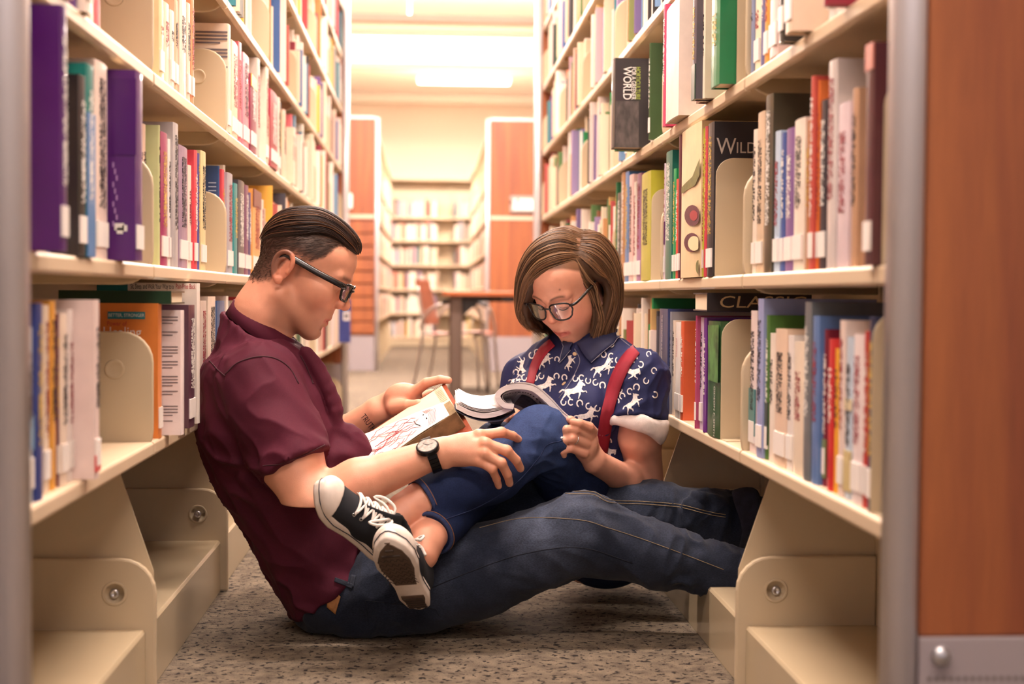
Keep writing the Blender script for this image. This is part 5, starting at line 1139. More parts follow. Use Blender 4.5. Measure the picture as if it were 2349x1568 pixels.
# ---- forearm lettering
def tattoo(txt, p0, p1, h_px, key, m, parent):
    """lettering laid on the skin: baseline from p0 to p1 (photo positions)"""
    me = text_mesh(txt, 1.0, align='LEFT'); xs = [v.co.x for v in me.vertices]; x0, x1 = min(xs), max(xs); d = np.array(p1, float)-np.array(p0, float); nrm = np.array([d[1], -d[0]]); nrm /= np.linalg.norm(nrm)
    for v in me.vertices:
        q = np.array(p0)+d*(v.co.x-x0)/(x1-x0)+nrm*(v.co.y+0.35)*h_px; h = hit(q[0], q[1], key); 
        if h is None: h = (S(q[0], q[1], 3.25), V(0, -1, 0))
        v.co = h[0]+h[1]*0.0007
    o = link('tattoo', me, m, parent); return o
tattoo('TRUTH', (826, 956), (852, 990), 20, 'm_farm', mat('tattoo_ink', '#3a2f33', rough=0.6), MAN)
# ================================================================= the woman (turned towards the photographer, looking down)
WA, WP = math.radians(40), math.radians(36)
W_ORG, W_R = head_frame(S(1320, 646, 3.32), (-math.sin(WA)*math.cos(WP), -math.cos(WA)*math.cos(WP), -math.sin(WP)), (-math.sin(WA)*math.sin(WP), -math.cos(WA)*math.sin(WP), math.cos(WP)))
W_SC = 0.97
_nb = (S(1350, 800, 3.36)-W_ORG) @ W_R.T/W_SC
WL, WQ = build_head(True, neck=[((-0.014, 0, -0.03), tuple(_nb*0.6+V(-0.01, 0, -0.02)), 0.050, 0.050), (tuple(_nb*0.6+V(-0.01, 0, -0.02)), tuple(_nb), 0.050, 0.056)])
WCc = paint_head(WL, SK_W, True); WPp = to_world(WL, W_ORG, W_R, W_SC); surf('w_head', WPp, WQ)
mole = hit(1284, 664, 'w_head')
if mole: WCc = lerpc(WCc, np.array(hexc('#6b4030')), 0.8*gauss(WPp, mole[0], (0.0022,)*3))
SF, SS = V(-math.sin(WA), -math.cos(WA), 0), V(math.cos(WA), -math.sin(WA), 0)      # chest forward, her left
smid = S(1338, 850, 3.34)
# ---- near (left) arm
A = Field((0.24, 2.90, 0.20), (0.62, 3.44, 0.62), 0.0024)
wsh, wel, wwr = S(1474, 880, 3.20), S(1484, 1135, 3.30), S(1362, 1056, 3.06)
A.chain([wsh, S(1468, 1000, 3.215), wel], [0.050, 0.047, 0.041], 0.001, 0.02)
A.chain([wel, wel*0.55+wwr*0.45, wwr], [0.040, 0.036, 0.026], 0.02, 0.02)
A.add(econe(wwr, S(1345, 1022, 3.035), (0.3, 0.2, 0.9), (0.027, 0.020), (0.034, 0.019)), 0.012)
A.add(ell(S(1342, 1012, 3.03), (0.028, 0.020, 0.036)), 0.012)
FW_ = {'i': [S(1360, 988, 3.02), S(1352, 978, 3.0), S(1330, 970, 2.985), S(1314, 967, 2.985)],
       'm': [S(1350, 1000, 3.015), S(1322, 985, 2.99), S(1300, 984, 2.985), S(1296, 998, 2.99)],
       'r': [S(1343, 1018, 3.012), S(1312, 1005, 2.985), S(1291, 1010, 2.985), S(1294, 1022, 2.99)],
       'p': [S(1340, 1040, 3.012), S(1310, 1028, 2.99), S(1290, 1034, 2.99), S(1294, 1044, 2.995)]}
for q in FW_: A.chain(FW_[q], [0.0108, 0.0098, 0.0088, 0.0075] if q != 'p' else [0.0098, 0.0086, 0.0076, 0.0066], 0.005, 0.003)
A.chain([S(1345, 1000, 3.04), S(1325, 975, 3.03), S(1308, 962, 3.015)], [0.014, 0.0112, 0.009], 0.01, 0.004)
AP, AQ = A.nets(); AP = smooth_mesh(AP, AQ, 1, 0.4); AQ = outward(AP, AQ); AC = redden(AP, limb_colors(AP, SK_W, 5), [FW_[q][1] for q in FW_]+[FW_[q][0] for q in FW_], 0.012, 0.35, SK_W)
surf('w_arm', AP, AQ)
# ---- far (right) arm, mostly behind the magazine
B = Field((0.02, 3.05, 0.30), (0.30, 3.62, 0.60), 0.0035)
rsh, rel, rwr = S(1205, 880, 3.46), S(1180, 1010, 3.44), S(1185, 975, 3.32)
B.chain([rsh, rel], [0.047, 0.038], 0.001); B.chain([rel, rwr], [0.038, 0.026], 0.02); B.add(ell(S(1180, 960, 3.29), (0.022, 0.04, 0.03)), 0.012)
for k in range(4): B.chain([S(1178-5*k, 955+6*k, 3.27), S(1168-5*k, 953+8*k, 3.25), S(1166-4*k, 958+8*k, 3.23)], [0.0105, 0.009, 0.0075], 0.005, 0.003)
BP, BQ = B.nets(); BQ = outward(BP, BQ); BC = limb_colors(BP, SK_W, 6)
# ---- bare ankles
Kn, An = S(1238, 1000, 3.03), S(928, 1172, 2.90)
Kf, Af = S(1140, 1030, 3.22), S(976, 1240, 2.86)
D = Field((-0.16, 2.74, 0.08), (0.16, 3.12, 0.42), 0.0028)
D.chain([An*0.5+Kn*0.5, An*0.9+Kn*0.1, An, S(905, 1195, 2.885)], [0.050, 0.040, 0.0365, 0.037], 0.001, 0.01)
D.chain([Af*0.5+Kf*0.5, Af*0.85+Kf*0.15, Af, S(966, 1268, 2.845)], [0.050, 0.038, 0.0355, 0.036], 0.001, 0.01)
D.add(ball(S(938, 1178, 2.875), 0.012), 0.014)
DP, DQ = D.nets(); DP = smooth_mesh(DP, DQ, 1); DQ = outward(DP, DQ); DC = limb_colors(DP, SK_W*np.array([1, 0.95, 0.92]), 7); surf('w_ankle', DP, DQ)
T = Field((0.14, 3.14, 0.04), (0.60, 3.66, 0.66), 0.010)
T.chain([S(1350, 790, 3.37), S(1345, 900, 3.37), S(1365, 1100, 3.38), S(1380, 1250, 3.38)], [0.05, 0.085, 0.08, 0.11], 0.02, 0.02); T.chain([wsh, smid, rsh], [0.045, 0.07, 0.045], 0.02, 0.02)
TP, TQ = T.nets(); TQ = outward(TP, TQ); TC = np.repeat(SK_W[None], len(TP), 0)
P, Q, C = join([(WPp, WQ, WCc), (AP, AQ, AC), (BP, BQ, BC), (DP, DQ, DC), (TP, TQ, TC)])
WOM = link('person', np_mesh('person', P, Q, C), SKIN)
tag(WOM, 'woman with brown bob, round-cornered glasses and red suspenders over a horse-print shirt, reading', 'person')
# ---- shirt
NAVY = vcol_mat('navy_cotton', rough=0.7, bump=0.2, bscale=1400, spec=0.25, fine=(1, 0.10, (700, 700, 700)), mult=(14, 0.08))
C = Field((0.08, 3.06, 0.20), (0.64, 3.68, 0.70), 0.0038)
tt = [((1342, 800), 0.058, 0.060, 3.365), ((1340, 832), 0.125, 0.085, 3.36), ((1335, 880), 0.160, 0.105, 3.355), ((1330, 950), 0.163, 0.122, 3.355), ((1340, 1040), 0.148, 0.112, 3.37), ((1355, 1130), 0.150, 0.115, 3.39), ((1365, 1200), 0.165, 0.125, 3.40)]
for (a, wa, da, ya), (b, wb, db, yb) in zip(tt[:-1], tt[1:]): C.add(econe(S(*a, ya), S(*b, yb), SS, (wa, da), (wb, db)), 0.03)
for e in (-1, 1): C.add(ell(S(1330, 925, 3.345)+SF*0.085+SS*0.075*e, (0.065, 0.065, 0.06)), 0.05)
slv = S(1466, 985, 3.19)-S(1470, 860, 3.22)
C.add(cone(smid+SS*0.09+V(0, 0, 0.004), S(1468, 868, 3.215), 0.06, 0.062), 0.04)
C.add(capped(cone(S(1466, 872, 3.215), S(1462, 990, 3.19), 0.064, 0.066), S(1464, 962, 3.195), V(*slv)), 0.02)
C.add(cone(smid-SS*0.09, S(1212, 868, 3.45), 0.058, 0.058), 0.04); C.add(cone(S(1212, 868, 3.45), S(1190, 960, 3.43), 0.058, 0.060), 0.02)
CP, CQ = C.nets(); CP = smooth_mesh(CP, CQ, 2); CQ = outward(CP, CQ)
slm = sstep(CP@SS, (S(1425, 950, 3.2)@SS), (S(1455, 950, 3.2)@SS))
CP = folds(CP, CQ, (0.25, 0.1, 1.0), 0.0045, 9, 34, 31, 1-0.5*slm); CP = folds(CP, CQ, (0.7, -0.2, 0.5), 0.0045, 9, 36, 33, slm)
Cc = np.repeat(np.array(hexc('#252a52'))[None], len(CP), 0)*(1+0.12*vnoise(CP, 12, 8))[:, None]
wshirt = link('shirt', np_mesh('shirt', CP, CQ, Cc), NAVY, WOM); wshirt['label'] = 'navy short-sleeved shirt printed with white horses and horseshoes'
surf('w_shirt', CP, CQ)
# ---- jeans
J = Field((-0.10, 2.80, 0.02), (0.60, 3.62, 0.54), 0.0042)
hn_, hf_ = S(1370, 1215, 3.30), S(1385, 1215, 3.47)
J.add(ell(S(1385, 1240, 3.39), (0.13, 0.17, 0.11)), 0.01)
J.chain([hn_, S(1310, 1090, 3.15), Kn], [0.092, 0.078, 0.063], 0.03, 0.02)
def shin(K, Aa, r0, r1, rc, capt):
    a = K; m = K*0.62+Aa*0.38+V(0.004, 0, -0.016); n = Aa-K; end = K*(1-capt)+Aa*capt
    J.chain([a, m], [r0, rc], 0.02); J.add(capped(cone(m, Aa, rc, r1), end, n), 0.02)
shin(Kn, An, 0.061, 0.048, 0.063, 0.87); 
J.chain([hf_, S(1260, 1110, 3.36), Kf], [0.088, 0.076, 0.06], 0.03, 0.02); shin(Kf, Af, 0.058, 0.0435, 0.060, 0.93)
JP, JQ = J.nets(); JP = smooth_mesh(JP, JQ, 2); JQ = outward(JP, JQ)
km = np.exp(-(((JP-Kn)/np.array([0.10, 0.2, 0.10]))**2).sum(1)); JP = folds(JP, JQ, (0.3, 0.2, 0.9), 0.003, 10, 36, 41, 0.4+0.6*km)
bh = np.exp(-(((JP-S(1275, 1050, 3.0))/np.array([0.06, 0.2, 0.06]))**2).sum(1)); JP = folds(JP, JQ, (0.9, 0.2, -0.5), 0.007, 8, 40, 43, bh)
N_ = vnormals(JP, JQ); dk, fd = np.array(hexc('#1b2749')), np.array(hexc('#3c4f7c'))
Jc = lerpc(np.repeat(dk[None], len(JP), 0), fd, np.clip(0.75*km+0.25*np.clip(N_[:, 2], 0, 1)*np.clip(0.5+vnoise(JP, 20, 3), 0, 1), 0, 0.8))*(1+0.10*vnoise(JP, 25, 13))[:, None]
DENIM2 = vcol_mat('blue_denim', rough=0.8, bump=0.4, bscale=1500, spec=0.18, fine=(1, 0.16, (300, 300, 900)), mult=(60, 0.08))
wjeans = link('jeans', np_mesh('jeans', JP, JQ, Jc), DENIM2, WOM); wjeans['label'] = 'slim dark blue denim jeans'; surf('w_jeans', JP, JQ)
HEMB = mat('denim_hem', '#2c3c66', rough=0.85, noise=0.25, nscale=200, bump=0.4, bscale=800); OST = mat('orange_stitching', '#a0683c', rough=0.8)
def hem(K, Aa, capt, r, wdt=0.011):
    n = Aa-K; L = np.linalg.norm(n); n /= L; c = K+n*L*capt; u = np.cross(n, V(0, 1, 0)); u /= np.linalg.norm(u); w_ = np.cross(n, u); vs, fs = [], []; N = 36
    prof = [(-wdt, 0.0005), (-wdt*0.9, 0.003), (-0.001, 0.003), (0.001, 0.0), (0.0, -0.004), (-wdt, -0.006)]
    for k in range(N):
        a = 2*math.pi*k/N; rr = r*(1+0.03*math.sin(3*a+1))
        for t, d_ in prof: vs.append(c+n*t+(u*math.cos(a)+w_*math.sin(a))*(rr+d_))
    M = len(prof)
    fs = [(k*M+j, ((k+1) % N)*M+j, ((k+1) % N)*M+(j+1) % M, k*M+(j+1) % M) for k in range(N) for j in range(M)]
    h = MB().add(vs, fs).build('hem', HEMB, wjeans, smooth=True)
    MB().tube([c-n*wdt*0.75+(u*math.cos(a)+w_*math.sin(a))*(r*(1+0.03*math.sin(3*a+1))+0.0034) for a in np.linspace(0, 2*math.pi, 41)], 0.0007, 5).build('stitching', OST, h, smooth=True)
hem(Kn, An, 0.875, 0.0505); hem(Kf, Af, 0.935, 0.0455, 0.009)
seam('side_seam', [(1010, 1195), (1100, 1160), (1180, 1110), (1235, 1050), (1255, 1020), (1290, 1010)], 'w_jeans', 0.0010, mat('blue_seam', '#27345c', rough=0.9), wjeans, 50)
# ---- white rolled cuff on the sleeve
CUFF = mat('white_cuff_lining', '#e9dcd6', rough=0.8, noise=0.10, nscale=60, bump=0.3, bscale=500)
def rolled(c, n, r, hgt, thick):
    n = np.array(n, float); n /= np.linalg.norm(n); u = np.cross(n, V(0, 1, 0.1)); u /= np.linalg.norm(u); w_ = np.cross(n, u); vs = []; N, M = 48, 12
    for k in range(N):
        a = 2*math.pi*k/N; rr = r*(1+0.05*math.sin(2*a+0.6)+0.03*math.sin(5*a)); hz = hgt*(1+0.25*math.sin(a+2.2)+0.10*math.sin(4*a))
        for j in range(M):
            b = 2*math.pi*j/M; vs.append(c+n*(math.cos(b)*hz+0.006*math.sin(2*a+1))+(u*math.cos(a)+w_*math.sin(a))*(rr+math.sin(b)*thick))
    return MB().add(vs, [(k*M+j, ((k+1) % N)*M+j, ((k+1) % N)*M+(j+1) % M, k*M+(j+1) % M) for k in range(N) for j in range(M)]).build('rolled_cuff', CUFF, wshirt, smooth=True)
rolled(S(1464, 968, 3.195), V(-0.25, 0.05, -1), 0.058, 0.024, 0.0095)
rolled(S(1188, 968, 3.43), V(-0.1, 0.0, -1), 0.054, 0.020, 0.008)
# ---- collar and placket
NAVYM = mat('navy_collar', '#20254a', rough=0.7, bump=0.2, bscale=1200, noise=0.12, nscale=30); PALE = mat('pale_edge_stitch', '#8d8a9c', rough=0.8)
def flap(name, quad, keys, m, parent, lift0, lift1, th=0.003, edge=None, nu=8, nv=8):
    a, b, c, d = [np.array(q, float) for q in quad]; vs = []
    grid = {}
    for i in range(nv+1):
        for j in range(nu+1):
            s_, t = j/nu, i/nv; q = (a*(1-s_)+b*s_)*(1-t)+(d*(1-s_)+c*s_)*t; h = hit(q[0], q[1], keys)
            p = h[0]+h[1]*(lift0*(1-t)+lift1*t+0.004*math.sin(math.pi*t)) if h is not None else None; grid[i, j] = p
    last = next(v for v in grid.values() if v is not None)
    for i in range(nv+1):
        for j in range(nu+1):
            if grid[i, j] is None: grid[i, j] = last
            last = grid[i, j]; vs.append(last)
    o = MB().add(vs, [(i*(nu+1)+j, i*(nu+1)+j+1, (i+1)*(nu+1)+j+1, (i+1)*(nu+1)+j) for i in range(nv) for j in range(nu)]).build(name, m, parent, smooth=True)
    sd = o.modifiers.new('thick', 'SOLIDIFY'); sd.thickness = th; sd.offset = 1
    if edge is not None:
        rim = [grid[nv, j] for j in range(nu+1)] + [grid[i, nu] for i in range(nv, -1, -1)]
        MB().tube([p-FW*0.0035 for p in rim], 0.0007, 5).build('edge_stitching', PALE, o, smooth=True)
    return o
flap('collar', [(1322, 792), (1415, 745), (1424, 775), (1357, 834)], ['w_shirt'], NAVYM, wshirt, 0.012, 0.007, edge=1)
flap('collar', [(1318, 790), (1296, 786), (1284, 834), (1312, 806)], ['w_shirt'], NAVYM, wshirt, 0.008, 0.006, edge=1)
seam('placket_seam', [(1318, 800), (1330, 825), (1322, 850), (1306, 880), (1283, 912)], 'w_shirt', 0.0009, PALE, wshirt, 24)
seam('yoke_seam', [(1413, 768), (1440, 790), (1462, 806)], 'w_shirt', 0.0009, PALE, wshirt, 14)
BUT = mat('shell_button', '#d2b48c', rough=0.3)
def button(x, y, key, r, par):
    h = hit(x, y, key)
    if h is None: return
    R_ = Vector((0, 0, 1)).rotation_difference(Vector(h[1])).to_matrix(); mb = MB().lathe([(r*0.9, 0), (r, 0.0012), (r*0.9, 0.002), (r*0.6, 0.0016), (0.0004, 0.0016)], (0, 0, 0), 16); mb.v = [tuple(h[0]+np.array(R_ @ Vector(v))) for v in mb.v]
    mb.build('button', BUT, par, smooth=True)
button(1294, 880, 'w_shirt', 0.0058, wshirt); button(1318, 812, 'w_shirt', 0.005, wshirt)
# ---- red suspenders
REDS = mat('red_elastic', '#930f2a', rough=0.65, bump=0.5, bscale=1800, noise=0.08, nscale=40)
def strap(pts, wpx, keys, n=40, lift=0.0025):
    c = spline(pts, n); d = np.gradient(c, axis=0); d /= np.linalg.norm(d, axis=1)[:, None]; nr = np.stack([-d[:, 1], d[:, 0]], 1); vs = []; ok = []
    wv = np.interp(np.linspace(0, 1, n), np.linspace(0, 1, len(wpx)), wpx)
    for k in range(n):
        row = []
        for t in (-0.5, -0.17, 0.17, 0.5):
            q = c[k]+nr[k]*wv[k]*t; h = hit(q[0], q[1], keys); row.append(None if h is None else h[0]+h[1]*lift)
        ok.append(row)
    rows = [r for r in ok if all(p is not None for p in r)]
    # even out the lay of the webbing
    A_ = np.array(rows)
    for _ in range(3): A_[1:-1] = 0.25*A_[:-2]+0.5*A_[1:-1]+0.25*A_[2:]
    vs = A_.reshape(-1, 3); n2 = len(rows)
    o = MB().add(vs, [(k*4+j, k*4+j+1, (k+1)*4+j+1, (k+1)*4+j) for k in range(n2-1) for j in range(3)]).build('suspender_strap', REDS, WOM, smooth=True)
    sd = o.modifiers.new('thick', 'SOLIDIFY'); sd.thickness = 0.002; sd.offset = 0; o['label'] = 'red elastic suspender strap'; return o
strap([(1268, 787), (1245, 808), (1228, 840), (1216, 880)], [20, 22, 20, 17], ['w_shirt'])
strap([(1498, 806), (1482, 796), (1462, 800), (1440, 825), (1420, 862), (1403, 910), (1390, 960), (1379, 1040)], [21, 23, 25, 28, 30, 31, 31, 28], ['w_shirt'])
# ---- printed horses and horseshoes, laid on the cloth
PRINT = mat('white_print', '#d9d2cf', rough=0.8, noise=0.25, nscale=220)
HORSE = [(.98, .30), (.92, .22), (.78, .30), (.62, .05), (.74, -.10), (.95, -.12), (1.0, -.28), (.93, -.30), (.90, -.19), (.68, -.20), (.52, -.14), (.50, -.30), (.36, -.48), (.30, -.62), (.22, -.60), (.30, -.42), (.38, -.22), (.34, -.14), (.0, -.18), (-.25, -.12), (-.38, -.25), (-.30, -.42), (-.42, -.60), (-.50, -.58), (-.42, -.42), (-.52, -.26), (-.56, -.14), (-.72, -.24), (-.92, -.38), (-1.0, -.52), (-1.06, -.46), (-.98, -.34), (-.80, -.14), (-.68, .02), (-.66, .18), (-.80, .24), (-1.0, .14), (-1.12, .16), (-1.0, .28), (-.80, .36), (-.64, .30), (-.40, .30), (-.10, .24), (.15, .28), (.35, .42), (.48, .58), (.58, .68), (.64, .78), (.68, .66), (.80, .56), (.92, .42)]
def lay(poly, name, key, m, parent, lift=0.0009):
    """fill a flat outline (photo positions) and press it on a surface"""
    bm = bmesh.new(); vs = [bm.verts.new((x, y, 0)) for x, y in poly]; f = bm.faces.new(vs); f.normal_update(); bmesh.ops.triangulate(bm, faces=[f]); bmesh.ops.subdivide_edges(bm, edges=[e for e in bm.edges if e.calc_length() > 9], cuts=1, use_grid_fill=False); bmesh.ops.triangulate(bm, faces=bm.faces)
    bad = 0
    for v in bm.verts:
        h = hit(v.co.x, v.co.y, key)
        if h is None: bad += 1; continue
        v.co = h[0]+h[1]*lift
    if bad: bm.free(); return None
    me = bpy.data.meshes.new(name); bm.to_mesh(me); bm.free(); return link(name, me, m, parent)
def horse(x, y, size, ang, flip=1):
    a = math.radians(ang); return lay([(x+size*(flip*px*math.cos(a)+py*math.sin(a)*1.0), y+size*(flip*px*math.sin(a)-py*math.cos(a))) for px, py in HORSE], 'printed_horse', 'w_shirt', PRINT, wshirt)
def shoe_print(x, y, r, ang):
    a0 = math.radians(ang); P = []; N = 11
    for k in range(N): t = a0+math.radians(40+280*k/(N-1)); P.append((x+r*math.cos(t), y+r*1.15*math.sin(t)))
    for k in range(N-1, -1, -1): t = a0+math.radians(40+280*k/(N-1)); P.append((x+r*0.62*math.cos(t), y+r*1.15*0.66*math.sin(t)))
    return lay(P, 'printed_horseshoe', 'w_shirt', PRINT, wshirt)
ONLYF = ['w_shirt']
for a in ((1250, 828, 20, -35, 1), (1308, 832, 17, -60, 1), (1384, 845, 27, -18, 1), (1316, 898, 30, -12, 1), (1250, 886, 26, -22, 1), (1344, 955, 27, -14, 1), (1444, 852, 25, 30, 1), (1376, 788, 30, 110, -1), (1478, 822, 22, 70, 1), (1452, 925, 24, -40, 1), (1392, 1030, 22, 50, 1), (1196, 838, 18, 100, 1), (1446, 780, 14, 30, 1), (1184, 872, 16, -15, 1), (1360, 1000, 22, -20, 1)): horse(*a)
for a in ((1385, 813, 7, 250), (1402, 817, 7, 0), (1418, 826, 7, 290), (1277, 863, 7, 90), (1295, 866, 7, 80), (1320, 868, 7, 300), (1334, 867, 7, 10), (1349, 873, 7, 280), (1366, 877, 7, 330), (1382, 884, 8, 90), (1455, 823, 8, 45), (1470, 836, 7, 200), (1422, 894, 7, 300), (1445, 897, 7, 20), (1460, 888, 8, 100), (1428, 908, 7, 60), (1482, 873, 7, 300), (1415, 920, 7, 80), (1293, 922, 7, 300), (1310, 922, 7, 0), (1330, 925, 8, 70), (1350, 931, 7, 330), (1370, 936, 7, 300), (1227, 866, 7, 200), (1203, 866, 7, 320), (1184, 854, 7, 100), (1220, 815, 7, 300), (1232, 808, 7, 10), (1396, 1012, 8, 60), (1242, 862, 7, 300), (1403, 790, 6, 200), (1500, 850, 7, 40), (1488, 812, 6, 60), (1386, 982, 7, 300), (1278, 824, 6, 100), (1502, 905, 7, 200)): shoe_print(*a)
# ---- glasses
glasses(W_ORG, W_R, W_SC, WOM, 0.055, 0.046, 0.008, 0.136, 0.0021, 0.0034, round_=0.35, sep=0.0345)
# ---- ring
RG = mat('silver_ring', '#d9d6d2', rough=0.15, metal=1.0)
rc, rd = FW_['r'][1]*0.35+FW_['r'][0]*0.65, FW_['r'][1]-FW_['r'][0]; rd /= np.linalg.norm(rd); ru = np.cross(rd, V(0, 1, 0)); ru /= np.linalg.norm(ru); rw = np.cross(rd, ru)
ring = MB().tube([rc*0.3+FW_['r'][1]*0.7+(ru*math.cos(a)+rw*math.sin(a))*0.0108 for a in np.linspace(0, 2*math.pi, 25)], 0.0012, 6).build('ring', RG, WOM, smooth=True)
gq = S(1289, 1004, 2.972); gm = MB(); gm.lathe([(0.0005, -0.003), (0.0032, 0.0), (0.0026, 0.0018), (0.0005, 0.0019)], tuple(gq), 8, 'y'); gm.build('stone', mat('clear_stone', '#f2eee8', rough=0.05, spec=1.0), ring)
# ---- eyelashes
for e in (-1, 1):
    lp = [to_world(p, W_ORG, W_R, W_SC) for p in spline([(0.1165, e*0.019, 0.0045), (0.1185, e*0.027, 0.0025), (0.1175, e*0.036, 0.0025), (0.112, e*0.046, 0.0052)], 9)]
    MB().tube(lp, [0.0006, 0.0010, 0.0012, 0.0013, 0.0014, 0.0014, 0.0013, 0.0011, 0.0006], 5).build('eyelashes', mat('dark_lashes', '#2e1e18', rough=0.6), WOM, smooth=True)
# ---- hair: side-parted bob, swept over the brow on one side and tucked behind the ear on the other
def woman_hair():
    r = random.Random(9)
    G = [[(1326, 600, 3.222), (1286, 619, 3.213), (1252, 632, 3.218), (1229, 648, 3.240), (1216, 672, 3.270), (1204, 700, 3.298), (1204, 724, 3.305)],
         [(1331, 589, 3.230), (1284, 592, 3.206), (1240, 610, 3.210), (1211, 646, 3.240), (1201, 688, 3.280), (1198, 712, 3.303), (1208, 730, 3.310)],
         [(1334, 573, 3.245), (1280, 563, 3.220), (1228, 586, 3.228), (1199, 636, 3.258), (1193, 688, 3.292), (1197, 716, 3.312), (1210, 736, 3.318)],
         [(1336, 556, 3.265), (1282, 541, 3.255), (1226, 566, 3.266), (1195, 622, 3.292), (1191, 688, 3.312), (1199, 726, 3.322), (1218, 752, 3.322)],
         [(1337, 541, 3.295), (1288, 526, 3.305), (1234, 552, 3.325), (1199, 608, 3.345), (1194, 684, 3.352), (1206, 728, 3.345), (1226, 752, 3.338)],
         [(1338, 531, 3.335), (1300, 522, 3.365), (1246, 550, 3.385), (1207, 606, 3.405), (1204, 690, 3.405), (1222, 738, 3.39), (1246, 764, 3.37)]]
    H1 = [[(1319, 602, 3.220), (1327, 630, 3.222), (1338, 652, 3.232), (1351, 668, 3.246), (1361, 690, 3.256), (1368, 725, 3.262), (1358, 768, 3.266)],
          [(1321, 594, 3.223), (1336, 620, 3.220), (1350, 642, 3.230), (1362, 656, 3.244), (1367, 686, 3.256), (1376, 728, 3.264), (1366, 778, 3.268)]]
    H = [[(1322, 586, 3.227), (1349, 608, 3.222), (1371, 631, 3.230), (1388, 641, 3.246), (1403, 664, 3.262), (1394, 715, 3.266), (1374, 765, 3.270)],
         [(1325, 571, 3.242), (1361, 583, 3.232), (1390, 612, 3.240), (1405, 650, 3.254), (1406, 700, 3.268), (1388, 745, 3.270), (1378, 788, 3.276)],
         [(1328, 555, 3.262), (1370, 560, 3.258), (1403, 598, 3.264), (1417, 648, 3.276), (1414, 702, 3.288), (1398, 748, 3.288), (1406, 792, 3.288)],
         [(1333, 541, 3.295), (1376, 544, 3.305), (1409, 584, 3.315), (1421, 640, 3.325), (1418, 702, 3.33), (1404, 752, 3.325), (1413, 798, 3.325)],
         [(1340, 531, 3.335), (1376, 537, 3.365), (1409, 580, 3.385), (1419, 640, 3.395), (1413, 702, 3.395), (1396, 760, 3.38), (1390, 800, 3.365)],
         [(1340, 530, 3.36), (1350, 540, 3.43), (1352, 600, 3.455), (1352, 680, 3.45), (1348, 750, 3.42), (1345, 790, 3.39), (1345, 805, 3.38)],
         [(1338, 529, 3.36), (1310, 535, 3.43), (1288, 600, 3.455), (1280, 680, 3.45), (1290, 740, 3.42), (1300, 780, 3.40), (1310, 795, 3.39)],
         [(1338, 531, 3.345), (1300, 522, 3.375), (1246, 550, 3.39), (1207, 606, 3.41), (1204, 690, 3.41), (1222, 738, 3.39), (1246, 764, 3.37)]]
    W3 = lambda g: np.array([S(*p) for p in g])
    groups = [(W3g, wt) for W3g, wt in (([W3(g) for g in G], 0.52), ([W3(g) for g in H1], 0.07), ([W3(g) for g in H], 0.41))]
    cen = S(1312, 640, 3.33)
    def guide(gr, q):
        x = q*(len(gr)-1); i = min(int(x), len(gr)-2); t = x-i; return gr[i]*(1-t)+gr[i+1]*t
    lo, hi = S(1180, 815, 3.30)-V(0.02, 0.16, 0.02), S(1430, 510, 3.30)+V(0.03, 0.20, 0.02)
    Hh = Field(lo, hi, 0.0034)
    for gr, wt in groups:
        for q in np.linspace(0, 1, 4 if len(gr) == 2 else 5*(len(gr)-1)+1):
            g = spline(guide(gr, q), 18); d = g-cen; d /= np.linalg.norm(d, axis=1)[:, None]; ins = np.interp(np.linspace(0, 1, 18), [0, 0.2, 0.7, 1], [0.006, 0.010, 0.009, 0.003]); g = g-d*ins[:, None]
            Hh.chain(list(g), list(np.interp(np.linspace(0, 1, 18), [0, 0.15, 0.8, 1], [0.005, 0.0095, 0.009, 0.004])), 0.008, 0.004)
    P, Q = Hh.nets(); P = smooth_mesh(P, Q, 2); Q = outward(P, Q); C = np.repeat(np.array(hexc('#46301f'))[None], len(P), 0)
    cs, cc = [], []
    for k in range(3000):
        u = r.random(); gr = groups[0][0] if u < 0.52 else groups[1][0] if u < 0.60 else groups[2][0]
        q = r.random(); off = r.gauss(0.0005, 0.0028); ph = r.uniform(0, 6.28)
        g = spline(guide(gr, q), 26); n = len(g); d = g-cen; d /= np.linalg.norm(d, axis=1)[:, None]; t = np.linspace(0, 1, n)
        cl = 0.0042*math.sin(q*39+len(gr))+0.0026*math.sin(q*97)
        wob = (0.0030*np.sin(6*t+ph)+0.004*np.sin(5*t+q*31))*t
        g = g+d*(off*(0.5+t)+cl*(0.25+0.9*t))[:, None]+np.stack([wob, 0.4*wob, 0.5*wob], 1)
        a = 0 if r.random() < 0.7 else r.randint(1, 8); m = n if r.random() < 0.6 else r.randint(16, n); cs.append(g[a:m] if m-a > 4 else g)
        v = r.random(); cc.append((np.array(hexc('#6e5038')) if v < 0.5 else np.array(hexc('#8f6e50')) if v < 0.82 else np.array(hexc('#3f2d20')))*r.uniform(0.75, 1.2))
    for k in range(70):   # loose flyaways
        gr = groups[r.choice((0, 2))][0]; q = r.random(); g = spline(guide(gr, q), 14); d = g-cen; d /= np.linalg.norm(d, axis=1)[:, None]; t = np.linspace(0, 1, 14); ph = r.uniform(0, 6)
        g = g+d*(0.003+0.013*r.random()*t**2+0.002*np.sin(5*t+ph))[:, None]+np.stack([0.004*np.sin(4*t+ph), 0.003*np.cos(3*t), 0*t], 1)*t[:, None]; cs.append(g[:r.randint(8, 14)]); cc.append(np.array(hexc('#8a6341')))
    P2, Q2, C2 = strands(cs, 0.0009, cc)
    P, Q, C = join([(P, Q, C), (P2, Q2, C2)]); return link('hair', np_mesh('hair', P, Q, C), HAIRM, WOM)
woman_hair()
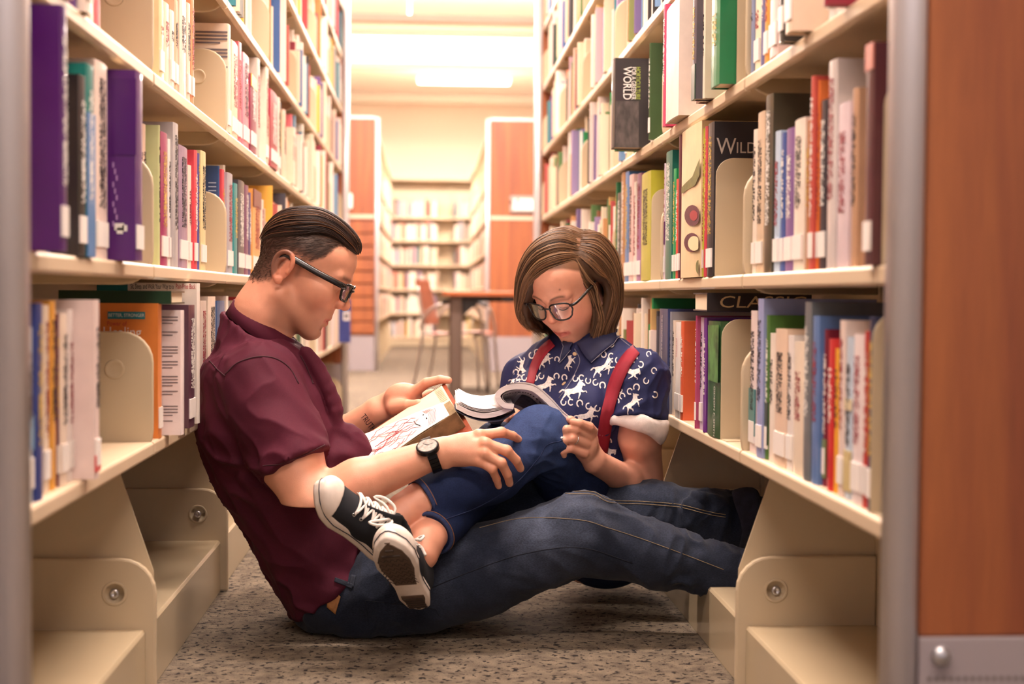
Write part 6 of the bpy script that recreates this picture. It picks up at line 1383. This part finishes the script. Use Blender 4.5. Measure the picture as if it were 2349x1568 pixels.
# ================================================================= sneakers
CANVAS = mat('black_canvas', '#171a22', rough=0.85, bump=0.5, bscale=1500, noise=0.1, nscale=90); RUBBER = mat('white_rubber', '#e9ddd2', rough=0.5, noise=0.06, nscale=50)
TREAD = mat('worn_brown_outsole', '#5d4a3c', rough=0.8, noise=0.25, nscale=60, bump=0.4, bscale=300); TREAD2 = mat('outsole_pattern', '#3d3028', rough=0.85); LACE = mat('white_lace', '#efe7df', rough=0.8, bump=0.5, bscale=1500); NICKEL = mat('nickel_eyelet', '#b9b4ae', rough=0.3, metal=0.9)
LINE = mat('navy_foxing_line', '#22283a', rough=0.6)
def shoe_outline(n=44, g=0.0):
    xs = [0, 0.012, 0.05, 0.10, 0.14, 0.19, 0.225, 0.252, 0.268, 0.274]; lw = [0.004, 0.024, 0.0325, 0.031, 0.034, 0.0445, 0.044, 0.034, 0.017, 0.003]; rw = [0.004, 0.024, 0.0325, 0.0285, 0.031, 0.041, 0.040, 0.029, 0.014, 0.003]
    tt = np.linspace(0, 1, n); px = 0.274*(0.5-0.5*np.cos(math.pi*tt)); a = [(x, np.interp(x, xs, lw)-g) for x in px]; b = [(x, -np.interp(x, xs, rw)+g) for x in px[::-1]]
    pts = a+b[1:-1]; c = 0.137
    return [(c+(x-c)*(1-g/0.137), y) for x, y in pts]
def rise(x): return 0.022*max(0, (x-0.185)/0.09)**1.8          # toe spring
def sneaker(label, heel, toe, up, parent):
    heel, toe = np.array(heel), np.array(toe); fx = toe-heel; L = np.linalg.norm(fx); fx /= L; uz = np.array(up, float); uz -= fx*(uz@fx); uz /= np.linalg.norm(uz); fy = np.cross(uz, fx); k = L/0.274
    W = lambda p: heel+k*(fx*p[0]+fy*p[1]+uz*p[2])
    def wmesh(mb, name, m, par, smooth=True):
        mb.v = [tuple(W(v)) for v in mb.v]; return mb.build(name, m, par, smooth=smooth)
    # rubber foxing
    prof = [(0.0, -0.0015), (0.004, 0.0), (0.0235, 0.0), (0.0285, -0.0025), (0.0285, -0.012)]
    o = shoe_outline(); n = len(o); vs = []
    for z, g in prof:
        oo = shoe_outline(g=-g); vs += [(x, y, z+rise(x)) for x, y in oo]
    fs = [(i*n+j, i*n+(j+1) % n, (i+1)*n+(j+1) % n, (i+1)*n+j) for i in range(len(prof)-1) for j in range(n)]; fs += [tuple(range(n))[::-1]]
    sole = wmesh(MB().add(vs, fs), 'sneaker', RUBBER, parent); sole['label'] = label
    oo = shoe_outline(g=-0.0006); wmesh(MB().tube([(x, y, 0.0165+rise(x)) for x, y in oo+[oo[0]]], 0.0011, 6, cap=False), 'foxing_line', LINE, sole)
    # brown outsole with pattern
    def under(x0, x1, g, z, name, m):
        oo = [(x, y) for x, y in shoe_outline(60, g) if x0 <= x <= x1]; cx = sum(p[0] for p in oo)/len(oo); vs = [(x, y, z+rise(x)) for x, y in oo]+[(x, y, 0.003+rise(x)) for x, y in oo]; q = len(oo)
        return wmesh(MB().add(vs, [tuple(range(q))]+[(i, (i+1) % q, q+(i+1) % q, q+i) for i in range(q)]), name, m, sole, False)
    under(0.115, 0.266, 0.009, -0.002, 'forefoot_tread', TREAD); under(0.008, 0.072, 0.008, -0.002, 'heel_tread', TREAD)
    tb = MB()
    for i in range(9):
        x = 0.13+i*0.0145; hw = 0.026 if i < 8 else 0.012
        if i > 6: tb.box(x, x+0.004, -hw*0.7, hw*0.7, -0.0042+rise(x), -0.001+rise(x)); continue
        for j in range(-2, 3):
            y = j*0.0125
            tb.add([(x, y-0.005, -0.0042+rise(x)), (x+0.011, y+0.0005, -0.0042+rise(x)), (x+0.0125, y-0.0015, -0.0042+rise(x)), (x+0.002, y-0.0065, -0.0042+rise(x))], [(0, 1, 2, 3)])
            tb.add([(x+0.0005, y+0.005, -0.0042+rise(x)), (x+0.0115, y-0.0005, -0.0042+rise(x)), (x+0.0125, y+0.0015, -0.0042+rise(x)), (x+0.002, y+0.0065, -0.0042+rise(x))], [(0, 1, 2, 3)])
    for i in range(5): tb.box(0.016+i*0.010, 0.019+i*0.010, -0.020, 0.020, -0.0042, -0.001)
    t = wmesh(tb, 'tread_pattern', TREAD2, sole, False); t['kind'] = 'stuff'
    # canvas upper (implicit surface)
    U = Field((-0.01, -0.055, 0.012), (0.285, 0.055, 0.135), 0.003)
    U.add(econe((0.045, 0, 0.045), (0.13, 0.001, 0.042), (0, 1, 0), (0.0315, 0.047), (0.034, 0.044)), 0.01)
    U.add(econe((0.13, 0.001, 0.042), (0.215, 0.003, 0.032), (0, 1, 0), (0.034, 0.042), (0.040, 0.026)), 0.015)
    U.add(econe((0.048, 0, 0.05), (0.066, 0, 0.098), (0, 1, 0), (0.032, 0.046), (0.036, 0.044)), 0.02)
    U.cut(cone((0.062, 0, 0.088), (0.062, 0, 0.14), 0.029, 0.036), 0.003); U.halfcut((0.05, 0, 0.090), (-0.18, 0, 1), 0.002); U.halfcut((0, 0, 0.016), (0, 0, -1), 0.001)
    P, Q = U.nets(); P = smooth_mesh(P, Q, 1); P[:, 2] += np.array([rise(x) for x in P[:, 0]])*0.8; Q = outward(P, Q)
    Wv = heel+k*(P[:, :1]*fx+P[:, 1:2]*fy+P[:, 2:]*uz); link('upper', np_mesh('upper', Wv, Q), CANVAS, sole)
    T = Field((0.17, -0.055, 0.010), (0.285, 0.055, 0.08), 0.0028); T.add(ell((0.216, 0.002, 0.026), (0.056, 0.0445, 0.034)), 0.001); T.halfcut((0.205, 0, 0), (-1, 0, 0.35), 0.003); T.halfcut((0, 0, 0.014), (0, 0, -1), 0.001)
    P, Q = T.nets(); P = smooth_mesh(P, Q, 1); P[:, 2] += np.array([rise(x) for x in P[:, 0]]); Q = outward(P, Q); link('toe_cap', np_mesh('toe_cap', heel+k*(P[:, :1]*fx+P[:, 1:2]*fy+P[:, 2:]*uz), Q), RUBBER, sole)
    # heel strip and tongue
    wmesh(MB().tube([(-0.002, 0, 0.03), (-0.002, 0, 0.06), (0.004, 0, 0.09)], [0.007, 0.0065, 0.005], 8, sx=1.6), 'heel_strip', RUBBER, sole)
    wmesh(MB().tube([(0.175, 0.002, 0.066), (0.14, 0.002, 0.080), (0.112, 0.001, 0.093), (0.094, 0, 0.112)], [0.012, 0.015, 0.017, 0.018], 10, sx=0.28), 'tongue', CANVAS, sole)
    # eyelets and laces follow the instep
    def zt(x, y, lift=0.0):
        zc, rz, ry = (np.interp(x, [0.045, 0.13, 0.215], q) for q in ([0.045, 0.042, 0.032], [0.047, 0.044, 0.026], [0.0315, 0.034, 0.040]))
        return zc+(rz+lift)*math.sqrt(max(0.02, 1-(min(abs(y), ry*0.99)/(ry+lift))**2))+0.8*rise(x)
    EX = [0.108+0.0185*i for i in range(5)]; hw = 0.0235
    def over(xa, xb, ya, yb, lift, n=11): return [(xa+(xb-xa)*q, ya+(yb-ya)*q, zt(xa+(xb-xa)*q, ya+(yb-ya)*q, lift)) for q in np.linspace(0, 1, n)]
    for i, x in enumerate(EX):
        for e in (-1, 1):
            y = e*(hw+0.004); c = V(x, y, zt(x, y, 0.0012))
            ring = [(c[0]+0.0036*math.cos(a), c[1]+0.0036*math.sin(a)*0.55, zt(c[0], c[1]+0.0036*math.sin(a)*0.55, 0.0014)) for a in np.linspace(0, 2*math.pi, 13)]; wmesh(MB().tube(ring, 0.0012, 6, cap=False), 'eyelet', NICKEL, sole)
        wmesh(MB().tube(over(x, x, -hw-0.004, hw+0.004, 0.0035), 0.0033, 8, sx=0.8), 'lace', LACE, sole)
        if i < 4:
            for e in (-1, 1): wmesh(MB().tube(over(x, EX[i+1], -e*(hw+0.002), e*(hw+0.002), 0.0055), 0.0030, 8, sx=0.8), 'lace', LACE, sole)
    x = EX[0]; z = zt(x, 0)
    for pts in ([(x, 0, z+0.008), (x+0.010, 0.022, z+0.018), (x+0.034, 0.038, z+0.006), (x+0.046, 0.034, z-0.008), (x+0.024, 0.018, z+0.006), (x, 0, z+0.010)], [(x, 0, z+0.008), (x+0.006, -0.022, z+0.018), (x+0.026, -0.040, z+0.002), (x+0.036, -0.042, z-0.018), (x+0.018, -0.026, z+0.002), (x, 0, z+0.010)],
                [(x, 0, z+0.009), (x-0.004, -0.022, z+0.004), (x-0.006, -0.036, z-0.018), (x-0.004, -0.039, z-0.046)], [(x, 0, z+0.009), (x+0.004, 0.022, z+0.002), (x+0.006, 0.036, z-0.022)]):
        wmesh(MB().tube(spline(pts, 18), 0.0034, 7, sx=0.8), 'lace_bow', LACE, sole)
    return sole
sneaker('black canvas sneaker with white toe cap and laces, seen from its side', S(886, 1284, 2.865), S(700, 1118, 2.735), (0.45, -0.66, 0.62), WOM)
sneaker('black canvas sneaker, brown patterned sole towards the camera', S(964, 1398, 2.85), S(884, 1258, 2.65), (0.06, 0.62, 0.74), WOM)
# ================================================================= open hardback with a child's drawing, held by the man
REDC = mat('red_brown_cloth_cover', '#8a3f26', rough=0.55, noise=0.2, nscale=60, bump=0.3, bscale=500); OLDP = mat('aged_page_edges', '#86704f', rough=0.85, noise=0.35, nscale=40, stretch=(1, 1, 1)); CREAMP = mat('cream_page', '#efd9b4', rough=0.8, noise=0.06, nscale=20); SHEET = mat('white_drawing_paper', '#f3ece8', rough=0.75)
R0, R1 = S(1016, 880, 3.225), S(1080, 990, 2.985); e1 = S(1023, 937, 3.1)-S(837, 1059, 3.1); e1 /= np.linalg.norm(e1); LN = 0.235
e2 = R1-R0; WD = np.linalg.norm(e2); e2 /= WD; nn = np.cross(e2, e1); nn = nn if nn[2] > 0 else -nn; nn /= np.linalg.norm(nn)
def bk(a, b, c): return R0 - e1*LN*(1-a) + e2*WD*b + nn*c      # a along spine, b far board 0 .. near board 1, c up off the boards
BOOK = thing('open_book', 'open hardback with red-brown cover and a scribbled drawing, in the man\'s hands', 'book')
def slab(name, m, a0, a1, b0, b1, c0, c1, nb=8, fn=None, par=BOOK):
    vs = []; fs = []
    for i in range(nb+1):
        b = b0+(b1-b0)*i/nb; lo, hi = (c0, c1) if fn is None else fn(i/nb)
        vs += [bk(a0, b, lo), bk(a1, b, lo), bk(a1, b, hi), bk(a0, b, hi)]
    for i in range(nb):
        for j in range(4): fs.append((i*4+j, i*4+(j+1) % 4, (i+1)*4+(j+1) % 4, (i+1)*4+j))
    fs += [(0, 3, 2, 1), tuple(nb*4+j for j in range(4))]
    return MB().add(vs, fs).build(name, m, par)
slab('cover_board', REDC, -0.02, 1.02, 0.0, 0.47, -0.004, 0.0); slab('cover_board', REDC, -0.02, 1.02, 0.56, 1.0, -0.004, 0.0); slab('spine', REDC, -0.02, 1.02, 0.46, 0.57, -0.006, -0.002)
slab('page_block', OLDP, 0.0, 0.985, 0.55, 0.875, 0.0005, 0.040, fn=lambda t: (0.0005, 0.012+0.030*min(1, t*3.5)**0.6))
slab('page_block', CREAMP, 0.0, 0.985, 0.09, 0.56, 0.0005, 0.010, fn=lambda t: (0.0005, 0.010+0.003*math.sin(t*3)))
sheet_pts = []
def sheet_fn(s_, t):
    near = np.array([837, 1057])*(1-s_)+np.array([1022, 936])*s_; far = np.array([818, 1009])*(1-s_)+np.array([1003, 928])*s_
    return None
def sheet_bh(a, t):
    b = 0.868-(0.868-(0.06+0.36*a))*t; return b, 0.0175+0.026*(1/(1+math.exp(-(b-0.56)*40)))
nu, nv = 14, 16; vs = []
for i in range(nv+1):
    t = i/nv
    for j in range(nu+1): b, hgt = sheet_bh(j/nu, t); vs.append(bk(-0.05+0.97*j/nu, b, hgt+0.001*math.sin(j*0.8)))
sheet = MB().add(vs, [(i*(nu+1)+j, i*(nu+1)+j+1, (i+1)*(nu+1)+j+1, (i+1)*(nu+1)+j) for i in range(nv) for j in range(nu)]).build('drawing_sheet', SHEET, BOOK, smooth=True)
sd = sheet.modifiers.new('thick', 'SOLIDIFY'); sd.thickness = 0.0006; sd.offset = -1
surf('sheet', vs, [(i*(nu+1)+j, i*(nu+1)+j+1, (i+1)*(nu+1)+j+1, (i+1)*(nu+1)+j) for i in range(nv) for j in range(nu)])
REDP = mat('red_crayon', '#a8454a', rough=0.7); rr_ = random.Random(3)
def on_sheet(a, t):   # a along the sheet 0..1, t 0 near .. 1 far
    b, hgt = sheet_bh(a, t); return bk(-0.05+0.97*a, b, hgt+0.0018)
dr = MB()
for k in range(26):
    a0 = rr_.uniform(0.02, 0.5); t0 = rr_.uniform(0.02, 0.95); ln = rr_.uniform(0.15, 0.4); pts = [on_sheet(min(0.97, a0+ln*q), min(0.97, max(0.02, t0+0.07*math.sin(q*5+k)+rr_.uniform(-0.03, 0.03)))) for q in np.linspace(0, 1, 9)]; dr.tube(pts, 0.00055, 4)
for k in range(7):
    q0 = 0.78+0.012*k; dr.tube([on_sheet(min(0.99, q0+0.06*math.sin(q)), 0.05+0.9*q/3.1) for q in np.linspace(0, 3.1, 8)], 0.0004, 4)
drawing = dr.build('crayon_lines', REDP, sheet); drawing['kind'] = 'stuff'
ink = MB()
for a, t in ((0.80, 0.30), (0.785, 0.52)): ink.tube([on_sheet(a-0.005, t), on_sheet(a+0.005, t)], 0.0022, 6)
ink.tube([on_sheet(a, t) for a, t in ((0.715, 0.20), (0.685, 0.32), (0.68, 0.46), (0.70, 0.60))], 0.0013, 5); ink.build('smiling_face', INK, sheet)
LIN = mat('grey_print_lines', '#9a8d80', rough=0.8); tl = MB()
for k in range(12):
    b = 0.07+0.028*k; tl.add([bk(0.90, b, 0.0136), bk(0.97, b, 0.0136), bk(0.97, b+0.010, 0.0136), bk(0.90, b+0.010, 0.0136)], [(0, 1, 2, 3)])
tl.build('printed_lines', LIN, BOOK)
# ================================================================= magazine on her knee
MAG = thing('magazine', 'white open paperback magazine curled over the woman\'s knee', 'magazine')
PGW = mat('white_glossy_pages', '#f6f2f2', rough=0.5, noise=0.05, nscale=90); PRG = mat('grey_printed_page', '#c4bdbf', rough=0.5, noise=0.12, nscale=35); DKC = mat('dark_magazine_cover', '#33364a', rough=0.4)
EXT = V(-0.02, 0.17, -0.05); EXL = V(0.0, 0.17, 0.016)
def strip(name, m, pts, th, y=2.985, ext=EXT, n=28, side=1, par=MAG, sag=0.0):
    c = spline(pts, n); P0 = np.array([S(a, b, y) for a, b in c]); d = np.gradient(P0, axis=0); d /= np.linalg.norm(d, axis=1)[:, None]; nr = np.cross(d, V(0, 1, 0)); nr /= np.linalg.norm(nr, axis=1)[:, None]
    vs = []
    for p, q in zip(P0, nr): vs += [p, p+q*th*side, p+q*th*side+ext, p+ext]
    return MB().add(vs, [(i*4+j, i*4+(j+1) % 4, (i+1)*4+(j+1) % 4, (i+1)*4+j) for i in range(n-1) for j in range(4)]+[(0, 3, 2, 1), tuple((n-1)*4+j for j in range(4))]).build(name, m, par, smooth=False)
PGE = mat('white_page_edges', '#f2ecec', rough=0.7, noise=0.10, nscale=160, stretch=(0.1, 1, 1))
strip('page_block', PGE, [(1046, 937), (1078, 953), (1112, 959), (1148, 952), (1178, 938)], 0.010, y=3.04, ext=EXL)
for k in range(3): strip('page', PGW, [(1047+4*k, 924-2*k), (1080, 938-2.6*k), (1112, 944-3*k), (1148, 938-2.4*k), (1176, 928-k)], 0.0007, y=3.041, ext=EXL)
strip('back_cover', DKC, [(1044, 940), (1078, 957), (1112, 965), (1150, 963), (1182, 944)], 0.0014, y=3.038, side=-1, ext=EXL)
curl = [(1178, 938), (1154, 934), (1137, 915), (1140, 897), (1162, 883), (1195, 880), (1228, 887), (1262, 915), (1290, 945), (1316, 966)]
strip('page_block', PGE, curl, 0.0115, y=3.03, n=44, side=-1)
for k in range(3): strip('page', PGW, [(x, y-1.5-1.6*k*math.sin(min(1, i/6)*3.1)) for i, (x, y) in enumerate(curl[4:])], 0.0007, y=3.029, n=24)
inner = [(1164, 924), (1153, 912), (1158, 902), (1178, 896), (1203, 894), (1226, 902), (1254, 928), (1282, 954), (1304, 974)]
strip('printed_page', PRG, inner, 0.0006, y=3.036, n=30)
# picture and text arc on the inner page
pic = mat('dark_photo', '#4a4648', rough=0.5, noise=0.6, nscale=60)
def inner_patch(s0, s1, d0, d1, m, name, n=10, lift=0.0012):
    c = spline(inner, 60); P0 = np.array([S(a, b, 3.036) for a, b in c]); d = np.gradient(P0, axis=0); d /= np.linalg.norm(d, axis=1)[:, None]; nr = np.cross(d, V(0, 1, 0)); nr /= np.linalg.norm(nr, axis=1)[:, None]; vs = []
    for i in range(n+1):
        k = int((s0+(s1-s0)*i/n)*59); vs += [P0[k]-nr[k]*lift+EXT*d0, P0[k]-nr[k]*lift+EXT*d1]
    return MB().add(vs, [(2*i, 2*i+1, 2*i+3, 2*i+2) for i in range(n)]).build(name, m, MAG)
inner_patch(0.52, 0.86, 0.22, 0.8, pic, 'photo'); 
for k in range(16): inner_patch(0.24+k*0.036, 0.24+k*0.036+0.02, 0.08, 0.12, INK, 'print', n=1)
# ================================================================= reading table and chair beyond the aisle
CHROME = mat('brushed_chrome', '#bdb4ac', rough=0.3, metal=0.9); DLEG = mat('dark_bronze_leg', '#6b5a50', rough=0.45, metal=0.4); SEATW = mat('dark_cherry_ply', '#7d3f28', rough=0.35, noise=0.15, nscale=12); BLKP = mat('black_plastic', '#1c1a1b', rough=0.5)
p0, p1 = at(1014, 665, 10.3), at(1330, 665, 10.3)
t = thing('reading_table', 'wood-topped reading table on dark bronze legs behind the two readers', 'table', (0, 0, 0))
zt = 0.75; xl, xr = p0[0], p0[0]+1.25; yn, yf = 9.95, 10.75
MB().prism(rrect(xl, xr, yn, yf, 0.04), zt-0.035, zt, 'z').build('table_top', WOOD_T, t, bevel=0.006)
for x, y in ((at(1047, 700, yn+0.1)[0], yn+0.1), (xr-0.1, yn+0.1), (at(1047, 700, yn+0.1)[0], yf-0.1), (xr-0.1, yf-0.1)):
    l = MB().prism(rrect(x-0.042, x+0.042, y-0.03, y+0.03, 0.012), 0.0, zt-0.036, 'z').build('leg', DLEG, t)
xa = at(1047, 700, yn+0.1)[0]
MB().prism([(xa, zt-0.036), (xa+0.2, zt-0.036), (xa+0.03, zt-0.19), (xa, zt-0.19)], yn+0.085, yn+0.115, 'y').build('corner_bracket', BLKP, t)
MB().prism([(xr-0.1, zt-0.036), (xr-0.3, zt-0.036), (xr-0.13, zt-0.19), (xr-0.1, zt-0.19)], yn+0.085, yn+0.115, 'y').build('corner_bracket', BLKP, t)
MB().box(xl+0.15, xr-0.15, 10.33, 10.37, zt-0.075, zt-0.036).build('crossbeam', BLKP, t)
q = at(1165, 679, yn+0.02); MB().box(q[0]-0.035, q[0]+0.035, yn+0.02, yn+0.09, zt-0.075, zt-0.036).build('cable_box', BLKP, t)
def chair(label, loc, rz):
    """bent-ply armchair on chrome tube; local +x is the way it faces"""
    c = thing('reading_chair', label, 'chair', loc, rz, 'reading chairs')
    def sheet(name, pts, y0, y1, th, m, par):
        P = spline(pts, 14); vs = []
        for i in range(14):
            d = P[min(i+1, 13)]-P[max(i-1, 0)]; d /= np.linalg.norm(d); n = V(-d[1], d[0])
            for yy in (y0, y1): vs += [(P[i][0], yy, P[i][1]), (P[i][0]+n[0]*th, yy, P[i][1]+n[1]*th)]
        fs = []
        for i in range(13):
            a, b = i*4, (i+1)*4; fs += [(a, a+2, b+2, b), (a+1, b+1, b+3, a+3), (a, b, b+1, a+1), (a+2, a+3, b+3, b+2)]
        fs += [(0, 1, 3, 2), (52, 54, 55, 53)]
        return MB().add(vs, fs).build(name, m, par, bevel=0.004)
    sheet('seat', [(0.24, 0.425), (0.20, 0.445), (0.05, 0.445), (-0.12, 0.43), (-0.22, 0.44)], -0.23, 0.23, 0.014, SEATW, c)
    sheet('backrest', [(-0.20, 0.50), (-0.225, 0.58), (-0.255, 0.72), (-0.285, 0.84)], -0.225, 0.225, 0.014, SEATW, c)
    for e in (-1, 1):
        y = e*0.255
        MB().tube(spline([(0.27, y, 0.0), (0.245, y, 0.25), (0.225, y, 0.5), (0.18, y, 0.63), (0.02, y, 0.66), (-0.14, y, 0.63), (-0.22, y, 0.54), (-0.245, y*0.93, 0.47)], 34), 0.0115, 10).build('arm_frame', CHROME, c, smooth=True)
        MB().tube(spline([(-0.30, y, 0.0), (-0.255, y*0.97, 0.25), (-0.225, y*0.94, 0.46), (-0.245, y*0.9, 0.62), (-0.275, y*0.86, 0.78)], 22), 0.0115, 10).build('rear_leg', CHROME, c, smooth=True)
        MB().tube(spline([(0.20, y*0.9, 0.0), (0.19, y*0.9, 0.3), (0.16, y*0.85, 0.42)], 12), 0.010, 10).build('front_leg', CHROME, c, smooth=True)
        MB().tube(spline([(0.18, y, 0.64), (0.05, y, 0.675), (-0.08, y, 0.672)], 10), [0.016]*10, 8, sx=1.3).build('armrest', BLKP, c, smooth=True)
    for x, z in ((0.17, 0.42), (-0.21, 0.43)): MB().tube([(x, -0.25, z), (x, 0.25, z)], 0.010, 8).build('crossbar', CHROME, c, smooth=True)
    for x, y in ((0.27, 0.255), (0.27, -0.255), (-0.30, 0.255), (-0.30, -0.255)): MB().lathe([(0.014, 0.0), (0.014, 0.02), (0.012, 0.022)], (x, y, 0), 10).build('foot_cap', BLKP, c)
    return c
pc = at(1052, 880, 10.85); chair('chrome armchair with cherry plywood back, pulled out beside the reading table', (pc[0], 10.9, 0), -0.22)
